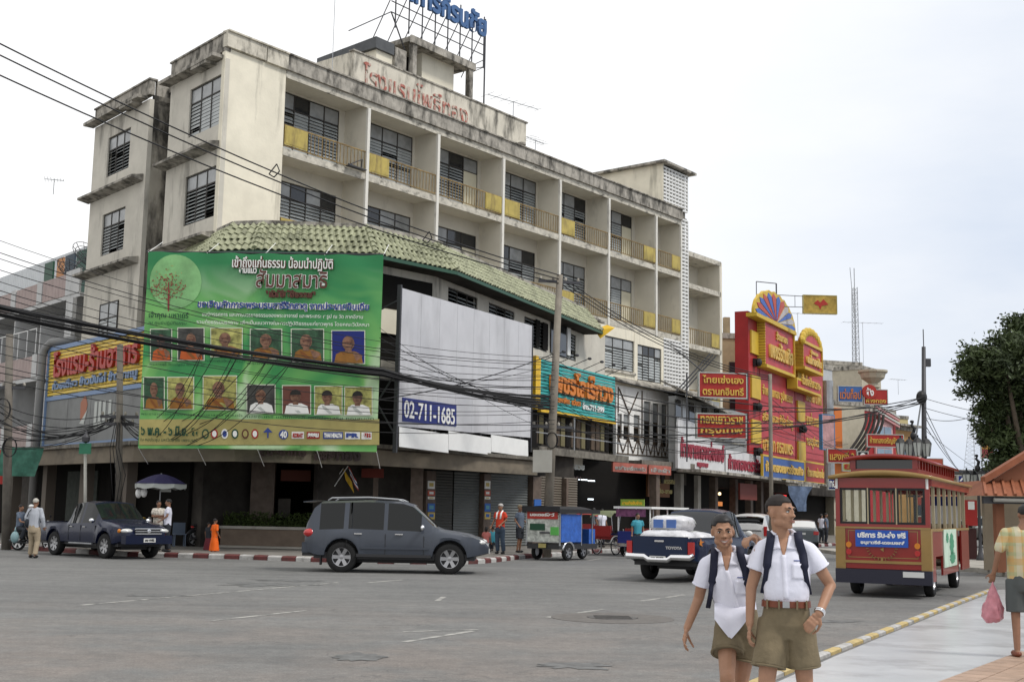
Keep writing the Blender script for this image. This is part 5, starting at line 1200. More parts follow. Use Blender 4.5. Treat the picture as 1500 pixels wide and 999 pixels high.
bs=board('blue_gold_sign','blue shop sign with yellow letters and yellow border below the taller red tower','sign',F5,onp(F5,1118,680)[0],onp(F5,1178,690)[0],4.15,5.45,mat('sign_blue',(.04,.10,.30),.5),frame_m=m_ylw,fw=.12)
letters('ห้างทองเพชรรัตนกิจ',bs,F5,onp(F5,1121,680)[0],4.5,m_gold,onp(F5,1176,690)[0]-onp(F5,1121,680)[0],.7,y=-.01,depth=.05,bold=.03)
bs=board('red_gold_sign','red shop sign with yellow letters below the second red tower','sign',F5,onp(F5,1180,685)[0],onp(F5,1208,690)[0],4.15,5.5,m_red,frame_m=m_ylw,fw=.12)
letters('ห้างทองแม่ทองใบ',bs,F5,onp(F5,1182,680)[0],4.5,m_gold,onp(F5,1206,690)[0]-onp(F5,1182,680)[0],.7,y=-.01,depth=.05,bold=.03)
a=at(1172,712,80);mb=MB();mb.smooth=True;vs=[]
for j in range(6):
 for i in range(8):vs.append(((i/7-.5)*(2.2-j*.28),.15*math.sin(i*1.7+j),-j*.32))
mb.add(vs,[(j*8+i,j*8+i+1,(j+1)*8+i+1,(j+1)*8+i)for j in range(5)for i in range(7)]);solo('hanging_tarpaulin',mb,mat('blue_grey_tarp',(.10,.14,.22),.6,var=.4,vscale=2),'blue grey tarpaulin hanging from the shop canopy under the red signs','tarpaulin',TR(a.x,a.y,a.z,.6))
mb=MB();mb.box(rp(1116,700)[0],rp(1215,700)[0],-1.6,.0,3.85,4.0);mb.box(rp(1116,700)[0],rp(1150,700)[0],-2.4,-1.6,3.6,3.75);solo('shop_canopy',mb,m_grimy,'long grey canopy over the shops below the red sign towers','canopy',RM)
t,F,w_,h_=hang_sign('swallow_sign','ochre and red sign board held out on a steel arm above the red towers',1177,433,1226,459,84,.05,[''],m=mat('ochre_board',(.38,.26,.05),.6,var=.4,vscale=2),fm_=m_bgold)
mb=MB();mb.prism([(w_*.3,-.02,h_*.55),(w_*.42,-.02,h_*.75),(w_*.5,-.02,h_*.6),(w_*.6,-.02,h_*.8),(w_*.75,-.02,h_*.5),(w_*.55,-.02,h_*.42),(w_*.5,-.02,h_*.2),(w_*.44,-.02,h_*.42)],(0,.015,0));obj('bird_emblem',mb,m_redl,t,F)
mb=MB();mb.bar((-1.9,.1,.4),(0,.1,.4),.04);mb.bar((-1.9,.1,h_),(0,.1,h_-.05),.04);mb.bar((-1.9,.1,-2.2),(-1.9,.1,h_+.8),.08);mb.bar((-1.9,.1,h_+.8),(-3.3,.1,h_+.9),.05);mb.bar((-3.3,.1,h_+.9),(-3.3,.1,h_-.1),.05);mb.bar((-.6,.1,.4),(-.6,.1,h_),.03);obj('steel_arm',mb,m_steel,t,F)
antenna('tv antenna rising behind the second red sign tower',at(1169,500,110),2.6,4.5,.1)
antenna('tv antenna on the pale building past the red towers',at(1265,540,125),4.8,4.2,.1)
antenna('small tv antenna further down the street roofs',at(1316,578,150),1.9,2.2,.3)
m_pale=mat('pale_render',(.50,.47,.40),.85,var=.08,dirt=(.2,.19,.17),dirtamt=.6,dscale=(.8,.8,.3));m_lgrey=mat('light_grey_render',(.45,.46,.47),.8,var=.08);m_cream2=mat('dull_cream',(.44,.40,.31),.85,var=.1)
def far_block(label,name,xl,xr,ytop,Y,rot,m,depth=12,wins=None,wm=None,ybot=None):
 p=at(xl,ytop,Y);F=TR(p.x,p.y,0,rot);q=onp(F,xr,ytop)[0]
 q=q if q>0 else 3
 ws=[]
 if wins:
  nx,nz,z0_,ph,wr,hr=wins
  for i in range(nx):
   for j in range(nz):
    a=q*(i+.5-wr/2)/nx;ws+=[(a,a+q*wr/nx,z0_+j*ph,z0_+j*ph+hr)]if z0_+j*ph+hr<p.z-.3 else[]
 return box_building(label,name,F,0,q,depth,p.z,m,0,ws),F,q,p.z
far_block('pale flat roofed building rising behind the far shop signs','pale_building',1207,1262,533,128,.32,m_pale,10,(3,2,9,3.4,.5,1.4))
far_block('cream building with sloping parapet right of the pale flat roofed one','cream_building',1262,1290,541,122,.9,m_cream2,12,(2,3,6,3.2,.5,1.3))
far_block('narrow white building with vertical fins beside the second red tower','white_fin_building',1206,1219,540,108,.85,m_lgrey,8,(3,3,5,3.3,.5,1.6))
t,F,q,zt_=far_block('orange fronted building with curved dark ribs','arched_shop',1219,1266,592,104,.55,m_cream2,10)
m_orp=mat('orange_panel_paint',(.60,.17,.04),.6)
for(za,zb)in((zt_-3.6,zt_-.3),(4.6,6.2),(7.0,8.0)):
 mb=MB();mb.box(.1,q-.3 if za<7 else q*.25,-.15,-.01,za,zb);obj('orange_panel',mb,m_orp,t,F)
for k in range(5):
 mb=MB();x0_=q*(.22+k*.13);mb.tube([(x0_+1.5*math.sin(a)*.9+.0,-.6-1.2*math.sin(a),6.8+3.6*(a/1.57))for a in[i*.26 for i in range(7)]],.13,6);obj('arch_rib',mb,mat('dark_rib',(.06,.055,.05),.6)if k==0 else bpy.data.materials['dark_rib'],t,F)
mb=MB();mb.box(0,q,-1.4,-.16,6.3,6.8);obj('balcony',mb,m_cream2,t,F)
t,F,q,zt_=far_block('deep red building with a tall blue glass bay and white striped gable','red_glass_building',1263,1311,601,112,.75,m_rbld,10)
mb=MB();mb.box(q*.32,q*.85,-.2,-.01,5.6,zt_-.7);obj('pink_frame',mb,mat('pink_frame',(.55,.33,.32),.6),t,F)
m_bglass=mat('sky_blue_glass',(.18,.26,.34),.15,spec=.8,var=.3,vscale=.6)
for i in range(2):
 for j in range(4):
  mb=MB();x=q*.36+i*q*.23;z=6.0+j*(zt_-7.2)/4;mb.box(x,x+q*.21,-.24,-.21,z,z+(zt_-7.2)/4-.1);obj('glass_pane',mb,m_bglass,t,F)
for k in range(4):
 mb=MB();mb.bar((q*.3,-.4,zt_-.2+k*.3),(q*1.0,-.4,zt_-1.2+k*.3),.16);obj('gable_stripe',mb,m_bgrey if k%2 else mat('pink_stripe',(.5,.25,.25),.6),t,F)
t,F,q,zt_=far_block('brown and yellow building with blue windows past the red glass one','ochre_building',1311,1338,629,125,.8,mat('ochre_wall',(.34,.20,.08),.8,var=.1),10)
mb=MB();mb.box(q*.1,q*.9,-.1,-.01,zt_-3.2,zt_-1.2);obj('blue_window',mb,m_bglass,t,F)
mb=MB();mb.box(-.2,q+.6,-.8,.3,zt_+.4,zt_+.6);obj('roof_edge',mb,m_grimy,t,F)
far_block('pale yellow block with open roof terrace behind the ochre building','yellow_block',1300,1330,612,150,.5,mat('pale_yellow',(.50,.42,.22),.8),8,(3,2,8,3,.5,1.2))
for i,(xl,xr,yt,Y,m,lb,ws)in enumerate([(1330,1352,668,150,m_cream2,'low cream block half hidden behind the street lamp',(3,2,4,3,.5,1.2)),(1360,1412,706,190,m_lgrey,'long low grey building at the end of the street',(6,1,3,3,.5,1.2)),(1385,1402,700,230,m_pale,'small pale block rising behind the long low grey building',(2,2,4,3,.5,1.2)),(1410,1448,716,170,mat('dull_ochre',(.33,.26,.13),.8),'low ochre building behind the far lamp post',(4,1,3,3,.5,1.2)),(1395,1440,690,280,m_lgrey,'far grey block with flat roof near the lattice tower',(5,3,3,3,.5,1.2)),(1438,1500,700,120,m_cream2,'cream building behind the orange pavilion',(5,2,3,3,.5,1.2)),(1340,1375,715,140,mat('dull_red_front',(.25,.05,.04),.7),'low dull red shop block behind the trolley roof',(3,1,2,3,.5,1.2))]):
 far_block(lb,'street_building',xl,xr,yt,Y,.15,m,10,ws)
P=at(1350,688,150);mb=MB();mb.box(0,13,0,6,0,.35);mb.box(9,11,2,5,-2.5,0);solo('flat_canopy_roof',mb,m_steel,'dark flat roof on a small block beyond the utility pole','roof',TR(P.x+.5,P.y,P.z-.3,.05))
hang_sign('far_street_sign','blue sign with orange lettering projecting over the street',1228,566,1263,588,88,.05,['แว่นท็อป'],m=mat('far_blue',(.05,.13,.36),.5),mt=m_or)
t,F,w_,h_=hang_sign('far_street_sign','red sign with gold letters carrying a round red disc logo at its corner',1266,571,1300,592,88,.05,['','ห้างทอง'])
mb=MB();mb.cyl((.35,-.1,h_*.85),(.35,.1,h_*.85),.52,20);obj('round_disc',mb,m_redl,t,F);letters('ตั้ง',t,F,.05,h_*.85-.3,m_white,.6,.6,y=-.11,depth=.02,bold=.02)
hang_sign('far_street_sign','long red sign with faint gold words above the trolley roof',1271,637,1323,654,80,.0,['ห้างทองเจริญชัย ท'],mt=m_gold)
hang_sign('far_street_sign','red sign with gold letters left of the round portrait board',1213,658,1254,677,75,.0,['แสงหงี่ 2'],mt=m_gold)
t,F,w_,h_=hang_sign('portrait_board','small dark board with a pale face emblem beside the red sign',1257,662,1271,677,74,.0,[''],m=m_blk);mb=MB();mb.prism([(w_*.5+w_*.32*math.cos(a),-.02,h_*.55+h_*.38*math.sin(a))for a in[k*.45 for k in range(14)]],(0,.01,0));obj('face_disc',mb,m_bw,t,F)
hang_sign('far_street_sign','small blue sign beside the trolley window',1214,702,1230,716,70,.0,['ทอง'],m=m_navy,mt=m_bw)
hang_sign('far_street_sign','yellow green placard above the trolley left corner',1235,678,1258,689,82,.0,['ยา'],m=mat('lime',(.45,.48,.15),.6),mt=m_redl)
t,F,w_,h_=hang_sign('banner_sign','blue bordered vertical cloth sign hanging over the street beside the red towers',1203,608,1224,658,84,.6,['','',''],m=mat('salmon_cloth',(.42,.24,.24),.7,var=.3,vscale=2),fm_=mat('cloth_blue',(.06,.22,.42),.6))
hang_sign('far_billboard','small dark red billboard on a post against the tree',1438,648,1455,671,130,.0,['ลดราคา',''],m=mat('maroon',(.20,.04,.04),.6))
hang_sign('road_sign','small dark blue direction sign with a white arrow beyond the trolley',1404,697,1418,706,90,.0,['A'],m=m_navy,mt=m_bw)
hang_sign('far_street_sign','red rectangular sign above the rear of the trolley roof',1358,672,1381,684,100,.0,[''],m=mat('brickred',(.40,.08,.05),.6))
P=at(1290,560,95);mb=MB();mb.lathe([(.25,-1.3),(.3,-.9),(.55,-.7),(.35,-.4),(.9,.0),(1.0,.35),(1.15,.45),(1.15,.6)],12);solo('stone_urn_bracket',mb,m_cream2,'pale urn shaped ornament above the red disc sign','ornament',TR(P.x-.6,P.y,P.z+.3))
def lattice(label,P,h,w0,w1,m=m_galv,n=14,group='radio masts'):
 t=thing('radio_mast',label,'radio mast',TR(P.x,P.y,P.z,.4),group)
 mb=MB();C4=[(-1,-1),(1,-1),(1,1),(-1,1)]
 W_=lambda k:w0+(w1-w0)*k/n
 for(a,b)in C4:mb.bar((a*w0,b*w0,0),(a*w1,b*w1,h),.06)
 for k in range(n):
  for i in range(4):
   a,b=C4[i],C4[(i+1)%4];u,v=W_(k),W_(k+1);mb.bar((a[0]*u,a[1]*u,h*k/n),(b[0]*v,b[1]*v,h*(k+1)/n),.035);mb.bar((a[0]*u,a[1]*u,h*k/n),(b[0]*u,b[1]*u,h*k/n),.03)
 obj('lattice',mb,m,t)
 mb=MB();mb.cyl((0,0,h),(0,0,h*1.25),.05,6);obj('tip',mb,m,t)
P=at(1254,534,140);lattice('slim tall lattice mast on the pale flat roofed building',P,9.0,.28,.22)
mb=MB();mb.cyl(at(1252,470,138),at(1245,392,138),.04,6);solo('whip_aerial',mb,m_galv,'thin whip aerial leaning beside the tall lattice mast','aerial')
lattice('small lattice tower far down the street',at(1428,690,300),14,1.8,.5)
def pole_thing(label,base,top_px,Y,r0,r1,m=m_pole,n=10):
 b=G(*base)if Y is None else at(base[0],base[1],Y);tp=at(top_px[0],top_px[1],b.y);mb=MB();mb.smooth=True
 mb.tube([Vector((b.x,b.y,0)),tp],[r0,r1],n);t=thing('utility_pole',label,'utility pole',(b.x,b.y,0));obj('shaft',mb,m,t,I4);return t,Vector((b.x,b.y,0)),tp
tp1,b1_,top1=pole_thing('slim dark pole with aerial and cable knot behind the trolley',(1354,790),(1353,508),62,.16,.10,m_steel)
mb=MB();mb.cyl(top1,top1+Vector((0,0,.9)),.025,6);mb.box(top1.x+.1,top1.x+.35,top1.y,top1.y+.2,top1.z-1.0,top1.z-.6);obj('aerial',mb,m_steel,tp1,I4)
mb=MB();p=at(1350,582,61.8);mb.ell(p,(.28,.28,.35),10,8);mb.box(p.x-.9,p.x+1.5,p.y,p.y+.08,p.z-4.0,p.z-3.9);mb.box(p.x-.9,p.x+1.2,p.y,p.y+.08,p.z-5.0,p.z-4.9);obj('cable_knot',mb,m_blk,tp1,I4)
for k in range(7):mb=MB();x=p.x-.8+k*.35;mb.cyl((x,p.y,p.z-3.9),(x,p.y,p.z-3.7),.05,6);obj('insulator',mb,m_wood,tp1,I4)
mb=MB();mb.tube([at(1337,690,62.5),at(1342,640,62),at(1350,585,61.9)],[.05,.05,.04],5);obj('riser_cable',mb,m_galv,tp1,I4)
def paint(name,col,rough=.3,coat=.2):return mat(name,col,rough,.1,.35,coat=coat,var=.04,vscale=2)
m_carglass=mat('car_glass',(.008,.010,.011),.06,spec=.45);m_tint=mat('tinted_side_glass',(.012,.013,.013),.07,spec=.35)
m_lampc=mat('clear_lamp',(.62,.62,.60),.15,spec=.8,coat=1.0);m_tail=mat('tail_lamp',(.42,.012,.012),.2,coat=1.0);m_amber=mat('amber_lamp',(.6,.2,.02),.3)
m_bumper=mat('dark_plastic_trim',(.03,.03,.032),.5)
def wheel(par,M,r,w,rim_m=m_alloy,spokes=6,steel=False,rr=.62,hub_r=.16):
 """M: centre of the wheel, axis along local y, outer side at -y"""
 n=28;wh=None
 mb=MB();mb.smooth=True
 prof=[(r*rr,-w/2+.02),(r*.93,-w/2),(r,-w/2+.03),(r,w/2-.03),(r*.93,w/2),(r*rr,w/2-.02)]
 R_=Matrix.Rotation(math.pi/2,4,'X')
 mb.lathe(prof,n,T=R_,cap=False);wh=obj('wheel',mb,m_rubber,par,M)
 mb=MB();mb.smooth=True;mb.lathe([(r*rr,w/2-.02),(r*rr-.015,w/2-.05),(r*rr-.03,0),(.001,0)],n,T=R_,cap=False)
 mb.mat(1).lathe([(r*rr*.94,w*.10),(.001,w*.10)],16,T=R_,cap=False)
 mb.mat(0)
 if spokes:
  for k in range(spokes):
   a=2*math.pi*k/spokes;c,s_=math.cos(a),math.sin(a)
   def q(rad,t,y):return(rad*c-t*s_,y,rad*s_+t*c)
   w0,w1=r*.10,r*.13
   mb.add([q(r*.08,-w0,-w*.32),q(r*.08,w0,-w*.32),q(r*rr,w1,-w*.40),q(r*rr,-w1,-w*.40),q(r*.08,-w0,-w*.1),q(r*.08,w0,-w*.1),q(r*rr,w1,-w*.1),q(r*rr,-w1,-w*.1)],[(0,1,2,3),(0,3,7,4),(1,5,6,2),(4,7,6,5)])
  mb.lathe([(r*rr,w*.45),(r*rr*.95,w*.43),(r*rr*.93,w*.2)],n,T=R_,cap=False);mb.lathe([(0.001,w*.36),(r*hub_r,w*.34),(r*hub_r,w*.1)],14,T=R_,cap=False)
 obj('rim',mb,(rim_m,m_bumper),wh,M,smooth=False)
 return wh
class Car:
 """length along x (front +x), width along y, built as one lofted shell with real wheel openings"""
 def __init__(s,root,L_,W,ground,wheels,wr,shoulder,top,roofw,sill=.32,nose=.45,tumble=.06,arch=1.16):
  s.root=root;s.L=L_;s.W=W;s.wh=wheels;s.wr=wr;s.sh=shoulder;s.top=top;s.rw=roofw;s.sill=sill;s.arch=arch;s.nose=nose
 def xs(s,extra=()):
  X=set([0,s.L]);
  for c in s.wh:
   for k in range(11):X.add(round(c+s.wr*s.arch*math.cos(math.pi*k/10),4))
  for tb in(s.sh,s.top,s.rw):X|={p[0]for p in tb}
  X|=set(extra);k=0
  while k<s.L:X.add(round(k,3));k+=.25
  X|={.04,.12,.25,s.L-.04,s.L-.12,s.L-.25}
  return sorted(x for x in X if 0<=x<=s.L)
 def f(s,tb,x):return float(np.interp(x,[p[0]for p in tb],[p[1]for p in tb]))
 def low(s,x):
  z=s.sill
  if x<.35:z+=(.35-x)*.3
  if x>s.L-.5:z+=(x-s.L+.5)*.25
  for c in s.wh:
   d=abs(x-c);R=s.wr*s.arch
   if d<=R+1e-6:z=max(z,s.wr+math.sqrt(max(0,R*R-d*d)))
  return z
 def plan(s,x):
  """half width of the body sides"""
  h=s.W/2;n=s.nose
  if x<n*.6:h-=.16*(1-x/(n*.6))**2
  if x>s.L-n:h-=.26*((x-s.L+n)/n)**2
  return h
 def ring(s,x):
  h=s.plan(x);zl=s.low(x);zs=s.f(s.sh,x);zt=s.f(s.top,x);rw=s.f(s.rw,x)*h;zm=zl+(zs-zl)*.55
  fl=0
  for c in s.wh:
   d=abs(x-c)
   if d<s.wr*1.45:fl=max(fl,.035*(1-(d/(s.wr*1.45))**4))
  return[(h*.9,zl-.0 if zl>s.sill+.1 else zl),(h*.985+fl,zl+.03),(h+fl*.8,zm),(h*.985,zm+(zs-zm)*.6),(h*.955,zs),(rw,zt-.05 if zt-zs>.2 else zt-.02),(rw*.6,zt),(0,zt+.01)]
 def shell(s,mats,glass=(),name='body',open_top=None):
  """glass: list of (part name, x0, x1, columns, material)"""
  X=s.xs([g[1]for g in glass]+[g[2]for g in glass]);R=[s.ring(x)for x in X];nr=len(R[0])
  body=MB();body.smooth=True;gl={}
  for side in(1,-1):
   base=len(body.v);V_=[]
   for x,r in zip(X,R):V_+=[(x,side*y,z)for y,z in r]
   fb=[]
   for i in range(len(X)-1):
    for j in range(nr-1):
     xm=(X[i]+X[i+1])/2;hit=None
     for k,g in enumerate(glass):
      if g[1]<=xm<=g[2]and j in g[3]:hit=k
     if open_top and open_top[0]<=xm<=open_top[1]and j>=4:continue
     f_=(i*nr+j,(i+1)*nr+j,(i+1)*nr+j+1,i*nr+j+1)
     if hit is None:fb.append(f_)
     else:gl.setdefault((hit,side if max(glass[hit][3])<=4 else 0),[]).append([V_[q]for q in f_])
   body.add(V_,fb)
   for i in(0,len(X)-1):
    body.smooth=False;v0=[(X[i],side*y,z)for y,z in R[i]]+[(X[i],0,R[i][0][1])];body.add(v0,[tuple(range(len(v0)))]);body.smooth=True
  me=body.mesh(name,mats);bm=bmesh.new();bm.from_mesh(me);bmesh.ops.remove_doubles(bm,verts=bm.verts,dist=.0005);bmesh.ops.recalc_face_normals(bm,faces=bm.faces)
  for e in bm.edges:
   if e.is_manifold and e.calc_face_angle(0)>.6:e.smooth=False
  bm.to_mesh(me);bm.free();b=obj(name,me,None,s.root)
  for(k,sd),qs in gl.items():
   mb=MB();mb.smooth=True
   for q in qs:mb.add(q,[(0,1,2,3)])
   me=mb.mesh(glass[k][0],glass[k][4]);bm=bmesh.new();bm.from_mesh(me);bmesh.ops.remove_doubles(bm,verts=bm.verts,dist=.0005);bm.to_mesh(me);bm.free()
   obj(glass[k][0],me,None,s.root)
  mb=MB()
  mb.box(.25,s.L-.35,-s.W/2+.1,s.W/2-.1,s.sill-.06,s.sill+.10);mb.box(.9,s.L-.7,-.45,.45,s.sill-.16,s.sill)  # second, lower box is added to deepen the shadow beneath the car
  for c in s.wh:
   R2=s.wr*s.arch+.02
   for sd in(1,-1):
    y0,y1=sd*(s.W/2-.04),sd*(s.W/2-.38);vs=[]
    for k in range(13):
     a=math.pi*k/12;vs+=[(c+R2*math.cos(a),y0,s.wr+R2*math.sin(a)),(c+R2*math.cos(a),y1,s.wr+R2*math.sin(a))]
    mb.add(vs,[(2*k,2*k+1,2*k+3,2*k+2)for k in range(12)]);mb.add([vs[2*k+1]for k in range(13)]+[(c-R2,y1,s.sill),(c+R2,y1,s.sill)],[tuple(range(15))])
  obj('underbody_with_shadow_block',mb,m_bumper,s.root)
  return b
 def wheels(s,w=.24,**k):
  M0=WM[s.root.name]
  for c in s.wh:
   for sd in(-1,1):
    M=M0@Matrix.Translation((c,sd*(s.W/2-w/2-.01),s.wr))@Matrix.Rotation(0 if sd<0 else math.pi,4,'Z');wheel(s.root,M,s.wr,w,**k)
def side_y(car,x,z_frac=.5):return car.plan(x)
def pbox(root,name,m,*b,smooth=None,par=None):mb=MB();mb.box(*b);return obj(name,mb,m,par or root,WM[root.name])
def pellip(root,name,m,c,r,par=None,seg=14,ring=8):mb=MB();mb.smooth=True;mb.ell(c,r,seg,ring);return obj(name,mb,m,par or root,WM[root.name])
def ptext(root,name,s,P,w_,h_,m,rot,depth=.006):
 me=text_mesh(s,h_,depth,.004,m,'LEFT',w_,h_);return obj(name,me,None,root,WM[root.name]@Matrix.Translation(P)@Matrix.Rotation(rot,4,'Z'))
def car_root(label,cat,name,pf,pr,wf,wr_,track,side):
 """pf/pr: ground points of the near front and rear wheels; side=+1 when the near side is local +y"""
 d=Vector((pf.x-pr.x,pf.y-pr.y,0));a=math.atan2(d.y,d.x);n=Vector((-d.y,d.x,0)).normalized()
 mid=Vector(((pf.x+pr.x)/2,(pf.y+pr.y)/2,0))-n*side*track/2
 dirv=d.normalized();o=mid-dirv*(wf+wr_)/2
 return thing(name,label,cat,TR(o.x,o.y,0.004,a))
wf,wr0=3.72,.97
R_=car_root('dark grey SUV with roof rails crossing the road in front of the food court','car','suv_car',G(661,841),G(497,838),wf,wr0,1.60,-1)
suvp=paint('suv_grey_paint',(.048,.056,.072))
c=Car(R_,4.70,1.84,0,[wr0,wf],.385,[(0,1.02),(.3,1.06),(1.2,1.10),(2.9,1.06),(3.35,1.02),(4.3,.93),(4.6,.82),(4.70,.70)],[(0,1.0),(.03,1.25),(.22,1.66),(.38,1.78),(1.6,1.83),(2.5,1.80),(2.75,1.73),(3.38,1.16),(3.5,1.11),(4.15,1.02),(4.5,.90),(4.70,.72)],[(0,.86),(.25,.76),(2.7,.76),(3.35,.80),(3.6,.82),(4.7,.72)],sill=.40)
c.shell(suvp,[('rear_quarter_window',.38,1.0,(4,),m_tint),('rear_side_window',1.12,2.02,(4,),m_tint),('front_side_window',2.12,2.98,(4,),m_tint),('windscreen',2.78,3.36,(5,6),m_carglass),('rear_window',.04,.24,(5,6),m_carglass)])
c.wheels(.25,spokes=6)
for sd in(-1,1):
 mb=MB();mb.smooth=True;mb.tube([(.55,sd*.66,1.80),(.65,sd*.66,1.87),(1.6,sd*.67,1.90),(2.35,sd*.66,1.86),(2.5,sd*.66,1.80)],.022,8);obj('roof_rail',mb,m_galv,R_)
 h=pellip(R_,'wing_mirror',m_chrome,(3.02,sd*1.0,1.15),(.06,.10,.08))
 for x in(1.28,2.32):
  y=c.plan(x)*1.0+.005;mb=MB();mb.box(x,x+.20,sd*(y-.02),sd*(y+.025),.965,.99);obj('door_handle',mb,m_chrome,R_)
 for x,z0_,z1_ in((1.08,.62,1.10),(2.07,.42,1.10),(3.05,.45,1.06)):
  y=c.plan(x);mb=MB();mb.box(x,x+.012,sd*(y-.03),sd*(y+.004),z0_,z1_-.12);obj('door_gap',mb,m_blk,R_)
 mb=MB();mb.box(1.35,3.25,sd*(.90),sd*(.955),.40,.47);obj('side_step',mb,m_bumper,R_)
 mb=MB();mb.box(1.45,3.2,sd*(.915),sd*(.945),.60,.645);obj('rub_strip',mb,suvp,R_)
 mb=MB();mb.smooth=True;mb.ell((.12,sd*.80,.98),(.16,.12,.11));obj('tail_lamp',mb,m_tail,R_)
 mb=MB();mb.smooth=True;mb.ell((4.42,sd*.68,.80),(.22,.17,.085));obj('headlight',mb,m_lampc,R_)
mb=MB();mb.prism([(.02,-.62,1.76),(-.10,-.60,1.745),(-.10,-.60,1.77),(.3,-.62,1.81)],(0,1.24,0));obj('rear_spoiler',mb,suvp,R_)
pbox(R_,'rear_bumper',suvp,-.06,.25,-.82,.82,.48,.74);pbox(R_,'rear_bumper',m_bumper,-.05,.25,-.78,.78,.40,.48)
pbox(R_,'grille',m_chrome,4.60,4.70,-.42,.42,.66,.78);pbox(R_,'number_plate',m_plate,4.70,4.72,-.22,.22,.50,.62);pbox(R_,'mud_flap',m_blk,.42,.45,-.9,-.66,.18,.45)
wf,wr0=4.02,1.15
R_=car_root('dark blue double cab pickup parked facing right at the corner kerb','pickup truck','pickup_truck',G(166,818.5),G(72,812),wf,wr0,1.50,-1)
bp_=paint('navy_pickup_paint',(.004,.008,.03),.22)
c=Car(R_,5.0,1.74,0,[wr0,wf],.37,[(0,.98),(1.85,1.0),(3.3,1.04),(4.2,1.0),(4.85,.90),(5.0,.74)],[(0,1.04),(1.82,1.04),(1.86,1.10),(2.0,1.50),(2.15,1.66),(2.6,1.70),(3.1,1.67),(3.72,1.14),(4.0,1.10),(4.6,1.02),(4.85,.94),(5.0,.76)],[(0,.94),(1.8,.94),(1.95,.80),(2.3,.76),(3.1,.77),(3.7,.86),(4.2,.84),(5.0,.78)],sill=.42,nose=.5)
c.shell(bp_,[('rear_side_window',2.02,2.62,(4,),m_tint),('front_side_window',2.70,3.42,(4,),m_tint),('windscreen',3.14,3.70,(5,6),m_carglass),('rear_window',1.88,2.06,(5,6),m_carglass)],open_top=(.1,1.75))
c.wheels(.23,spokes=7,rr=.60)
M_=R_
mb=MB();mb.box(.06,1.8,-.78,-.72,.62,1.04);mb.box(.06,1.8,.72,.78,.62,1.04);mb.box(.06,1.8,-.72,.72,.60,.64);mb.box(.04,.10,-.72,.72,.62,1.04);obj('cargo_bed',mb,bp_,R_)
mb=MB()
for k in range(8):mb.box(.12+k*.2,.15+k*.2,.66,.70,.64,1.42)
mb.box(.1,1.6,.65,.71,1.42,1.46);obj('bed_rail',mb,m_galv,R_)
for sd in(-1,1):
 pellip(R_,'wing_mirror',m_chrome,(3.50,sd*.98,1.11),(.05,.10,.075))
 for x in(2.08,2.82):pbox(R_,'door_handle',m_chrome,x,x+.16,sd*.86,sd*.89,.90,.93)
 for x in(2.0,2.68,3.5):pbox(R_,'door_gap',m_blk,x,x+.012,sd*.84,sd*.872,.50,.96)
 mb=MB();mb.prism([(4.60,sd*.80,.76),(4.86,sd*.74,.76),(4.99,sd*.50,.76),(4.97,sd*.50,.90),(4.84,sd*.72,.91),(4.60,sd*.80,.90)],(0,0,.001));
 mb=MB();mb.smooth=True;mb.ell((4.84,sd*.62,.83),(.13,.20,.075));obj('headlight',mb,m_lampc,R_)
 pellip(R_,'indicator',m_amber,(4.72,sd*.80,.83),(.08,.04,.06))
pbox(R_,'front_bumper',bp_,4.86,5.10,-.80,.80,.45,.70)
pbox(R_,'grille',m_bumper,4.95,5.03,-.42,.42,.74,.92)
mb=MB();mb.box(5.0,5.05,-.45,.45,.885,.92);mb.box(5.0,5.05,-.45,.45,.735,.765);mb.box(5.01,5.05,-.44,.44,.815,.835);obj('grille_bar',mb,m_chrome,R_)
mb=MB();mb.lathe([(.05,0),(.065,.012),(.04,.02)],14,T=Matrix.Translation((5.05,0,.825))@Matrix.Rotation(math.pi/2,4,'Y'));mb.box(5.055,5.075,-.065,.065,.815,.835);obj('badge',mb,m_chrome,R_)
pbox(R_,'number_plate',m_plate,5.10,5.12,-.20,.20,.50,.62);ptext(R_,'plate_text','บม 4102',(5.126,-.16,.53),.32,.07,m_blk,math.pi/2)
mb=MB();mb.bar((4.5,.3,1.1),(4.62,-.1,1.105),.01)
mb.bar((2.75,.78,1.0),(3.1,.78,1.66),.012)
pbox(R_,'side_step',m_galv,2.1,3.4,-.90,-.86,.40,.44)
pr1,pr2=G(953,848),G(1003,846)
R_=thing('loaded_pickup_truck','dark blue pickup seen from behind loaded with white plastic wrapped bundles','pickup truck',TR(0,0,0))
wr0,wf=1.15,4.05
ang=math.atan2(8.0,4.6)
dirv=Vector((math.cos(ang),math.sin(ang),0));left=Vector((-dirv.y,dirv.x,0))
o=Vector((pr1.x,pr1.y,0))-left*.74-dirv*wr0
WM[R_.name]=TR(o.x,o.y,.004,ang);R_.matrix_local=WM[R_.name]
p2=paint('blue_pickup_paint',(.008,.018,.05),.25)
c=Car(R_,5.0,1.76,0,[wr0,wf],.37,[(0,1.0),(1.85,1.02),(3.3,1.06),(4.2,1.0),(4.85,.90),(5.0,.76)],[(0,1.06),(2.05,1.06),(2.1,1.12),(2.28,1.60),(2.4,1.72),(3.0,1.76),(3.3,1.70),(3.85,1.16),(4.6,1.04),(5.0,.80)],[(0,.94),(2.0,.94),(2.2,.82),(2.5,.77),(3.2,.78),(3.8,.86),(5.0,.8)],sill=.44)
c.shell(p2,[('side_window',2.45,3.3,(4,),m_tint),('rear_window',2.12,2.36,(5,6),m_glassd),('windscreen',3.34,3.84,(5,6),m_carglass)],open_top=(.1,2.0))
c.wheels(.23,spokes=6)
mb=MB();mb.box(.06,2.0,-.79,-.73,.62,1.06);mb.box(.06,2.0,.73,.79,.62,1.06);mb.box(.06,2.0,-.73,.73,.60,.64);obj('cargo_bed',mb,p2,R_)
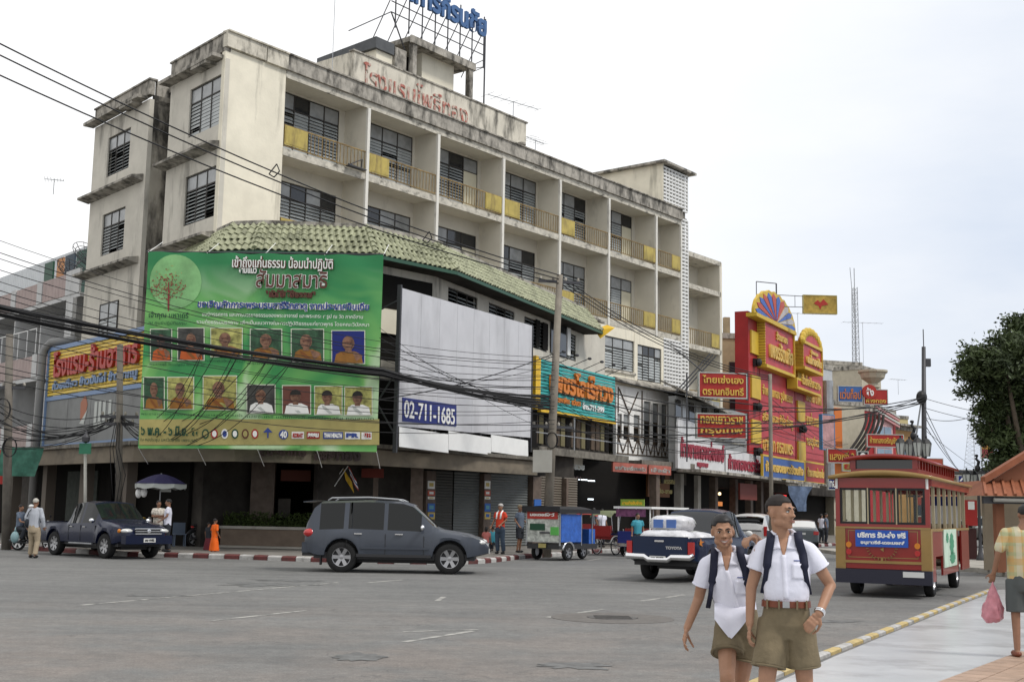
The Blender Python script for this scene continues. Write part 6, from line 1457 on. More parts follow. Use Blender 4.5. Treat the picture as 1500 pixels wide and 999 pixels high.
mb=MB();mb.box(-.03,.05,-.70,.70,.60,1.08);mb.box(-.035,-.028,-.66,.66,.66,1.0);obj('tailgate',mb,p2,R_)
pbox(R_,'tailgate_handle',m_chrome,-.06,-.02,-.12,.12,.95,.99);pbox(R_,'number_plate',m_plate,-.17,-.15,-.2,.2,.50,.62);ptext(R_,'plate_text','บฉ 8193',(-.176,.16,.53),.32,.07,m_blk,-math.pi/2)
me=text_mesh('TOYOTA',.08,.01,.004,m_chrome,'LEFT',.42,.07);obj('tailgate_letters',me,None,R_,WM[R_.name]@Matrix.Translation((-.038,-.16,.78))@Matrix.Rotation(-math.pi/2,4,'Z'))
mb=MB();mb.smooth=True;mb.tube([(-.05,.85,.64),(-.12,.80,.60),(-.13,.35,.60),(-.12,.25,.53),(-.12,-.25,.53),(-.13,-.35,.60),(-.12,-.80,.60),(-.05,-.85,.64)],.075,8);obj('rear_bumper',mb,m_chrome,R_)
for sd in(-1,1):pbox(R_,'tail_lamp',m_tail,-.03,.06,sd*.86,sd*.72,.66,.96);pellip(R_,'wing_mirror',m_white,(3.6,sd*.98,1.14),(.05,.10,.08))
mb=MB();mb.prism([(.3,-.885,.9),(.5,-.888,.86),(.42,-.888,.93),(.62,-.888,.97),(.42,-.888,.98),(.38,-.886,1.04)],(0,-.006,0));obj('side_decal',mb,m_amber,R_)
def bundle(label,M,sx_,sy_,sz_,m,blue=False,seed=0):
 t=thing('wrapped_bundle',label,'bundle',M,'bundles on the blue pickup')
 mb=MB();mb.smooth=True;vs=[];n,r=20,12
 mb.ell((0,0,sz_),(sx_,sy_,sz_),24,14)
 vs=[]
 for(x,y,z)in mb.v:
  u=Vector((x/sx_,y/sy_,z/sz_-1));k=max(abs(u.x),abs(u.y),abs(u.z));L_=u.length or 1;q=u*(.35+.65*L_/max(k,.001))if False else u*(1/max(.72,(abs(u.x)**4+abs(u.y)**4+abs(u.z)**4)**.25));d=1+.09*mnoise.noise(u*3.1+Vector((seed,0,0)))
  vs.append((q.x*sx_*d*.95,q.y*sy_*d*.95,(q.z*.97*d+1)*sz_))
 mb.v=vs;obj('sack',mb,m,t)
 mb=MB()
 for x in(-.45,0,.45):mb.tube([(x*sx_,sy_*1.0*math.cos(a),sz_+sz_*1.03*math.sin(a))for a in[math.pi*k/10 for k in range(11)]],.008,4)
 obj('tie_string',mb,m_bgrey,t)
 if blue:
  mb=MB();
  for yy in(-.3,.35):mb.box(-sx_*.97-.02,-sx_*.9,sy_*yy-.12,sy_*yy+.12,sz_*.5,sz_*1.5)
  obj('blue_label',mb,mat('bundle_blue',(.08,.16,.42),.5),t)
m_plast=mat('white_plastic_wrap',(.62,.62,.64),.3,spec=.6,var=.15,vscale=5,bump=.8,bscale=12)
RM_=WM[R_.name]
bundle('lower white wrapped bundle nearest the tailgate on the pickup',RM_@TR(.62,.05,.64),.5,.70,.30,m_plast,seed=1)
bundle('lower white wrapped bundle near the cab of the pickup',RM_@TR(1.55,-.05,.64),.45,.68,.28,m_plast,seed=5)
bundle('top white bundle with blue print stacked on the pickup',RM_@TR(.85,.02,1.18),.5,.52,.20,m_plast,True,seed=3)
def simple_car(name,label,M,L_,W,wheels_,wr_,sh,top,rw,pm,glass,sill=.3):
 R_=thing(name,label,'car',M);c=Car(R_,L_,W,0,wheels_,wr_,sh,top,rw,sill=sill);c.shell(pm,glass);c.wheels(.2);return R_,c
P=G(1085,800);ang=math.atan2(9,3.4);dv=Vector((math.cos(ang),math.sin(ang),0));P=at(1092,800,57)
R_,c=simple_car('white_mpv','white people carrier seen from behind between the two schoolboys',TR(P.x-dv.x*.8+.25,P.y-dv.y*.8,.004,ang),4.5,1.74,[.85,3.6],.32,[(0,.98),(.3,1.0),(3.2,.98),(4.2,.85),(4.5,.65)],[(0,1.0),(.05,1.25),(.22,1.55),(.5,1.68),(1.6,1.72),(2.6,1.66),(3.4,1.05),(4.2,.92),(4.5,.68)],[(0,.86),(.3,.78),(2.6,.78),(3.4,.86),(4.5,.75)],paint('white_car_paint',(.55,.55,.54),.25),[('rear_window',.06,.30,(5,6),m_carglass),('side_window',.7,1.5,(4,),m_tint),('side_window',1.58,2.9,(4,),m_tint),('windscreen',2.65,3.38,(5,6),m_carglass)])
wp=bpy.data.materials['white_car_paint']
pbox(R_,'rear_bumper',wp,-.08,.2,-.80,.80,.36,.62);pbox(R_,'number_plate',m_plate,-.03,.0,-.22,.22,.78,.90);pbox(R_,'dark_strip',m_bumper,-.025,.0,-.6,.6,.93,.97)
for sd in(-1,1):pbox(R_,'tail_lamp',m_tail,-.02,.16,sd*.86,sd*.72,.72,1.15)
P=G(1195,803);ang=math.atan2(9,2.2);dv=Vector((math.cos(ang),math.sin(ang),0));lf=Vector((-dv.y,dv.x,0))
o=Vector((P.x,P.y,0))+lf*.7-dv*.8
sp_=paint('charcoal_car_paint',(.10,.115,.125),.25)
R_,c=simple_car('dark_sedan','dark grey sedan with a bright rear window driving away beside the trolley',TR(o.x,o.y,.004,ang),4.5,1.72,[.95,3.55],.31,[(0,.90),(.4,.93),(3.3,.92),(4.2,.78),(4.5,.6)],[(0,.92),(.12,1.02),(.75,1.06),(1.35,1.40),(1.7,1.45),(2.6,1.43),(3.3,.98),(4.2,.86),(4.5,.62)],[(0,.84),(.7,.84),(1.4,.76),(2.6,.76),(3.3,.86),(4.5,.75)],sp_,[('rear_window',.78,1.34,(5,6),m_lampc),('side_window',1.3,1.98,(4,),m_tint),('side_window',2.05,2.9,(4,),m_tint),('windscreen',2.65,3.28,(5,6),m_carglass)])
pbox(R_,'rear_bumper',sp_,-.08,.2,-.80,.80,.34,.6);pbox(R_,'number_plate',m_plate,-.02,.0,-.2,.2,.70,.80)
for sd in(-1,1):pbox(R_,'tail_lamp',m_tail,-.02,.16,sd*.86,sd*.60,.70,.88);pellip(R_,'wing_mirror',sp_,(2.95,sd*.98,1.0),(.07,.1,.07))
P=at(1449,790,75);ang=math.pi/2+.05
R_,c=simple_car('far_pickup','pale grey pickup far off behind the lamp post near the pavilion',TR(P.x,P.y-2,.15,ang),4.8,1.75,[1.0,3.9],.36,[(0,.98),(1.8,1.0),(3.5,1.0),(4.6,.85),(4.8,.7)],[(0,1.04),(1.8,1.04),(2.0,1.5),(2.2,1.68),(3.0,1.68),(3.6,1.1),(4.6,.95),(4.8,.75)],[(0,.9),(2,.78),(3,.78),(4.8,.8)],paint('grey_pickup_paint',(.26,.28,.27)),[('rear_window',1.84,2.15,(5,6),m_carglass),('side_window',2.2,3.1,(4,),m_tint)],sill=.42)
pbox(R_,'rear_bumper',m_chrome,-.1,.05,-.8,.8,.5,.62);pbox(R_,'dark_strip',m_bumper,-.02,.02,-.6,.6,.8,.9)
for k,(x,y,Y,cl,lb)in enumerate([(1420,770,110,(.45,.45,.45),'tiny pale car far down the street left of the far pickup'),(1458,765,130,(.5,.5,.48),'tiny white car far down the street beyond the far pickup')]):
 P=at(x,y,Y);R_,c=simple_car('distant_car',lb,TR(P.x,P.y,.15,math.pi/2),4.3,1.7,[.9,3.4],.31,[(0,.9),(3.3,.92),(4.3,.65)],[(0,.95),(.5,1.4),(2.5,1.42),(3.2,.98),(4.3,.68)],[(0,.84),(2.5,.76),(4.3,.75)],paint('distant_car_paint',cl),[('rear_window',.1,.5,(5,6),m_carglass),('side_window',.7,2.6,(4,),m_tint)])
prl,prr,pfr=G(1263,869.5),G(1367,873.5),G(1402,860)
d=Vector((pfr.x-prr.x,pfr.y-prr.y,0));ang=math.atan2(d.y,d.x);dirv=d.normalized();lf=Vector((-dirv.y,dirv.x,0))
TW=2.15;wr0=1.25;TL=7.4
o=Vector((prr.x,prr.y,0))+lf*(TW/2-.15)-dirv*wr0
tb=thing('trolley_bus','red and gold open sided trolley bus with clerestory roof, seen from behind','trolley bus',TR(o.x+.14,o.y,.004,ang)@Matrix.Diagonal((.925,.875,.925,1)));TM=WM[tb.name]
m_tred=mat('trolley_red',(.25,.017,.013),.3,coat=.5,var=.08,vscale=1);m_tgold=mat('trolley_gold',(.29,.18,.055),.45,coat=.3,var=.1);m_tpost=mat('trolley_cream_post',(.42,.36,.23),.5);m_tdark=mat('trolley_skirt',(.02,.02,.035),.4)
def tp(name,m,*b,par=None):mb=MB();mb.box(*b);return obj(name,mb,m,par or tb,TM)
h=TW/2
tp('rear_panel',m_tred,0,.08,-h,h,.62,1.58)
for y in(-h,h-.2):tp('corner_panel',m_tgold,-.02,.22,y-.015,y+.215,.60,1.52)
tp('gold_band',m_tgold,-.03,.0,-h+.2,h-.2,.74,.80);tp('gold_band',m_tgold,-.03,.0,-h,h,1.50,1.54)
mb=MB();e=.02
for(y0,y1,z0_,z1_)in((-h+.28,h-.28,.86,.875),(-h+.28,h-.28,1.445,1.46),(-h+.28,-h+.295,.86,1.46),(h-.295,h-.28,.86,1.46)):mb.box(-.012,-.001,y0,y1,z0_,z1_)
obj('gold_pinstripe',mb,m_tgold,tb,TM)
tp('lower_skirt',m_tdark,-.06,.10,-h-.02,h+.02,.30,.61)
for sd in(-1,1):tp('side_skirt',m_tred,.1,TL,sd*h-.03,sd*h+.03,.42,1.50)if sd>0 else None
for(x0,x1,z0_,z1_,m)in((.22,1.95,.9,1.52,m_tred),(1.95,4.9,.45,1.52,m_tred),(5.7,TL,.45,1.52,m_tred),(.1,.75,.36,.9,m_tred)):tp('side_panel',m,x0,x1,-h,-h+.05,z0_,z1_)
mb=MB()
for k in range(9):
 a0_=math.pi*k/8;mb.v
tp('side_trim',m_tgold,.22,TL,-h-.015,-h-.001,1.46,1.52)
tp('side_poster',mat('poster_pale',(.50,.62,.50),.5,var=.2,vscale=3),2.0,4.4,-h-.03,-h-.004,.62,1.50)
mb=MB();n=26
for(cx__,cz__,rx_,rz_)in((3.4,1.15,.38,.26),(3.5,.82,.5,.14),(2.6,1.3,.22,.12)):
 mb.add([(cx__+rx_*math.cos(2*math.pi*k/n)*(1+.25*math.sin(k*2.3)),-h-.036,cz__+rz_*math.sin(2*math.pi*k/n))for k in range(n)],[tuple(range(n))])
obj('poster_figure',mb,mat('poster_green',(.06,.26,.14),.5),tb,TM)
mb=MB();mb.box(.15,TL-.1,-h+.06,h-.06,.60,.66);obj('floor',mb,m_wood,tb,TM)
zw0,zw1=1.58,2.42
tp('rear_sill',m_tred,-.03,.1,-h,h,1.54,1.60);tp('rear_header',m_tred,-.02,.1,-h,h,2.40,2.62)
for y in(-h,h-.1):tp('rear_post',m_tred,-.02,.1,y,y+.1,1.60,2.40)
ww=(TW-.2)/3
m_tglass=mat('clear_window',(.9,.95,.95),.02,trans=1.0,spec=.5,ior=1.1)
for k in range(3):
 y0=-h+.1+k*ww;mb=MB();e=.05
 mb.box(.0,.05,y0,y0+ww,1.60,1.60+e);mb.box(.0,.05,y0,y0+ww,2.40-e,2.40);mb.box(.0,.05,y0,y0+e,1.65,2.35);mb.box(.0,.05,y0+ww-e,y0+ww,1.65,2.35);w_=obj('rear_window',mb,m_blk,tb,TM)
 mb=MB();mb.box(.02,.028,y0+e,y0+ww-e,1.65,2.35);obj('pane',mb,m_tglass,w_,TM)
 if k:tp('window_post',m_tpost,-.012,.012,y0-.015,y0+.015,1.60,2.40)
for sd in(-1,1):
 for k in range(7):
  x=.75+k*.98;tp('side_post',m_tpost,x,x+.055,sd*h-.035*(1+sd),sd*h+.035*(1-sd),1.52,2.45)
 tp('side_header',m_tred,.1,TL,sd*h-.05,sd*h+.05,2.45,2.62)
 if sd>0:tp('side_panel',m_tred,.1,TL,h-.05,h,1.50,1.54)
tp('front_wall',m_tred,TL-.1,TL,-h,h,.6,1.6);tp('front_header',m_tred,TL-.1,TL,-h,h,2.4,2.6)
for y in(-h+.1,-.03,h-.15):tp('front_post',m_tpost,TL-.1,TL-.04,y,y+.06,1.6,2.4)
for k in range(5):
 for sd in(-1,1):
  x=1.3+k*1.05;s_=tp('bench_seat',m_wood,x,x+.42,sd*.32-.0 if sd>0 else-.95,.95 if sd>0 else-.32,1.02,1.07);mb=MB();mb.box(x-.03,x+.02,.32 if sd>0 else-.95,.95 if sd>0 else-.32,1.07,1.62);obj('bench_back',mb,m_tpost if k%2 else m_wood,s_,TM)
for y in(-.32,.32):
 for k in range(4):mb=MB();mb.cyl((1.6+k*1.5,y,.66),(1.6+k*1.5,y,2.5),.02,6);obj('grab_pole',mb,m_tpost,tb,TM)
tp('inner_board',m_white,6.9,6.95,-.9,-.1,1.3,2.1);tp('inner_board',m_navy,6.88,6.9,-.9,-.1,2.1,2.35)
def camber(x0,x1,hw,z0_,rise,th,n=12,over=.0):
 mb=MB();mb.smooth=True;vs=[]
 for x in(x0,x1):
  for k in range(n+1):
   y=-hw+2*hw*k/n;vs.append((x,y,z0_+rise*(1-(y/hw)**2)))
  for k in range(n+1):
   y=-hw+2*hw*k/n;vs.append((x,y,z0_-th+rise*.7*(1-(y/hw)**2)))
 m_=n+1;fs=[]
 for k in range(n):fs+=[(k,k+1,2*m_+k+1,2*m_+k),(m_+k,3*m_+k,3*m_+k+1,m_+k+1),(k,m_+k,m_+k+1,k+1),(2*m_+k,2*m_+k+1,3*m_+k+1,3*m_+k)]
 fs+=[(0,2*m_,3*m_,m_),(n,m_+n,3*m_+n,2*m_+n)]
 return mb.add(vs,fs)
obj('roof',camber(-.25,TL+.2,h+.12,2.66,.13,.07),m_tgold,tb,TM)
ch=.78
for(x0,x1)in((.35,TL-.5),):
 tp('clerestory',m_tred,x0,x1,-ch,ch,2.72,2.84);tp('clerestory',m_glassd,x0+.06,x1-.06,-ch+.05,ch-.05,2.84,3.04)
 for k in range(15):
  x=x0+.05+k*(x1-x0-.2)/14
  for sd in(-1,1):tp('clerestory_post',m_tred,x,x+.1,sd*ch-.03,sd*ch+.03,2.84,3.04)
 for y in(-ch,ch-.12):tp('clerestory_post',m_tred,x0-.02,x0+.04,y,y+.12,2.84,3.04)
 obj('clerestory_roof',camber(x0-.2,x1+.2,ch+.12,3.08,.09,.06),m_tred,tb,TM)
for y in(-h+.04,h-.04):
 mb=MB();mb.cyl((-.06,y,2.38),(-.06,y,2.56),.03,8);mb.ell((-.06,y,2.58),.035,8,6);obj('marker_lamp',mb,m_white,tb,TM)
for sd in(-1,1):
 mb=MB();mb.cyl((-.04,sd*.78,1.14),(.0,sd*.78,1.14),.065,14);obj('indicator_lamp',mb,m_amber,tb,TM);mb=MB();mb.cyl((-.04,sd*.78,.98),(.0,sd*.78,.98),.065,14);obj('tail_lamp',mb,m_tail,tb,TM)
tp('blue_notice',mat('notice_blue',(.02,.09,.42),.5),-.045,-.02,-.58,.62,1.10,1.47)
nM=lambda y,z:TM@Matrix.Translation((-.05,y,z))@Matrix.Rotation(-math.pi/2,4,'Z')
obj('notice_text',text_mesh('บริการ รับ-ส่ง ฟรี',.15,.006,.008,m_white,'LEFT',1.1,.14),None,tb,nM(.57,1.30));obj('notice_text',text_mesh('อนุสาวรีย์-เดอะมอลล์',.1,.006,.005,m_white,'LEFT',1.0,.10),None,tb,nM(.5,1.14))
mb=MB()
for k in range(13):
 a=math.pi+math.pi*(k+.5)/13;mb.bar((-.03,.02+.30*math.cos(a),1.10+.24*math.sin(a)),(-.03,.02+.36*math.cos(a),1.10+.30*math.sin(a)),.05,.01)
mb.prism([(-.032,-.02,1.0),(-.032,.06,1.05),(-.032,-.02,1.09)],(.01,0,0));obj('gold_emblem',mb,m_tgold,tb,TM)
tp('bumper_plate',m_plate,-.075,-.062,-.92,-.45,.46,.58)
for x in(wr0,5.6):
 for sd in(-1,1):
  wheel(tb,TM@Matrix.Translation((x,sd*(h-.22),.38))@Matrix.Rotation(0 if sd<0 else math.pi,4,'Z'),.38,.22,spokes=0)
P=G(800,822);ang=math.atan2(6.5,4.5)
pl_,pr_=G(786,823),G(822,818)
o=G(793,823)
tk=thing('tuk_tuk','tuk tuk with a printed rear panel and blue side curtain parked at the kerb','tuk tuk',TR(at(795,823,42).x,42.0,.004,math.radians(54)));KM_=WM[tk.name]
def kp(name,m,*b):mb=MB();mb.box(*b);return obj(name,mb,m,tk,KM_)
m_kblue=mat('blue_curtain',(.03,.11,.42),.4,var=.25,vscale=5,bump=.5,bscale=8);m_kblack=mat('black_canvas',(.02,.02,.022),.7)
kp('chassis',m_bumper,0,2.4,-.65,.65,.38,.55);kp('rear_board',m_galv,-.04,0,-.68,.68,.60,1.18)
kp('rear_panel',mat('printed_panel',(.42,.44,.40),.5,var=.5,vscale=6),-.045,-.02,-.66,.62,.62,1.5)
kp('red_header',m_redl,-.07,-.046,-.62,.62,1.38,1.66);kp('green_sticker',mat('sticker_green',(.10,.40,.08),.5),-.08,-.047,-.66,-.35,.85,1.12);kp('dark_print',m_bdark,-.075,-.046,-.1,.5,1.0,1.22);kp('dark_print',m_steel,-.075,-.046,-.3,.1,.9,.95)
obj('header_text',text_mesh('มอเตอร์โชว์',.1,.006,.005,m_bw,'LEFT',1.0,.12),None,tk,KM_@Matrix.Translation((-.075,.5,1.47))@Matrix.Rotation(-math.pi/2,4,'Z'))
mb=MB();mb.box(.05,1.3,-.70,-.66,.62,1.55);obj('side_curtain',mb,m_kblue,tk,KM_);mb=MB();mb.box(.05,1.3,.66,.70,.62,1.55);obj('side_curtain',mb,m_kblue,tk,KM_)
mb=MB();mb.smooth=True
vs=[];n=8
for x in(-.15,1.0,2.0,2.5):
 for k in range(n+1):
  y=-.76+1.52*k/n;vs.append((x,y,1.70+.12*(1-(y/.76)**2)-(.12 if x>2.2 else 0)))
mb.add(vs,[(i*(n+1)+k,(i+1)*(n+1)+k,(i+1)*(n+1)+k+1,i*(n+1)+k+1)for i in range(3)for k in range(n)]);obj('canopy',mb,m_kblack,tk,KM_)
mb=MB();mb.box(-.15,2.4,-.77,-.74,1.58,1.72);mb.box(-.15,2.4,.74,.77,1.58,1.72);mb.box(-.17,-.14,-.77,.77,1.62,1.80);obj('canopy_valance',mb,m_kblack,tk,KM_)
for x,y in((.0,-.68),(.0,.68),(1.35,-.66),(1.35,.66),(2.3,-.5),(2.3,.5)):mb=MB();mb.bar((x,y,.5),(x,y,1.66),.04);obj('frame_post',mb,m_galv,tk,KM_)
kp('seat',m_kblack,.3,1.0,-.6,.6,.8,.95);kp('cab_front',m_kblue,2.1,2.5,-.5,.5,.4,1.05)
for y in(-.62,.62):wheel(tk,KM_@Matrix.Translation((.55,y,.27))@Matrix.Rotation(0 if y<0 else math.pi,4,'Z'),.27,.13,spokes=5)
wheel(tk,KM_@Matrix.Translation((2.45,0,.27)),.27,.12,spokes=5)
for y in(-.66,):
 mb=MB();mb.smooth=True;mb.tube([(.55+.36*math.cos(a),y,.27+.36*math.sin(a))for a in[.2+k*.27 for k in range(11)]],.045,6);obj('mudguard',mb,m_chrome,tk,KM_)
kp('number_plate',m_bgold,-.06,-.03,-.15,.15,.42,.56)
m_crim=mat('bright_rim',(.6,.6,.6),.3,metal=.5)
def thin_wheel(par,M,r,name='wheel'):
 mb=MB();mb.tube([(r*math.cos(a),0,r*math.sin(a))for a in[2*math.pi*k/24 for k in range(25)]],.022,6,False);w_=obj(name,mb,m_rubber,par,M)
 mb=MB();mb.tube([((r-.035)*math.cos(a),0,(r-.035)*math.sin(a))for a in[2*math.pi*k/24 for k in range(25)]],.012,5,False)
 for k in range(16):a=math.pi*2*k/16;mb.bar((0,.02*(-1)**k,0),((r-.03)*math.cos(a),0,(r-.03)*math.sin(a)),.005)
 mb.cyl((0,-.04,0),(0,.04,0),.025,8);obj('rim',mb,m_crim,w_,M)
def rickshaw(label,x,y,ang,hood,seatm,Y=None):
 P=G(x,y);t=thing('cycle_rickshaw',label,'cycle rickshaw',TR(P.x,P.y,.004,ang),'cycle rickshaws waiting at the kerb');M=WM[t.name]
 for y_ in(-.45,.45):thin_wheel(t,M@Matrix.Translation((0,y_,.34)),.34)
 thin_wheel(t,M@Matrix.Translation((1.35,0,.34)),.34)
 def p(name,m,*b):mb=MB();mb.box(*b);return obj(name,mb,m,t,M)
 p('seat',seatm,-.25,.30,-.38,.38,.60,.74);p('backrest',seatm,-.32,-.24,-.40,.40,.70,1.12);p('side_arm',m_chrome,-.3,.25,-.43,-.39,.78,.84);p('side_arm',m_chrome,-.3,.25,.39,.43,.78,.84);p('footboard',m_bumper,.3,.7,-.35,.35,.36,.40)
 mb=MB();mb.smooth=True;vs=[];n=8
 for i,x_ in enumerate((-.45,-.2,.2,.55)):
  for k in range(n+1):
   yy=-.5+k/n;vs.append((x_,yy,1.62+.10*(1-(yy*2)**2)-(.18 if i==0 else 0)))
 mb.add(vs,[(i*(n+1)+k,(i+1)*(n+1)+k,(i+1)*(n+1)+k+1,i*(n+1)+k+1)for i in range(3)for k in range(n)]);obj('hood',mb,hood,t,M)
 mb=MB()
 for x_,y_ in((-.3,-.42),(-.3,.42),(.35,-.42),(.35,.42)):mb.bar((x_*.6,y_,.75),(x_,y_,1.64),.02)
 mb.bar((0,-.45,.34),(0,.45,.34),.03);mb.bar((.0,0,.5),(.8,0,.38),.04);mb.bar((.8,0,.38),(.85,0,.85),.03);mb.bar((.85,0,.75),(1.25,0,.8),.03);mb.bar((1.35,0,.34),(1.2,0,1.0),.03);mb.bar((1.2,-.25,1.0),(1.2,.25,1.0),.025);mb.bar((.8,0,.4),(1.25,0,.75),.03);mb.bar((0,-.4,.34),(-.1,-.4,.6),.03);mb.bar((0,.4,.34),(-.1,.4,.6),.03)
 obj('frame',mb,m_chrome,t,M);p('saddle',m_blk,.72,.95,-.08,.08,.86,.92)
 for y_ in(-.45,.45):
  mb=MB();mb.smooth=True;mb.tube([(.38*math.cos(a),y_,.34+.38*math.sin(a))for a in[.3+k*.25 for k in range(11)]],.03,5);obj('mudguard',mb,m_white,t,M)
m_rseat=mat('red_vinyl',(.33,.03,.03),.35);m_hoodg=mat('olive_hood',(.16,.18,.10),.7)
rickshaw('cycle rickshaw with olive hood and red seat standing at the kerb',888,812,.9,m_hoodg,m_rseat)
rickshaw('cycle rickshaw with red hood half hidden behind the olive hooded one',862,804,1.3,mat('red_hood',(.36,.06,.05),.6),m_rseat)
P=at(952,815,47)
gv=thing('open_songthaew','open white roofed vehicle carrying a green placard behind the loaded pickup','minibus',TR(P.x-.6,47,.004,1.0));GM=WM[gv.name]
def gp(name,m,*b):mb=MB();mb.box(*b);return obj(name,mb,m,gv,GM)
gp('body',m_navy,0,3.0,-.7,.7,.35,.95);gp('roof',m_white,-.15,3.2,-.8,.8,1.80,1.88);gp('seat',m_rseat,.4,1.8,-.6,.6,.95,1.05)
gp('chrome_bumper',m_chrome,-.12,-.02,-.65,.65,.38,.5)
for x in(0,1.5,3.0):
 for y in(-.68,.66):gp('roof_post',m_white,x,x+.04,y,y+.04,.95,1.8)
gp('rear_print_panel',mat('purple_print',(.18,.06,.14),.5,var=.5,vscale=8),-.05,-.02,-.5,.75,1.5,1.78)
gp('green_placard',mat('lime_green_placard',(.20,.30,.04),.5),-.06,-.02,-.45,.55,1.9,2.15)
obj('placard_text',text_mesh('สามล้อรับจ้าง',.1,.006,.005,m_yellow,'LEFT',.85,.14),None,gv,GM@Matrix.Translation((-.065,.48,1.95))@Matrix.Rotation(-math.pi/2,4,'Z'))
for x,y in((.5,-.65),(.5,.65),(2.6,-.65),(2.6,.65)):wheel(gv,GM@Matrix.Translation((x,y,.28))@Matrix.Rotation(0 if y<0 else math.pi,4,'Z'),.28,.15,spokes=5)
def motorbike(label,P,ang,col,group=None,rider=False,lean=.0):
 t=thing('motorcycle',label,'motorcycle',TR(P.x,P.y,P.z+.004,ang)@Matrix.Rotation(lean,4,'X'),group);M=WM[t.name]
 for x in(0,1.22):
  wheel(t,M@Matrix.Translation((x,0,.29)),.29,.09,spokes=6,rr=.74,rim_m=m_crim)
 mb=MB();mb.smooth=True
 mb.tube([(.25,0,.58),(.42,0,.52),(.62,0,.45),(.85,0,.55),(1.0,0,.85)],[.10,.12,.10,.12,.09],8);mb.ell((.28,0,.62),(.36,.10,.10));mb.ell((1.02,0,.80),(.13,.17,.20));mb.ell((1.0,0,.56),(.14,.2,.2));obj('fairing',mb,col,t)
 mb=MB();mb.smooth=True;mb.ell((.25,0,.76),(.40,.13,.06));obj('saddle',mb,m_blk,t)
 mb=MB();mb.ell((.55,0,.33),(.2,.12,.13));mb.bar((0,.08,.3),(.55,.08,.38),.06);mb.tube([(.5,-.12,.26),(.1,-.14,.28),(-.25,-.14,.34)],[.02,.04,.045],7);obj('engine',mb,m_steel,t)
 mb=MB();mb.bar((1.22,-.06,.3),(1.0,-.06,.85),.035);mb.bar((1.22,.06,.3),(1.0,.06,.85),.035);mb.bar((.98,-.3,1.0),(.98,.3,1.0),.03);mb.bar((.98,0,.85),(.98,0,1.0),.05);obj('fork_and_handlebar',mb,m_chrome,t)
 pellip(t,'headlight',m_lampc,(1.1,0,.96),(.06,.1,.07));pellip(t,'tail_lamp',m_tail,(-.12,0,.70),(.06,.09,.04))
 for y in(-.28,.28):mb=MB();mb.bar((.98,y,1.0),(.95,y*1.2,1.15),.015);mb.ell((.95,y*1.2,1.17),(.02,.06,.04),8,6);obj('mirror',mb,m_blk,t)
 mb=MB();mb.smooth=True
 mb.tube([(1.22+.33*math.cos(a),0,.29+.33*math.sin(a))for a in[.5+k*.25 for k in range(9)]],.045,6);mb.tube([(.33*math.cos(a),0,.29+.33*math.sin(a))for a in[1.0+k*.25 for k in range(8)]],.045,6);obj('mudguard',mb,col,t)
 return t
m_mred=paint('red_moped',(.35,.02,.03));m_mblue=paint('blue_moped',(.02,.04,.20));m_mblk=paint('black_moped',(.02,.02,.022));m_msil=paint('silver_moped',(.4,.4,.42))
bike0=motorbike('motorcycle carrying riders past the old man at the far left',G(26,806),-.25,m_mblk)
motorbike('dark motorcycle parked on the pavement by the umbrella stall',G(283,800,.15),.8,m_mblk,'parked motorcycles',lean=.1)
motorbike('black motorcycle parked behind the girl in orange',G(302,795,.15),1.0,m_mblue,'parked motorcycles',lean=.1)
motorbike('silver motorcycle with pink seat cover parked before the lit shop',G(860,790,.15),1.4,m_msil,'parked motorcycles',lean=.1)
motorbike('red and black motorcycle beside the cycle rickshaws',G(916,790,.15),2.2,m_mred,'parked motorcycles',lean=.1)
for k,x in enumerate((1150,1162)):
 motorbike(['black motorcycle far behind the taller schoolboy','dark motorcycle passing beside the sedan'][k],at(x+70,790,72+k*3),1.3,[m_mblk,m_mblue][k])if k else None
def voxel(mb_or_mesh,name,m,vox=.02,smooth=2,parent=None,M=None,disp=0.0,dsc=6.0,seed=0):
 """union of overlapping volumes -> one continuous smooth surface"""
 me=mb_or_mesh.mesh('tmp_'+name,m)if isinstance(mb_or_mesh,MB)else mb_or_mesh
 o=bpy.data.objects.new('tmp',me);COL.objects.link(o)
 r=o.modifiers.new('r','REMESH');r.mode='VOXEL';r.voxel_size=vox;r.use_smooth_shade=True
 if smooth:s_=o.modifiers.new('s','SMOOTH');s_.factor=.5;s_.iterations=smooth
 dg=bpy.context.evaluated_depsgraph_get();out_=bpy.data.meshes.new_from_object(o.evaluated_get(dg));out_.name=name
 bpy.data.objects.remove(o);bpy.data.meshes.remove(me)
 if disp:
  co=np.empty(len(out_.vertices)*3);out_.vertices.foreach_get('co',co);no_=np.empty_like(co);out_.vertices.foreach_get('normal',no_)
  co=co.reshape(-1,3);no_=no_.reshape(-1,3)
  d=np.array([mnoise.noise(Vector((c[0]*dsc+seed,c[1]*dsc,c[2]*dsc*.55)))+.5*mnoise.noise(Vector((c[0]*dsc*2.2,c[1]*dsc*2.2+seed,c[2]*dsc)))for c in co])
  co=co+no_*(d*disp)[:,None];out_.vertices.foreach_set('co',co.ravel())
 out_.materials.clear();out_.materials.append(m)
 out_.polygons.foreach_set('use_smooth',[True]*len(out_.polygons));out_.update()
 return obj(name,out_,None,parent,M)
def limb(mb,pts,rs,n=12):
 """tapered limb through joints with round joints"""
 P_=[];R_=[]
 for i in range(len(pts)-1):
  a,b=Vector(pts[i]),Vector(pts[i+1])
  for k in range(4):t=k/4;P_.append(a.lerp(b,t));R_.append(rs[i]*(1-t)+rs[i+1]*t)
 P_.append(Vector(pts[-1]));R_.append(rs[-1]);mb.tube(P_,R_,n)
 for p,r in((pts[0],rs[0]),(pts[-1],rs[-1])):mb.ell(p,r*.98,10,8)
 for p,r in list(zip(pts,rs))[1:-1]:mb.ell(p,r*1.0,10,8)
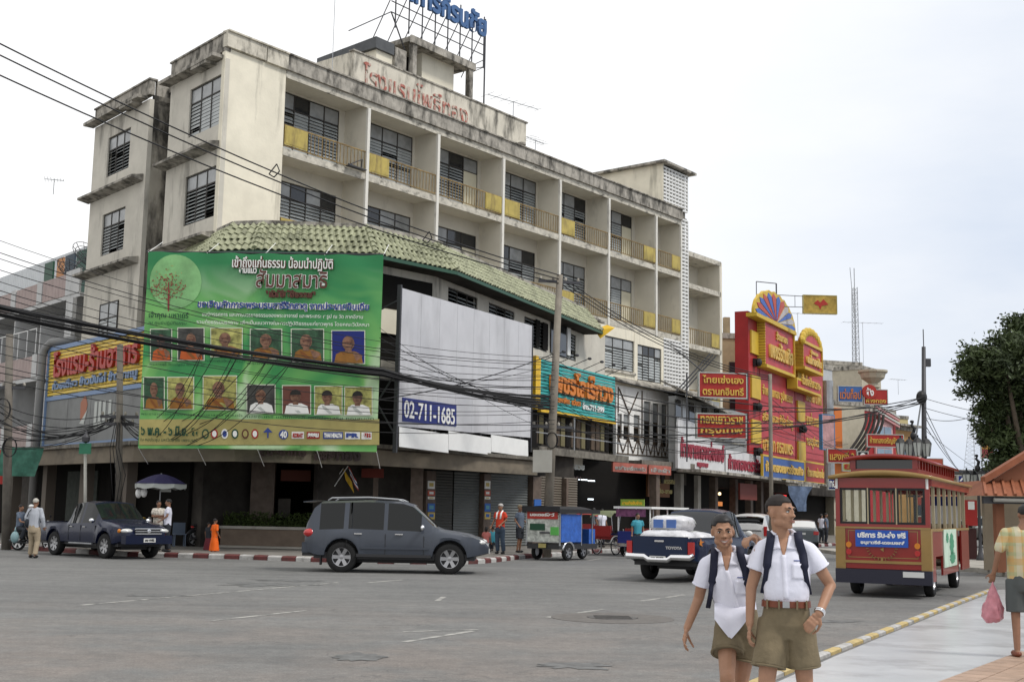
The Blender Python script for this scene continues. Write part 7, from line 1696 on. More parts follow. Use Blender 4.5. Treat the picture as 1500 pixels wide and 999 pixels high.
def slab(mb,c,hx,hy,twist=0,n=16):
 """elliptic ring stack: c list of centres, hx/hy lists"""
 vs=[];fs=[]
 for(x,y,z),a,b in zip(c,hx,hy):
  for k in range(n):
   t=2*math.pi*k/n;px,py=a*math.copysign(abs(math.cos(t))**.8,math.cos(t)),b*math.copysign(abs(math.sin(t))**.8,math.sin(t));vs.append((x+px*math.cos(twist)-py*math.sin(twist),y+px*math.sin(twist)+py*math.cos(twist),z))
 for i in range(len(c)-1):
  for k in range(n):fs.append((i*n+k,i*n+(k+1)%n,(i+1)*n+(k+1)%n,(i+1)*n+k))
 fs+=[tuple(range(n-1,-1,-1)),tuple(range((len(c)-1)*n,len(c)*n))]
 mb.add(vs,fs)
def hand(mb,W,d,side,palm_n,s=1.0,curl=.5):
 """palm and five separate fingers. W wrist, d direction to fingers, palm_n palm normal, side=+1/-1 sign of the thumb along d x palm_n"""
 W=Vector(W);d=Vector(d).normalized();pn=Vector(palm_n);pn=(pn-d*pn.dot(d)).normalized();u=d.cross(pn)*side
 for t_,wd in((.0,.024),(.03,.032),(.06,.038),(.085,.037)):
  for o_ in(-.6,0,.6):mb.ell(W+d*t_*s+u*(o_*wd*s),(.0155*s,)*3,8,6)
 for i,(o_,L_,r)in enumerate(((.030,.068,.0088),(.010,.078,.0092),(-.010,.072,.0088),(-.029,.056,.0078))):
  p=W+d*.09*s+u*o_*s;q=[p];a=.25+.1*i
  for k,f in enumerate((.45,.32,.25)):
   a_=curl*(a+k*.75);p=p+(d*math.cos(a_)+pn*math.sin(a_))*L_*f*s;q.append(p)
  mb.tube(q,[r*s,r*s*.98,r*s*.9,r*s*.72],7);mb.ell(q[-1],r*s*.75,7,5)
 p=W+d*.025*s+u*.026*s;q=[p,p+(u*.75+d*.6+pn*.2)*.032*s,p+(u*.95+d*1.45+pn*.55*(1+curl))*.04*s,p+(u*.7+d*2.0+pn*.9*(1+curl))*.044*s]
 mb.tube(q,[.013*s,.0115*s,.010*s,.008*s],7);mb.ell(q[-1],.008*s,7,5)
def headmesh(mb,H,s=1.0,smile=False,ears=True):
 """head in local frame: H matrix at the head centre, face towards -y"""
 E_=lambda c,r:mb.ell((c[0]*s,c[1]*s,c[2]*s),tuple(x*s for x in r),16,12,T=H)
 E_((0,.012,.035),(.074,.092,.082));E_((0,-.02,-.01),(.064,.072,.085));E_((0,-.035,-.060),(.046,.050,.045));E_((0,-.068,-.088),(.022,.020,.018))
 for sd in(-1,1):
  E_((sd*.040,-.058,-.018),(.024,.022,.022));E_((sd*.028,-.080,.030),(.028,.012,.009));E_((sd*.046,-.020,-.062),(.018,.04,.025))
  if ears:E_((sd*.075,.014,-.006),(.009,.016,.026));E_((sd*.072,.010,-.026),(.007,.009,.010))
 E_((0,-.090,.000),(.009,.016,.026));E_((0,-.103,-.022),(.014,.014,.011))
 for sd in(-1,1):E_((sd*.013,-.095,-.025),(.008,.009,.008))
 E_((0,-.082,-.052),(.026,.010,.0065));E_((0,-.080,-.063),(.022,.010,.007))
m_skinT=mat('tan_skin',(.34,.185,.115),.5,spec=.35,var=.08,vscale=14);m_skinD=mat('brown_skin',(.25,.13,.08),.55,var=.08,vscale=14)
m_hairb=mat('black_hair',(.012,.011,.011),.5,var=.3,vscale=40);m_fade=mat('cropped_side_hair',(.020,.015,.013),.7,var=.2,vscale=60);m_hairg=mat('grey_hair',(.45,.43,.38),.8,var=.1,vscale=30)
m_shirtw=mat('white_school_shirt',(.70,.70,.79),.75,var=.04,vscale=6,bump=.55,bscale=11);m_khaki=mat('khaki_shorts',(.165,.130,.078),.85,var=.14,vscale=7,bump=.7,bscale=13)
m_strap=mat('navy_strap',(.008,.010,.028),.7);m_belt=mat('brown_leather_belt',(.16,.045,.022),.45);m_eye=mat('eye_white',(.6,.58,.55),.2);m_iris=mat('dark_iris',(.01,.008,.006),.1);m_lip=mat('lips',(.25,.115,.085),.5);m_teeth=mat('teeth',(.75,.73,.68),.3)
def face_parts(body,H,s,M,smile=False,look=0.0):
 for sd in(-1,1):
  mb=MB();mb.smooth=True;mb.ell((sd*.031*s,-.0775*s,.004*s),(.0125*s,.008*s,.0052*s),12,8,T=H);e_=obj('eye',mb,m_eye,body,M)
  mb=MB();mb.smooth=True;mb.ell((sd*.031*s+look*s,-.083*s,.004*s),(.0058*s,.004*s,.0052*s),10,8,T=H);obj('iris',mb,m_iris,body,M)
  mb=MB();mb.tube([H@Vector((sd*x*s,y*s,z*s))for x,y,z in((.012,-.094,.0235),(.030,-.092,.031),(.050,-.078,.027))],[.004*s,.0048*s,.002*s],6);obj('eyebrow',mb,m_hairb,body,M)
  mb=MB();mb.tube([H@Vector((sd*x*s,y*s,z*s))for x,y,z in((.015,-.083,.006),(.031,-.087,.0125),(.047,-.077,.006))],[.0015*s,.0024*s,.0015*s],5);obj('eyelid',mb,m_hairb,body,M)
 if smile:
  mb=MB();mb.prism([H@Vector((x*s,y*s,z*s))for x,y,z in((-.028,-.090,-.048),(-.014,-.098,-.052),(0,-.101,-.053),(.014,-.098,-.052),(.028,-.090,-.048),(.015,-.096,-.064),(0,-.099,-.067),(-.015,-.096,-.064))],H.to_3x3()@Vector((0,.012*s,0)));obj('teeth',mb,m_teeth,body,M)
 mb=MB();k_=.034 if smile else.024
 mb.tube([H@Vector((x*s,y*s,z*s))for x,y,z in((-k_,-.086,-.047 if smile else-.056),(-.012,-.098,-.051 if smile else-.052),(0,-.1,-.053 if smile else-.054),(.012,-.098,-.051 if smile else-.052),(k_,-.086,-.047 if smile else-.056))],[.002*s,.0045*s,.004*s,.0045*s,.002*s],6)
 mb.tube([H@Vector((x*s,y*s,z*s))for x,y,z in((-k_,-.086,-.048 if smile else-.056),(-.012,-.097,-.066 if smile else-.061),(0,-.099,-.069 if smile else-.063),(.012,-.097,-.066 if smile else-.061),(k_,-.086,-.048 if smile else-.056))],[.002*s,.005*s,.0055*s,.005*s,.002*s],6);obj('lips',mb,m_lip,body,M)
 mb=MB()
 for sd in(-1,1):mb.ell((sd*.007*s,-.1055*s,-.031*s),(.0035*s,.003*s,.002*s),6,5,T=H)
 obj('nostril',mb,m_iris,body,M)
def hair_cap(body,H,s,M,m,front=.045,low=-.02,thick=.004,buzz=False):
 mb=MB();mb.smooth=True;n,r=26,16;vs=[];fs=[]
 for j in range(r+1):
  a=math.pi*.62*j/r
  for k in range(n):
   t=2*math.pi*k/n;d=Vector((math.sin(a)*math.cos(t),math.sin(a)*math.sin(t),math.cos(a)))
   R3=Vector((.074+thick,.092+thick,.082+thick));p=Vector((d.x*R3.x,d.y*R3.y+.012,d.z*R3.z+.035))
   lim=front+.007*mnoise.noise(Vector((p.x*45,3,1)))if p.y<-.03 else(low+(front-low)*max(0,(-p.y)/.03)if p.y<0 else low-.02*min(1,p.y/.05))
   if abs(p.x)>.05 and-.055<p.y<.035:lim=low+.038
   q=0
   if p.z<lim:p.z=lim;sh=.86;p.x*=sh;p.y=(p.y-.012)*sh+.012
   p+=d*(.005*mnoise.noise(p*75)if not buzz else 0);vs.append(H@(p*s))
 for j in range(r):
  for k in range(n):fs.append((j*n+k,j*n+(k+1)%n,(j+1)*n+(k+1)%n,(j+1)*n+k))
 mb.add(vs,fs);return obj('hair',mb,m,body,M)
def schoolboy(label,cx,Y,Ht,H,J,headrot,smile,heads=1.0,hand_dirs=None,extra=None,look=0.0,front=.045,untuck=False):
 P0=at(cx,760,Y);M=TR(P0.x,Y,0,-math.atan2(P0.x,Y))
 t=thing('person',label,'person',M)
 mb=MB();mb.smooth=True
 Hm=Matrix.Translation(J['head'])@Matrix.Rotation(headrot[2],4,'Z')@Matrix.Rotation(headrot[0],4,'X')@Matrix.Rotation(headrot[1],4,'Y')
 headmesh(mb,Hm,heads)
 neck=Vector(J['neck']);hd=Vector(J['head'])
 limb(mb,[neck-Vector((0,-.01,.06)),hd+Hm.to_3x3()@Vector((0,.02,-.05))],[.058,.050])
 ls,rs=Vector(J['shL']),Vector(J['shR'])
 limb(mb,[ls,neck-Vector((0,0,.05)),rs],[.045,.06,.045])
 slab(mb,[J['pelvis'],tuple(Vector(J['pelvis']).lerp(Vector(J['chest']),.5)),J['chest'],tuple(neck-Vector((0,0,.08)))],[.12,.11,.13,.08],[.085,.08,.09,.06],0)
 for k in('L','R'):
  limb(mb,[J['sh'+k],J['el'+k],J['wr'+k]],[.047,.037,.026]);
  limb(mb,[J['hip'+k],J['kn'+k],tuple(Vector(J['kn'+k]).lerp(Vector(J['an'+k]),.35)),J['an'+k]],[.078,.052,.053,.034])
  kn=Vector(J['kn'+k]);mb.ell(kn+Vector((0,-.012,0)),(.045,.045,.055))
  an=Vector(J['an'+k]);limb(mb,[an+Vector((0,.02,-.05)),an+Vector((0,-.14,-.06))],[.035,.028])
  hdm=hand_dirs[k];hand(mb,J['wr'+k],hdm[0],hdm[1],hdm[2],.98,hdm[3])
 body=voxel(mb,'body',m_skinT,.0062,3,t,M)
 face_parts(t,Hm,heads,M,smile,look)
 if smile:hair_cap(t,Hm,heads,M,m_hairb,front=front,low=.004,thick=.007)
 else:hair_cap(t,Hm,heads,M,m_fade,front=.062,low=.002,thick=.0030)
 mb=MB();mb.smooth=True;ch,pv=Vector(J['chest']),Vector(J['pelvis']);wz=J['waist']
 wp_=Vector((pv.x,pv.y,wz))
 slab(mb,[tuple(wp_),tuple(wp_.lerp(ch,.3)),tuple(wp_.lerp(ch,.65)),tuple(ch),tuple(ch.lerp(neck,.55)),tuple(neck-Vector((0,0,.045)))],[J['ww'],J['ww']*1.04,J['cw']*.92,J['cw']*.94,J['cw']*.76,.075],[.103,.112,.112,.108,.080,.058],0,20)
 limb(mb,[ls,ls.lerp(neck,.55)+Vector((0,.0,-.012)),neck-Vector((0,-.01,.05))],[.056,.058,.062]);limb(mb,[rs,rs.lerp(neck,.55)+Vector((0,.0,-.012)),neck-Vector((0,-.01,.05))],[.056,.058,.062])
 for k in('L','R'):
  a,b=Vector(J['sh'+k]),Vector(J['el'+k]);f=J['sleeve'];e=a.lerp(b,f);mb.tube([a,a.lerp(b,f*.35),a.lerp(b,f*.7),e],[.056,.061,.065,.068],16)
 shirt=voxel(mb,'shirt',m_shirtw,.009,3,t,M,disp=.010,dsc=7,seed=cx)
 for k in('L','R'):
  a,b=Vector(J['sh'+k]),Vector(J['el'+k]);e=a.lerp(b,J['sleeve']);d=(b-a).normalized();u=d.orthogonal().normalized();v=d.cross(u)
  mb=MB();mb.smooth=True;mb.tube([e-d*.004+(u*math.cos(q)+v*math.sin(q))*.064 for q in[2*math.pi*i/20 for i in range(21)]],.006,6,False);obj('sleeve_hem',mb,m_shirtw,t,M)
 from mathutils.bvhtree import BVHTree
 tr=BVHTree.FromPolygons([v.co for v in shirt.data.vertices]+[],[tuple(p.vertices)for p in shirt.data.polygons])
 bt_=BVHTree.FromPolygons([v.co for v in body.data.vertices],[tuple(p.vertices)for p in body.data.polygons])
 def snap(x,z,off_=.004,both=False):
  ys=[r[0].y for r in[q.ray_cast(Vector((x,-1,z)),Vector((0,1,0)))for q in((tr,bt_)if both else(tr,))]if r[0]]
  return Vector((x,(min(ys)if ys else ch.y-.1)-off_,z))
 def patch(name,P4,m,off_,nx=4,ny=6,both=False,kind=None):
  """quad given by four (x,z) corners, draped on the surface with thickness"""
  mb=MB();mb.smooth=True;vs=[]
  for e in(0,1):
   for j in range(ny+1):
    for i in range(nx+1):
     u,v=i/nx,j/ny;x=(P4[0][0]*(1-u)+P4[1][0]*u)*(1-v)+(P4[3][0]*(1-u)+P4[2][0]*u)*v;z=(P4[0][1]*(1-u)+P4[1][1]*u)*(1-v)+(P4[3][1]*(1-u)+P4[2][1]*u)*v
     vs.append(snap(x,z,off_ if e==0 else-.004,both))
  n1=nx+1;N_=n1*(ny+1);fs=[(j*n1+i,j*n1+i+1,(j+1)*n1+i+1,(j+1)*n1+i)for j in range(ny)for i in range(nx)]
  rim=[i for i in range(n1)]+[j*n1+nx for j in range(1,ny+1)]+[ny*n1+i for i in range(nx-1,-1,-1)]+[j*n1 for j in range(ny-1,0,-1)]
  fs+=[(rim[k],rim[(k+1)%len(rim)],N_+rim[(k+1)%len(rim)],N_+rim[k])for k in range(len(rim))]
  mb.add(vs,fs);return obj(name,mb,m,t,M,kind=kind)
 nx_,nz_=neck.x,neck.z
 patch('open_neck',[(nx_-.040,nz_-.02),(nx_+.040,nz_-.02),(nx_+.002,nz_-.135),(nx_-.002,nz_-.135)],m_skinT,.004,both=True)
 for sd in(-1,1):
  patch('collar',[(nx_+sd*.036,nz_+.005),(nx_+sd*.078,nz_-.0),(nx_+sd*.078,nz_-.085),(nx_+sd*.018,nz_-.085)],m_shirtw,.012,5,5,True)
  mb=MB();mb.smooth=True;mb.tube([snap(nx_+sd*.05,nz_+.005,.008,True),Vector((nx_+sd*.075,neck.y-.01,nz_+.02)),Vector((nx_+sd*.055,neck.y+.055,nz_+.035)),Vector((nx_,neck.y+.07,nz_+.035))],[.013,.014,.014,.014],6);obj('collar_band',mb,m_shirtw,t,M)
 patch('button_placket',[(nx_-.016,nz_-.12),(nx_+.016,nz_-.12),(pv.x+.016,wz+.02),(pv.x-.016,wz+.02)],m_shirtw,.005,2,14)
 px_,pz_=ch.x+.080,ch.z-.0
 patch('pocket',[(px_-.042,pz_),(px_+.042,pz_),(px_+.042,pz_-.10),(px_-.042,pz_-.10)],m_shirtw,.005)
 patch('embroidered_name',[(px_-.028,pz_+.022),(px_+.022,pz_+.022),(px_+.022,pz_+.016),(px_-.028,pz_+.016)],m_bblue,.003,3,1)
 for sd,k in((-1,'L'),(1,'R')):
  s_=Vector(J['sh'+k]);a=s_.lerp(neck,.42)
  pts=[a+Vector((0,.11,-.12)),a+Vector((0,.07,.052)),a+Vector((0,.0,.07)),a+Vector((sd*.002,-.065,.03)),snap(ch.x+sd*.110,ch.z+.06,.004),snap(ch.x+sd*.120,ch.z-.02,.004),snap(ch.x+sd*.132,ch.z-.10,.002),Vector((ch.x+sd*.150,ch.y+.0,ch.z-.19))]
  mb=MB();mb.smooth=True
  Q=[];nn__=4
  for i in range(len(pts)-1):
   for q in range(nn__):Q.append(pts[i].lerp(pts[i+1],q/nn__))
  Q.append(pts[-1]);vs=[]
  for i,p in enumerate(Q):
   w_=.027 if i<len(Q)*.7 else.016;d=(Q[min(i+1,len(Q)-1)]-Q[max(0,i-1)]).normalized();o_=Vector((1,0,0))-d*d.x;o_.normalize();nrm=d.cross(o_)*-1
   if(p-(ch+Vector((0,.0,.05)))).dot(nrm)<0:nrm=-nrm
   vs+=[p-o_*w_+nrm*.004,p+o_*w_+nrm*.004,p+o_*w_+nrm*.016,p-o_*w_+nrm*.016]
  mb.add(vs,[f_ for i in range(len(Q)-1)for f_ in((4*i,4*i+1,4*i+5,4*i+4),(4*i+1,4*i+2,4*i+6,4*i+5),(4*i+2,4*i+3,4*i+7,4*i+6),(4*i+3,4*i,4*i+4,4*i+7))]+[(0,3,2,1)]);obj('shoulder_strap',mb,m_strap,t,M)
 mb=MB();mb.smooth=True;mb.ell((ch.x,ch.y+.20,ch.z-.06),(.14,.09,.20),18,12);mb.ell((ch.x,ch.y+.22,ch.z-.14),(.12,.10,.12),18,12);voxel(mb,'rucksack',m_strap,.014,2,t,M)
 mb=MB();mb.smooth=True
 slab(mb,[(pv.x,pv.y,wz+.015),(pv.x,pv.y,wz-.06),(pv.x,pv.y,wz-.15),(pv.x,pv.y,wz-.24)],[J['ww']*1.0,J['ww']*1.06,J['ww']*1.12,J['ww']*.8],[.102,.108,.112,.085],0,20)
 for k in('L','R'):
  a,b=Vector(J['hip'+k]),Vector(J['kn'+k]);e=a.lerp(b,J['leg']);P_=[a+Vector((0,0,.0)),a.lerp(e,.5),e];mb.tube([p for p in P_],[.090,.104,.114],18)
 voxel(mb,'shorts',m_khaki,.010,4,t,M,disp=.012,dsc=8,seed=cx+3)
 for k in('L','R'):
  a,b=Vector(J['hip'+k]),Vector(J['kn'+k]);e=a.lerp(b,J['leg']);d=(b-a).normalized();u=d.orthogonal().normalized();v=d.cross(u)
  mb=MB();mb.smooth=True;mb.tube([e+d*.002+(u*math.cos(q)+v*math.sin(q))*.106 for q in[2*math.pi*i/24 for i in range(25)]],.009,6,False);obj('shorts_hem',mb,m_khaki,t,M)
 return t,M,Hm
Jt=dict(head=(-.03,.0,1.625),neck=(-.012,.02,1.475),shL=(-.150,.02,1.385),shR=(.150,.02,1.385),elL=(-.225,.03,1.13),elR=(.285,.05,1.16),wrL=(-.235,-.02,.90),wrR=(.205,-.13,.99),chest=(0,.02,1.30),pelvis=(.0,.02,.96),waist=1.05,ww=.142,cw=.165,hipL=(-.085,.02,.93),hipR=(.085,.02,.93),knL=(-.135,-.06,.49),knR=(.115,.06,.50),anL=(-.15,.05,.09),anR=(.12,.22,.12),sleeve=.52,leg=.66)
tb1,M1,H1=schoolboy('taller schoolboy with cropped hair, white shirt, brown belt and khaki shorts, looking right',1150,8.2,1.72,None,Jt,(-.03,.02,.95),False,1.02,{'L':((-.05,-.1,-1),-1,(.9,.1,0),.75),'R':((-.62,-.25,-.75),1,(-.3,.9,-.3),.9)},look=.004,front=.062)
pv=(.0,.02)
mb=MB();mb.smooth=True
def oval(r1,r2,z,n=36):return[(r1*math.copysign(abs(math.cos(a))**.8,math.cos(a)),.02+r2*math.copysign(abs(math.sin(a))**.8,math.sin(a)),z)for a in[2*math.pi*i/n for i in range(n)]]
mb=MB();n=36;A_=oval(.160,.124,1.018);B_=oval(.157,.121,1.058);C_=oval(.150,.110,1.058);D_=oval(.150,.110,1.018)
mb.add(A_+B_+C_+D_,[(r*n+i,r*n+(i+1)%n,((r+1)%4)*n+(i+1)%n,((r+1)%4)*n+i)for r in range(4)for i in range(n)]);obj('belt',mb,m_belt,tb1,M1)
mb=MB();
for x in(-.12,-.045,.07,.13):y=.02-.125*(max(0,1-(abs(x)/.166)**2.5))**.4;mb.box(x-.006,x+.006,y-.012,y+.006,1.006,1.066)
obj('belt_loop',mb,m_khaki,tb1,M1,kind='stuff')
mb=MB();mb.box(-.022,.022,-.112,-.100,1.018,1.058);obj('buckle',mb,m_galv,tb1,M1)
W_=Vector(Jt['wrR']);d=(W_-Vector(Jt['elR'])).normalized();u=d.orthogonal().normalized();v=d.cross(u);mb=MB();mb.smooth=True
for o_ in(-.004,.010):mb.tube([W_-d*(.012+o_)+(u*math.cos(q)+v*math.sin(q))*.031 for q in[2*math.pi*i/18 for i in range(19)]],.0065,6,False)
obj('wristwatch',mb,m_chrome,tb1,M1)
Js=dict(head=(-.025,.0,1.49),neck=(.0,.04,1.345),shL=(-.140,.05,1.265),shR=(.160,.06,1.275),elL=(-.195,.10,1.02),elR=(.31,-.04,1.35),wrL=(-.275,.02,.82),wrR=(.185,-.33,1.46),chest=(.02,.06,1.16),pelvis=(.07,.07,.88),waist=.95,ww=.140,cw=.158,hipL=(-.0,.07,.83),hipR=(.15,.07,.83),knL=(-.0,-.12,.52),knR=(.09,.10,.44),anL=(.01,.02,.12),anR=(.10,.25,.10),sleeve=.62,leg=.52)
tb2,M2,H2=schoolboy('shorter smiling schoolboy with black hair and untucked white shirt, arm on his friend',1064,8.7,1.58,None,Js,(.10,-.04,.10),True,1.0,{'L':((-.2,-.25,-.95),-1,(.8,-.1,.0),.6),'R':((-.55,-.8,-.15),1,(0,-.2,-1),1.0)},look=.0,front=.068)
mb=MB();mb.smooth=True;vs=[];nx,nz=20,9
for j in range(nz+1):
 for i in range(nx+1):
  u=i/nx;v=j/nz;x=-.085+.26*u;z=.97-v*(.24*max(0,1-abs(u-.42)/.7)**.9)+.03;vs.append((x,-.018+.03*(abs(u-.5)*2)**2-.012*math.sin(u*11)*v-.082*min(1,v*2.2),z))
mb.add(vs,[(j*(nx+1)+i,(j+1)*(nx+1)+i,(j+1)*(nx+1)+i+1,j*(nx+1)+i+1)for j in range(nz)for i in range(nx)]);obj('shirt_tail',mb,m_shirtw,tb2,M2)
def person(label,P,ang,h=1.62,top=m_shirtw,bot=m_strap,hair=m_hairb,arms=None,legs=None,skin=m_skinD,sleeve=.5,long_leg=True,sit=False,lean=0.0,vox=.014,group=None,hat=None,leglen=1.0,skirt=False,hairlong=False,shoes=True,head=(0,0),topmat2=None):
 k=h/1.62;M=TR(P.x,P.y,P.z+.005,ang)@Matrix.Scale(k,4);t=thing('person',label,'person',TR(P.x,P.y,P.z+.005,ang),group)
 hz=.86 if not sit else.46
 V_=lambda x,y,z:Vector((x,y-lean*(z-hz),z))
 if sit:V_=lambda x,y,z:Vector((x,y-lean*(z-hz),z))
 sz=hz+.50;hd=V_(head[0],head[1],hz+.68)
 mb=MB();mb.smooth=True
 Hm=Matrix.Translation(hd);headmesh(mb,Hm,1.0)
 limb(mb,[V_(0,.02,sz+.0),hd+Vector((0,.02,-.05))],[.055,.045])
 slab(mb,[V_(0,0,hz),V_(0,0,hz+.2),V_(0,0,sz-.12),V_(0,0,sz)],[.12,.11,.13,.07],[.09,.085,.09,.06],0)
 A_=arms or{'L':((-.22,.02,hz+.24),(-.24,-.05,hz+.02)),'R':((.22,.02,hz+.24),(.24,-.05,hz+.02))}
 Lg=legs or{'L':((-.09,-.03,.46),(-.10,.03,.08)),'R':((.09,.02,.46),(.10,.08,.08))}
 if sit and not legs:Lg={'L':((-.10,-.38,.46),(-.10,-.36,.08)),'R':((.10,-.38,.46),(.12,-.34,.08))}
 sh={'L':V_(-.165,.0,sz-.03),'R':V_(.165,.0,sz-.03)}
 for q in 'LR':
  el,wr_=A_[q];limb(mb,[sh[q],V_(*el),V_(*wr_)],[.043,.035,.026],10);hand(mb,V_(*wr_),V_(*wr_)-V_(*el),1 if q=='L' else-1,(0,-1,0),.95,.7)
  kn,an=Lg[q];limb(mb,[V_(-.085 if q=='L' else.085,0,hz-.02),Vector(kn),Vector(an)],[.075,.05,.034],10);limb(mb,[Vector(an)+Vector((0,.03,-.045)),Vector(an)+Vector((0,-.13,-.05))],[.034,.026],8)
 voxel(mb,'body',skin,vox,1,t,M)
 mb=MB();mb.smooth=True
 slab(mb,[V_(0,0,hz-.04),V_(0,0,hz+.18),V_(0,0,sz-.14),V_(0,0,sz-.04),V_(0,0.02,sz+.01)],[.155,.15,.165,.14,.07],[.12,.12,.12,.10,.065],0);limb(mb,[sh['L'],V_(0,0.01,sz-.0),sh['R']],[.058,.06,.058],10)
 for q in 'LR':
  el=V_(*A_[q][0]);limb(mb,[sh[q],sh[q].lerp(el,min(1,sleeve))]+([V_(*A_[q][1])]if sleeve>1 else[]),[.062,.064]+([.048]if sleeve>1 else[]),10)
 voxel(mb,'shirt',top,vox,2,t,M,disp=.010,dsc=7,seed=P.x)
 mb=MB();mb.smooth=True
 if skirt:slab(mb,[V_(0,0,hz+.03),V_(0,0,hz-.25),V_(0,0,.22)],[.14,.19,.25],[.11,.16,.2],0)
 else:
  slab(mb,[V_(0,0,hz+.06),V_(0,0,hz-.08),V_(0,0,hz-.16)],[.145,.16,.14],[.115,.125,.12],0)
  for q in 'LR':
   kn,an=Vector(Lg[q][0]),Vector(Lg[q][1]);hp_=V_(-.085 if q=='L' else.085,0,hz-.03)
   if long_leg:mb.tube([hp_,hp_.lerp(kn,.5),kn,kn.lerp(an,.5),an-(an-kn)*.02],[.095,.092,.075,.072,.07],12)
   else:mb.tube([hp_,hp_.lerp(kn,.5),hp_.lerp(kn,.95)],[.095,.10,.10],12)
 voxel(mb,'skirt' if skirt else 'trousers' if long_leg else 'shorts',bot,vox,2,t,M,disp=.008,dsc=7,seed=P.y)
 if hat:
  mb=MB();mb.smooth=True;mb.ell((hd.x,hd.y+.01,hd.z+.06),(.088,.10,.07));mb.add([(hd.x+.07*math.cos(a),hd.y-.08-.06*math.sin(a),hd.z+.055)for a in[math.pi*i/8 for i in range(9)]],[tuple(range(9))]);obj('cap',mb,hat,t,M)
 elif hair:
  hair_cap(t,Hm,1.0,M,hair)
  if hairlong:mb=MB();mb.smooth=True;mb.ell((hd.x,hd.y+.07,hd.z-.02),(.08,.05,.11));obj('long_hair',mb,hair,t,M)
 if shoes:
  for q in 'LR':
   an=Vector(Lg[q][1]);mb=MB();mb.smooth=True;mb.ell((an.x,an.y-.05,an.z-.045),(.05,.13,.04));obj('shoe',mb,m_blk if shoes is True else shoes,t,M)
 return t,M,hd
def Pt(x,y,z=.004):return G(x,y,z)
m_beigew=mat('pale_blue_shirt',(.42,.44,.48),.8,var=.08);m_chino=mat('beige_trousers',(.36,.29,.20),.85,var=.1);m_denim=mat('dark_denim',(.04,.06,.09),.85,var=.15);m_orangec=mat('orange_robe_cloth',(.80,.13,.008),.7,var=.1);m_redc=mat('red_shirt',(.55,.05,.02),.75,var=.1);m_greyc=mat('grey_blue_shirt',(.12,.15,.20),.8,var=.1);m_darkc=mat('dark_cloth',(.025,.028,.035),.85)
m_teal2=mat('turquoise_shirt',(.05,.28,.36),.75);m_pinkc=mat('coral_shirt',(.50,.16,.14),.75)
t,M,hd=person('elderly white haired man seen from behind in pale blue shirt and beige trousers',Pt(47,817),math.pi-.1,1.70,m_beigew,m_chino,m_hairg,arms={'L':((-.24,.03,1.12),(-.26,-.04,.88)),'R':((.22,.05,1.12),(.20,.0,.88))},legs={'L':((-.10,-.05,.46),(-.10,.05,.08)),'R':((.10,-.10,.47),(.12,-.12,.08))},sleeve=1.2,skin=m_skinD)
mb=MB();mb.smooth=True;mb.ell((.20,.0,.98),(.07,.14,.16));voxel(mb,'shoulder_bag',m_darkc,.02,1,t,M);mb=MB();mb.tube([(.20,-.08,1.10),(.12,-.13,1.30),(.06,0,1.40),(.12,.13,1.28),(.20,.09,1.10)],.012,5,False);obj('bag_strap',mb,m_darkc,t,M)
P=Pt(26,806);BMx=WM[bike0.name]
def on_bike(label,x,top,bot,hat,**k):
 q=BMx@Vector((x,0,.34));return person(label,q,-.25+math.pi/2,1.55,top,bot,m_hairb,sit=True,hat=hat,arms={'L':((-.22,-.16,.66),(-.2,-.38,.62)),'R':((.22,-.16,.66),(.2,-.38,.62))},legs={'L':((-.18,-.32,.36),(-.2,-.22,.04)),'R':((.18,-.32,.36),(.2,-.22,.04))},**k)
on_bike('motorcycle rider in white helmet and white shirt with a yellow scarf',.42,m_shirtw,m_denim,m_white)
on_bike('passenger sitting behind the motorcycle rider in dark clothes',.02,m_greyc,m_darkc,None)
mb=MB();mb.smooth=True;q=BMx@Vector((.1,-.35,.45));mb.ell(q,(.14,.12,.2));mb.tube([q+Vector((0,0,.18)),q+Vector((0,0,.34))],[.04,.01],6);solo('shopping_bag',mb,mat('pale_blue_bag',(.22,.34,.36),.5),'pale blue plastic bag hanging beside the motorcycle','bag')
person('woman with tied black hair and patterned white top behind the blue pickup bonnet',Pt(229,806,.15),.5,1.58,mat('patterned_white_top',(.50,.46,.40),.8,var=.5,vscale=14),m_darkc,m_hairb,arms={'L':((-.20,-.02,1.12),(-.05,-.22,1.10)),'R':((.22,-.02,1.12),(.06,-.24,1.10))},hairlong=True)
person('man in white shirt beside the woman under the umbrella',Pt(243,808,.15),-1.3,1.62,m_shirtw,m_darkc,m_hairb,arms={'L':((-.20,-.04,1.12),(-.16,-.28,1.12)),'R':((.22,-.02,1.12),(.2,-.2,.98))})
t,M,hd=person('child in a long bright orange robe standing by the kerb',Pt(313,814,.004),2.4,1.18,m_orangec,m_orangec,m_hairb,skirt=True,arms={'L':((-.20,.02,1.10),(-.2,-.1,.88)),'R':((.22,.02,1.10),(.24,-.02,.88))},sleeve=.8,shoes=False)
person('small child in dark red skirt holding a pink bag beside the orange robe',Pt(304,812,.004),2.6,1.05,m_darkc,mat('maroon_skirt',(.14,.02,.03),.8),m_hairb,skirt=True,shoes=False)
mb=MB();mb.smooth=True;q=G(308.5,812)+Vector((0,-.15,.26));mb.ell(q,(.10,.07,.17));mb.tube([q+Vector((0,0,.15)),q+Vector((0,0,.30))],[.03,.01],6);solo('carrier_bag',mb,mat('pink_bag',(.62,.40,.45),.5),'pale pink carrier bag held next to the orange robed child','bag')
t,M,hd=person('man in bright red shirt and pale cap with a white towel round his neck',Pt(732,811,.15),-.5,1.68,m_redc,m_denim,m_hairb,hat=mat('pale_cap',(.40,.38,.36),.8),arms={'L':((-.24,.02,1.12),(-.26,-.12,.92)),'R':((.22,.02,1.12),(.12,-.14,.98))})
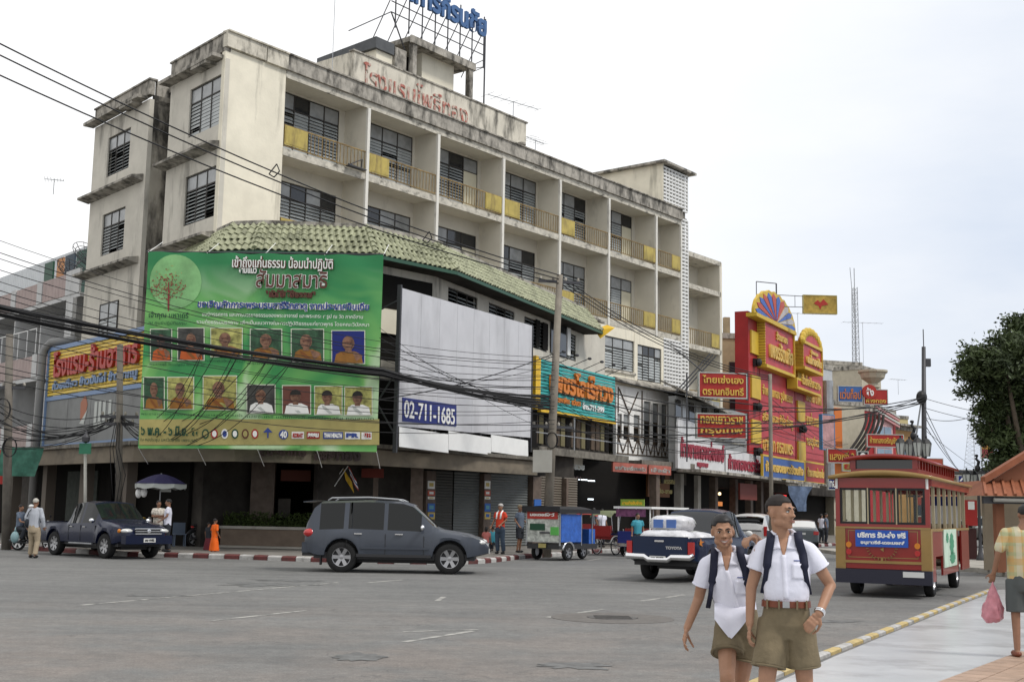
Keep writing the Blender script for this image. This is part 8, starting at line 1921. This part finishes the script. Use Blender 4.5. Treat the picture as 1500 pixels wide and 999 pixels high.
for sd in(-1,1):mb=MB();mb.smooth=True;mb.tube([(sd*.02,.09,1.38),(sd*.07,.03,1.42),(sd*.08,-.10,1.34),(sd*.075,-.135,1.15)],[.03,.03,.028,.03],6);obj('towel',mb,m_white,t,M)
person('man in grey blue shirt and dark shorts standing behind the tuk tuk',Pt(761,809,.15),.9,1.66,m_greyc,m_darkc,m_hairb,long_leg=False,hat=mat('tan_cap',(.25,.19,.12),.8),arms={'L':((-.22,.05,1.12),(-.2,-.1,.95)),'R':((.22,.02,1.12),(.2,-.2,1.0))})
person('child in coral pink shirt crouching on the pavement near the grey car bonnet',Pt(712,808,.15),2.9,1.15,m_pinkc,m_darkc,m_hairb,sit=True,hairlong=True)
person('child in turquoise shirt sitting beside the coral shirted child',Pt(721,807,.15),3.4,1.15,m_teal2,m_darkc,m_hairb,sit=True)
person('seated woman in pale blouse half hidden by the grey car bonnet',Pt(692,800,.15),2.6,1.5,mat('pale_blouse',(.45,.42,.38),.8,var=.2),m_darkc,m_hairb,sit=True,hairlong=True)
person('driver in turquoise shirt beside the open white roofed vehicle',at(936,812,45)*Vector((1,1,0))if False else Vector((at(934,800,45).x,45,.004)),.3,1.6,m_teal2,m_darkc,m_hairb)
def plaid():
 m=bpy.data.materials.new('plaid_cloth');m.use_nodes=True;t=m.node_tree;b=t.nodes['Principled BSDF'];l=t.links.new
 tc=t.nodes.new('ShaderNodeTexCoord');sp=t.nodes.new('ShaderNodeSeparateXYZ');l(tc.outputs['Object'],sp.inputs[0]);last=None
 base=(.46,.42,.24)
 for ax,f,col,th in(('X',62,(.50,.28,.08),.25),('Z',58,(.30,.36,.20),.35),('X',31,(.55,.52,.40),.6),('Z',26,(.50,.30,.10),.6)):
  a=t.nodes.new('ShaderNodeMath');a.operation='MULTIPLY';a.inputs[1].default_value=f;l(sp.outputs[ax],a.inputs[0]);s_=t.nodes.new('ShaderNodeMath');s_.operation='SINE';l(a.outputs[0],s_.inputs[0]);g=t.nodes.new('ShaderNodeMath');g.operation='GREATER_THAN';g.inputs[1].default_value=th;l(s_.outputs[0],g.inputs[0])
  k=t.nodes.new('ShaderNodeMath');k.operation='MULTIPLY';k.inputs[1].default_value=.6;l(g.outputs[0],k.inputs[0]);mx=t.nodes.new('ShaderNodeMix');mx.data_type='RGBA';l(k.outputs[0],mx.inputs['Factor']);mx.inputs['B'].default_value=(*col,1)
  if last:l(last,mx.inputs['A'])
  else:mx.inputs['A'].default_value=(*base,1)
  last=mx.outputs['Result']
 l(last,b.inputs['Base Color']);b.inputs['Roughness'].default_value=.85;return m
P=Pt(1502,962,.05)
t,M,hd=person('man in yellow plaid shirt and grey shorts walking away at the right edge',P,math.pi-.15,1.70,plaid(),mat('grey_shorts',(.075,.085,.085),.85,var=.1),m_hairb,long_leg=False,vox=.011,arms={'L':((-.26,.03,1.12),(-.28,-.02,.88)),'R':((.25,.03,1.12),(.29,-.04,.90))},sleeve=.75,head=(-.06,-.02),shoes=m_belt)
q=M@Vector((.30,-.06,.52));mb=MB();mb.smooth=True;mb.tube([q+Vector((0,0,.30)),q+Vector((0,0,.18)),q+Vector((-.01,0,.0)),q+Vector((-.02,0,-.12)),q+Vector((-.02,0,-.17))],[.012,.05,.115,.13,.09],12);o_=voxel(mb,'plastic_bag',mat('translucent_pink_bag',(.55,.22,.26),.35,trans=.25,var=.2,vscale=12),.010,1,None,I4,disp=.02,dsc=14);tag(o_,'pink plastic bag hanging from the hand of the man in plaid','bag')
t0,M0,_=person('distant woman with black hair and white blouse under the gold shop canopy',Vector((at(1068,750,62).x,62,.15)),2.8,1.62,m_shirtw,m_darkc,m_hairb,vox=.03,hairlong=True)
t1,M1_,_=person('distant man in dark shirt under the gold shop canopy',Vector((at(1047,750,63).x,63,.15)),.4,1.66,m_greyc,m_darkc,m_hairb,vox=.03)
for src,x,Y,a,lb in[(t0,1052,64,1.0,'distant pedestrian in white beside the orange lit display case'),(t1,1017,61,.3,'distant dark haired pedestrian left of the concrete pillar'),(t0,1030,62,3.4,'distant pedestrian in white between the two concrete pillars'),(t1,1210,70,1.2,'distant pedestrian near the trolley left window'),(t0,1203,72,2.2,'distant pedestrian in white beyond the dark sedan'),(t1,1380,85,.2,'tiny pedestrian seen through the trolley side'),(t1,870,56,2.0,'person in dark clothes standing inside the tube lit shop'),(t0,882,54,.5,'person in white shirt behind the cycle rickshaws')]:
 p=at(x,750,Y);copy_thing(src,TR(p.x,Y,.15,a),lb)
t,b,tp_=pole_thing('leaning weathered concrete utility pole with a grey box in front of the billboard',(800,812),(820,403),45.0,.19,.12)
mb=MB();c=at(795,675,44.6);w_=.36;mb.box(c.x-.36,c.x+.33,c.y-.35,c.y+.1,c.z-.42,c.z+.38);o_=solo('meter_box',mb,m_box,'large pale grey metal box fixed low on the leaning utility pole','electrical box')
main_pole=(b,tp_);m_dpole=mat('weathered_dark_pole',(.15,.135,.115),.9,var=.2,vscale=3)
def on_pole(pole,z):b,t_=pole;k=z/t_.z;return b.lerp(t_,k)
def crossarm(par,P,L_,d=(1,0,0)):
 d=Vector(d).normalized();mb=MB();mb.bar(P-d*L_/2,P+d*L_/2,.09,.1);a_=obj('crossarm',mb,m_steel,par,I4)
 for k in(-.45,-.15,.15,.45):mb=MB();q=P+d*L_*k;mb.lathe([(.03,0),(.05,.03),(.05,.1),(.02,.14)],8,(q.x,q.y,q.z+.04));obj('insulator',mb,m_grimy,a_,I4)
crossarm(t,on_pole(main_pole,10.1),1.6,(.9,.2,0));crossarm(t,on_pole(main_pole,4.7),1.6,(.9,.3,0))
P1_t,b,tp_=pole_thing('slim utility pole with crossarms in front of the yellow hotel sign',(173,808),(176,505),42.3,.13,.10,m_dpole);left_pole=(b,tp_)
crossarm(P1_t,on_pole(left_pole,4.6),1.3);crossarm(P1_t,on_pole(left_pole,4.35),1.0)
P2_t,b,tp_=pole_thing('utility pole at the far left edge with tangled meter cables',(10,790),(14,490),43.0,.16,.12,m_dpole);far_left=(b,tp_)
crossarm(P2_t,on_pole(far_left,5.6),1.2)
P3_t,b,tp_=pole_thing('thin grey concrete pole before the red sign tower',(1130,775),(1128,548),50,.09,.075);mid_pole=(b,tp_)
t_,b,tp_=pole_thing('short white topped post carrying a small green street sign',(125,805),(125,650),41.5,.06,.05,m_box)
mb=MB();c=at(125,657,41.3);mb.box(c.x-.2,c.x+.2,c.y-.03,c.y,c.z-.18,c.z+.18);obj('green_plate',mb,mat('street_sign_green',(.03,.16,.09),.5),t_,I4)
mb=MB();mb.lathe([(.01,.0),(.12,.05),(.14,.2),(.05,.32),(.02,.42)],10,(c.x,c.y,c.z+.18));obj('finial',mb,m_steel,t_,I4)
def cable(a,b,sag,r=.012,n=18):return[a.lerp(b,k/n)+Vector((0,0,-4*sag*(k/n)*(1-k/n)))for k in range(n+1)]
def wire(label,pts,r,group,m=m_cable):
 mb=MB();mb.smooth=True;mb.tube(pts,r,5);return solo('overhead_cable',mb,m,label,'cable',group=group,smooth=True)
sp_b=at(402,246,36)
for k,(ya,yb)in enumerate(((50,398),(68,404),(100,410))):
 a=at(0,ya,30)+(at(0,ya,30)-at(200,ya+70,33))*.4;b=at(822,yb+6,45)
 wire(['uppermost of the three long power lines crossing the hotel corner','middle one of the three long power lines crossing the hotel corner','lowest of the three long power lines crossing the hotel corner'][k],cable(a,b,.55),.022,'long power lines crossing the hotel')
 wire(['uppermost power line running on right from the leaning pole','middle power line running on right from the leaning pole','lowest power line running on right from the leaning pole'][k],cable(b,at(1128,551+k*3,50),.6),.018,'long power lines crossing the hotel')
mb=MB();c=sp_b;mb.box(c.x-.12,c.x+.12,c.y,c.y+.05,c.z-.3,c.z+.28);c2=at(624,348,42);mb=MB()
for(x,y,Y)in((402,248,36.5),(626,346,41.5)):
 c=at(x,y,Y);f=MB();e=.16
 for(p,q)in(((-e,-e),(e*.4,e)),((e*.4,e),(e,-e*.4)),((-e,-e),(0,-e*1.6)),((0,-e*1.6),(e,-e*.4))):f.bar((c.x+p[0],c.y,c.z+p[1]),(c.x+q[0],c.y,c.z+q[1]),.03)
 solo('cable_spacer',f,m_cable,'small cable spacer on the long power lines near '+('the blank corner wall' if x<500 else 'the tiled roof'),'cable spacer')
G1='thin cables fanning across the left buildings and the banner'
for k in range(16):
 y0=340+k*14+rnd()*8;y1=520+k*7+rnd()*6
 wire('thin cable of the fan crossing from the left over the banner to the leaning pole',cable(at(-30,y0,33),at(812,y1,44.6),.5+rnd()*.3),.009+rnd()*.005,G1)
G2='heavy cable bundle across the banner'
for k in range(12):
 o_=Vector((0,rnd()*.15,(rnd()-.5)*.42));wire('heavy black cable in the bundle sweeping over the banner',cable(at(-30,450,34)+o_,at(560,546,40.3)+o_*.8,.12+rnd()*.12)+cable(at(560,546,40.3)+o_*.8,at(806,590,44.5)+Vector((0,0,(rnd()-.5)*.5)),.15)[1:],.018+rnd()*.02,G2)
G3='drooping service cables from the left pole'
for k in range(12):
 lb='drooping service cable from the slim left pole up to the heavy bundle'
 q=[(430,526),(395,522),(352,514),(300,505),(345,512),(410,520),(320,508),(375,520)][k%8];wire(lb,cable(on_pole(left_pole,4.45+rnd()*.3),at(q[0],q[1],38.7),1.0+rnd()*.9),.012,G3)
for k in range(14):wire('slack cable running between the two poles at the far left',cable(at(-20,575+k*6,42),on_pole(left_pole,4.4+rnd()*.4),.25+rnd()*.7),.014,'slack cables at the left')
for k in range(4):q=on_pole(left_pole,4.4);wire('cable hanging down along the slim left pole',[q+Vector((-.1+k*.05,-.12,0)),q+Vector((-.2+k*.1,-.2,-.9)),q+Vector((-.1+k*.16,-.2,-1.8)),q+Vector((.05*k,-.15,-2.6-k*.2))],.014,'cables hanging on the left pole')
G4='cables running right along the shop fronts'
for k in range(14):
 z0=4.6+k*.2;tgt=[(1353,582,61.6),(1128,600,50),(1128,640,50),(1353,590,61.6),(1128,615,50),(1128,628,50),(1128,655,50),(1353,586,61.6),(1128,648,50)][k%9]
 wire('black cable strung right from the leaning pole along the shop fronts',cable(on_pole(main_pole,z0),at(*tgt),.8+rnd()*.5),.013+(.012 if tgt[0]>1300 else 0),G4)
for k in range(5):wire('black cable continuing from the thin grey pole down the street',cable(on_pole(mid_pole,5.0+k*.35),at(1230+k*12,640+k*10,78),.4),.012,'cables continuing down the street')
for k,(x,y,Y)in enumerate([(1560,618,60),(1560,630,60),(1440,605,50),(1460,800,120),(1455,700,140)]):
 if k==3:continue
 wire(['upper cable crossing the sky right of the slim dark pole','lower cable crossing the sky right of the slim dark pole','faint cable sloping to the tree from the slim dark pole','','cable sinking down the street right of the slim dark pole'][k],cable(at(1353,583+(45 if k==4 else k*14),61.8),at(x,y,Y),.25),.014,'cables in the right sky')
for k in range(3):wire('faint bunting line of birds-like specks descending to the far roofs',cable(at(1356,600+k*12,62),at(1412+k*3,695,150),.6),.02,'descending far lines')
for par,P,r in((P2_t,at(3,600,42.7),.3),(P2_t,at(14,655,42.7),.25),(t,on_pole(main_pole,4.2)+Vector((0,-.25,0)),.22)):
 mb=MB();mb.smooth=True
 for q in range(3):mb.tube([P+Vector((r*(1-q*.08)*math.cos(a),q*.02,r*1.3*math.sin(a)))for a in[2*math.pi*i/18 for i in range(19)]],.016,5,False)
 obj('cable_coil',mb,m_cable,par,I4)
P=at(236,700,42.2)
um=thing('vendor_umbrella','navy market umbrella with white scalloped edge by the food court','umbrella',(P.x,P.y,.15));UM=WM[um.name]
n=8;R_u=.88;hu=P.z-.35
for k in range(n):
 a0_,a1_=2*math.pi*k/n,2*math.pi*(k+1)/n;mb=MB();mb.smooth=True;vs=[]
 for i in range(5):
  r_=R_u*i/4;z_=hu+.34-.34*(i/4)**1.6;
  for a in(a0_,(a0_+a1_)/2,a1_):vs.append((r_*math.cos(a)*(.97 if a==(a0_+a1_)/2 else 1),r_*math.sin(a)*(.97 if a==(a0_+a1_)/2 else 1),z_))
 mb.add(vs,[(i*3+j,(i+1)*3+j,(i+1)*3+j+1,i*3+j+1)for i in range(4)for j in range(2)]);obj('canopy_gore',mb,mat('umbrella_navy',(.022,.018,.075),.7)if k==0 else bpy.data.materials['umbrella_navy'],um,UM)
 mb=MB();A_=Vector((R_u*math.cos(a0_),R_u*math.sin(a0_),hu));B_=Vector((R_u*math.cos(a1_),R_u*math.sin(a1_),hu));mb.prism([A_,B_,B_-Vector((0,0,.13)),A_.lerp(B_,.5)-Vector((0,0,.19)),A_-Vector((0,0,.13))],(.004,.004,0));obj('valance',mb,m_bgrey,um,UM)
mb=MB();mb.cyl((0,0,0),(0,0,hu+.36),.022,8);obj('pole',mb,m_galv,um,UM)
mb=MB();mb.lathe([(.25,0),(.25,.08),(.04,.12)],14);obj('base',mb,m_concrete,um,UM)
for k,(x,y)in enumerate(((203,722),(211,721))):
 c=at(x,y,42.0);mb=MB();mb.smooth=True;mb.ell(c,(.11,.1,.17));mb.tube([c+Vector((0,0,.15)),c+Vector((0,0,.35))],[.03,.008],6);solo('hanging_bag',mb,m_white,['left white plastic bag hanging from the navy umbrella','right white plastic bag hanging from the navy umbrella'][k],'bag')
c=at(243,716,42.0);mb=MB();mb.box(c.x-.17,c.x+.17,c.y,c.y+.02,c.z-.1,c.z+.1);solo('price_card',mb,m_bgrey,'small blank white card hanging from the umbrella pole','card')
def chair(label,P,rz,m):
 t=thing('plastic_chair',label,'chair',TR(P.x,P.y,P.z,rz),'plastic chairs by the stall');M=WM[t.name]
 mb=MB();mb.box(-.22,.22,-.22,.22,.42,.45);obj('seat',mb,m,t,M);mb=MB();mb.box(-.22,.22,.19,.22,.45,.85);obj('backrest',mb,m,t,M)
 for x in(-.19,.19):
  for y in(-.19,.19):mb=MB();mb.bar((x,y,0),(x*.95,y*.95,.42),.035);obj('leg',mb,m,t,M)
chair('pale plastic chair beside the parked motorcycles',Pt(262,800,.15),.4,m_greyc);chair('second pale plastic chair nearer the umbrella',Pt(252,797,.15),-.5,m_bgrey)
mb=MB();c=Pt(215,797,.15);mb.box(c.x-.7,c.x+.6,c.y,c.y+.6,.8,.9);mb.box(c.x-.65,c.x+.55,c.y+.05,c.y+.55,.15,.8);solo('stall_cart',mb,m_steel,'dark metal food cart under the navy umbrella','cart')
for k,(x,col)in enumerate(((205,m_gold),(214,m_white),(222,m_redc),(228,m_teal2))):c=Pt(x,797,.15);mb=MB();mb.lathe([(.07,0),(.08,.2),(.05,.26)],10,(c.x,c.y+.3,.9));solo('food_jar',mb,col,['yellow','white','red','turquoise'][k]+' jar on the dark food cart','jar')
def lantern(label,P,h,s=1.0):
 t=thing('lantern_post',label,'street lamp',TR(P.x,P.y,0),'ornate black lantern posts');M=WM[t.name]
 mb=MB();mb.smooth=True;mb.lathe([(.16,0),(.16,.25),(.10,.35),(.06,.6),(.05,h-1.0),(.09,h-.95),(.05,h-.9),(.04,h-.3)],10);obj('shaft',mb,m_steel,t,M)
 for x,y in((-.42,0),(.42,0),(0,-.42),(0,.42)):
  mb=MB();mb.tube([(0,0,h-.8),(x*.6,y*.6,h-.98),(x,y,h-.8)],.02,5);obj('bracket',mb,m_blk,t,M)
  mb=MB();z=h-.8
  for k in range(6):
   a0_,a1_=math.pi*k/3,math.pi*(k+1)/3;mb.add([(x+.10*math.cos(a0_),y+.10*math.sin(a0_),z),(x+.10*math.cos(a1_),y+.10*math.sin(a1_),z),(x+.16*math.cos(a1_),y+.16*math.sin(a1_),z+.42),(x+.16*math.cos(a0_),y+.16*math.sin(a0_),z+.42)],[(0,1,2,3)])
  g_=obj('lamp_glass',mb,m_bgrey,t,M)
  mb=MB();mb.lathe([(.18,0),(.10,.12),(.03,.17),(.03,.24)],6,(x,y,z+.42))
  for k in range(6):a=math.pi*k/3;mb.bar((x+.105*math.cos(a),y+.105*math.sin(a),z),(x+.165*math.cos(a),y+.165*math.sin(a),z+.42),.018)
  obj('lamp_cage',mb,m_blk,t,M)
 mb=MB();mb.smooth=True;mb.ell((0,0,h-.15),(.1,.1,.14));mb.tube([(0,0,h-.1),(.05,0,h+.1),(-.05,0,h+.2),(.02,0,h+.34)],[.05,.06,.05,.02],6);mb.ell((-.03,0,h+.32),(.07,.05,.05));obj('bird_finial',mb,m_blk,t,M)
lantern('ornate black lantern post rising behind the trolley roof',at(1341,760,40),at(1341,632,40).z)
lantern('ornate black lantern post between trolley and orange pavilion',at(1436,800,46),at(1436,680,46).z)
mb=MB();c=at(1419,785,47);mb.box(c.x-.3,c.x+.3,c.y,c.y+.5,.14,1.3);solo('dark_pedestal',mb,mat('pedestal_maroon',(.06,.02,.018),.6),'dark maroon pedestal behind the trolley front','pedestal')
c=at(1423,750,46.5);mb=MB();mb.box(c.x-.22,c.x+.22,c.y,c.y+.3,c.z-.5,c.z+.45);mb.mat(1).box(c.x-.12,c.x+.12,c.y-.01,c.y,c.z+.1,c.z+.4);solo('red_call_box',mb,(m_red,m_bw),'red box with a pale plate standing past the trolley front','box')
m_orr=mat('terracotta_roof',(.25,.085,.04),.65,var=.2,vscale=2.5);m_orw=mat('terracotta_wall',(.24,.095,.05),.75,var=.08);m_tanw=mat('tan_wall',(.30,.25,.18),.8,var=.1)
PV=at(1463,830,36);pv_=thing('orange_pavilion','pavilion with orange tiled roof and terracotta posts at the right edge','pavilion',(PV.x,PV.y,0));z_e=at(1432,726,36).z
x_e=at(1428,726,36).x
mb=MB();mb.box(PV.x-.02,PV.x+.22,36,36.25,.12,z_e);obj('post',mb,m_orw,pv_,I4);mb=MB();mb.box(PV.x+.22,PV.x+5,37.5,37.7,.12,z_e+.2);obj('back_wall',mb,m_tanw,pv_,I4)
mb=MB();mb.box(x_e+.1,PV.x+6,35.6,35.75,z_e-.22,z_e-.02);obj('fascia',mb,m_steel,pv_,I4);mb=MB();mb.cyl((x_e+.35,35.5,z_e-.12),(x_e+2.2,35.5,z_e-.12),.06,8);obj('tube_lamp',mb,m_box,pv_,I4)
rz0=z_e;rz1=at(1452,703,36).z;apx=at(1540,640,38)
mb=MB();mb.add([(x_e,35.4,rz0),(PV.x+8,35.4,rz0),(PV.x+8,36.6,rz1),(x_e+.45,36.6,rz1),(x_e,41,rz0),(x_e+.45,39.8,rz1)],[(0,1,2,3),(0,3,5,4)]);obj('lower_roof',mb,m_orr,pv_,I4)
for k in range(26):
 x=x_e+.1+k*.28;mb=MB();mb.bar((x,35.4,rz0+.03),(min(x+.4,x+.45*(1-k/26)),36.6,rz1+.03),.07);obj('roof_rib',mb,m_orr,pv_,I4)
ga=at(1452,702,36.6)
mb=MB();gx=ga.x;hw_=at(1560,702,36.6).x-gx;mb.prism([(gx,36.6,rz1),(gx+2*hw_,36.6,rz1),(gx+hw_,36.6,rz1+hw_*.62)],(0,.15,0));obj('gable',mb,m_orw,pv_,I4)
mb=MB();mb.prism([(gx-.3,36.3,rz1-.1),(gx+hw_,36.3,rz1+hw_*.62+.08),(gx+hw_,36.3,rz1+hw_*.62+.26),(gx-.3,36.3,rz1+.10)],(0,.35,0));mb.prism([(gx+2*hw_+.3,36.3,rz1-.1),(gx+hw_,36.3,rz1+hw_*.62+.08),(gx+hw_,36.3,rz1+hw_*.62+.26),(gx+2*hw_+.3,36.3,rz1+.10)],(0,.35,0));obj('upper_roof',mb,m_orr,pv_,I4)
m_fol=mat('dark_foliage',(.030,.050,.016),.6,var=.55,vscale=1.6,col2=(.075,.105,.035));m_bark=mat('bark',(.09,.07,.05),.9,var=.3,vscale=6)
def tree(label,base,blobs,trunk_r,nleaf,sz,m=m_fol,name='broadleaf_tree'):
 t=thing(name,label,'tree',(base.x,base.y,0));c0=Vector(blobs[0][0])
 mb=MB();mb.smooth=True;fork=Vector((base.x,base.y,0)).lerp(c0,.45);mb.tube([Vector((base.x,base.y,0)),fork*.5+Vector((base.x,base.y,0))*.5,fork],[trunk_r*1.2,trunk_r,trunk_r*.8],10);obj('trunk',mb,m_bark,t,I4)
 for c,r in blobs[:8]:mb=MB();mb.smooth=True;c=Vector(c);mb.tube([fork,fork.lerp(c,.5)+Vector((0,0,-.2)),c],[trunk_r*.5,trunk_r*.3,.04],6);obj('limb',mb,m_bark,t,I4)
 rng=np.random.default_rng(5+len(label));vol=np.array([r[0]*r[1]*r[2]for c,r in blobs])**.6;C_=np.array([tuple(b_[0])for b_ in blobs]);R_=np.array([b_[1]for b_ in blobs])
 nc=max(12,nleaf//26);pick=rng.choice(len(blobs),nc,p=vol/vol.sum());u=rng.normal(size=(nc,3));u/=np.linalg.norm(u,axis=1)[:,None]
 cl=C_[pick]+u*R_[pick]*(.45+.6*rng.random(nc)**.5)[:,None]
 k=26*9;P_=np.repeat(cl,k,0)+np.clip(rng.normal(size=(nc*k,3)),-2,2)*np.array([.26,.26,.17])*(sz/.12)**.5*np.repeat(.6+.7*rng.random(nc),k)[:,None];n_=len(P_)
 a=rng.normal(size=(n_,3));a[:,2]=a[:,2]*.6-.3;a/=np.linalg.norm(a,axis=1)[:,None];b=np.cross(a,rng.normal(size=(n_,3)));b/=np.linalg.norm(b,axis=1)[:,None]
 s_=sz*(.5+.6*rng.random(n_))[:,None];v=np.stack([P_-a*s_,P_+b*s_*.38,P_+a*s_,P_-b*s_*.38],1).reshape(-1,3)
 me=bpy.data.meshes.new('foliage');me.vertices.add(len(v));me.vertices.foreach_set('co',v.ravel());me.loops.add(n_*4);me.loops.foreach_set('vertex_index',np.arange(n_*4));me.polygons.add(n_);me.polygons.foreach_set('loop_start',np.arange(n_)*4);me.polygons.foreach_set('loop_total',np.full(n_,4));me.materials.append(m);me.update(calc_edges=True)
 obj('crown',me,None,t,I4,kind='stuff')
def TB(lst,Y,dz=.75):return[(at(x,y,Y+dy),(r/1800*Y,r/1800*Y,r*.85/1800*Y))for x,y,r,dy in lst]
tree('big dark leafed tree overhanging the street at the right edge',at(1530,790,46),TB([(1490,640,34,0),(1455,640,20,1),(1495,690,26,1),(1448,618,18,0),(1500,540,62,0),(1470,520,46,-1),(1448,508,30,0),(1478,480,24,1),(1520,490,40,0),(1440,548,26,-1),(1432,580,17,0),(1425,555,12,1),(1470,570,34,0),(1476,620,36,1),(1466,650,28,0),(1478,680,22,0),(1510,600,50,2),(1550,560,60,0),(1505,660,40,1),(1452,600,12,0),(1418,545,6,0),(1463,672,14,0)],46),.35,6300,.12)
tree('lower green tree behind the orange pavilion roof',at(1470,780,52),TB([(1465,700,22,0),(1450,712,12,0),(1490,690,26,1)],52),.2,700,.14)
tree('small rounded street tree at the far end of the road',at(1392,760,130),TB([(1390,735,10,0),(1400,738,8,0)],130),.15,220,.25)
for k in range(8):wire('cable crossing the blank billboard towards the leaning pole',cable(at(556,480+k*15,40.4),on_pole(main_pole,4.5+k*.42),.1+rnd()*.25),.008+rnd()*.01,'cables crossing the blank billboard')
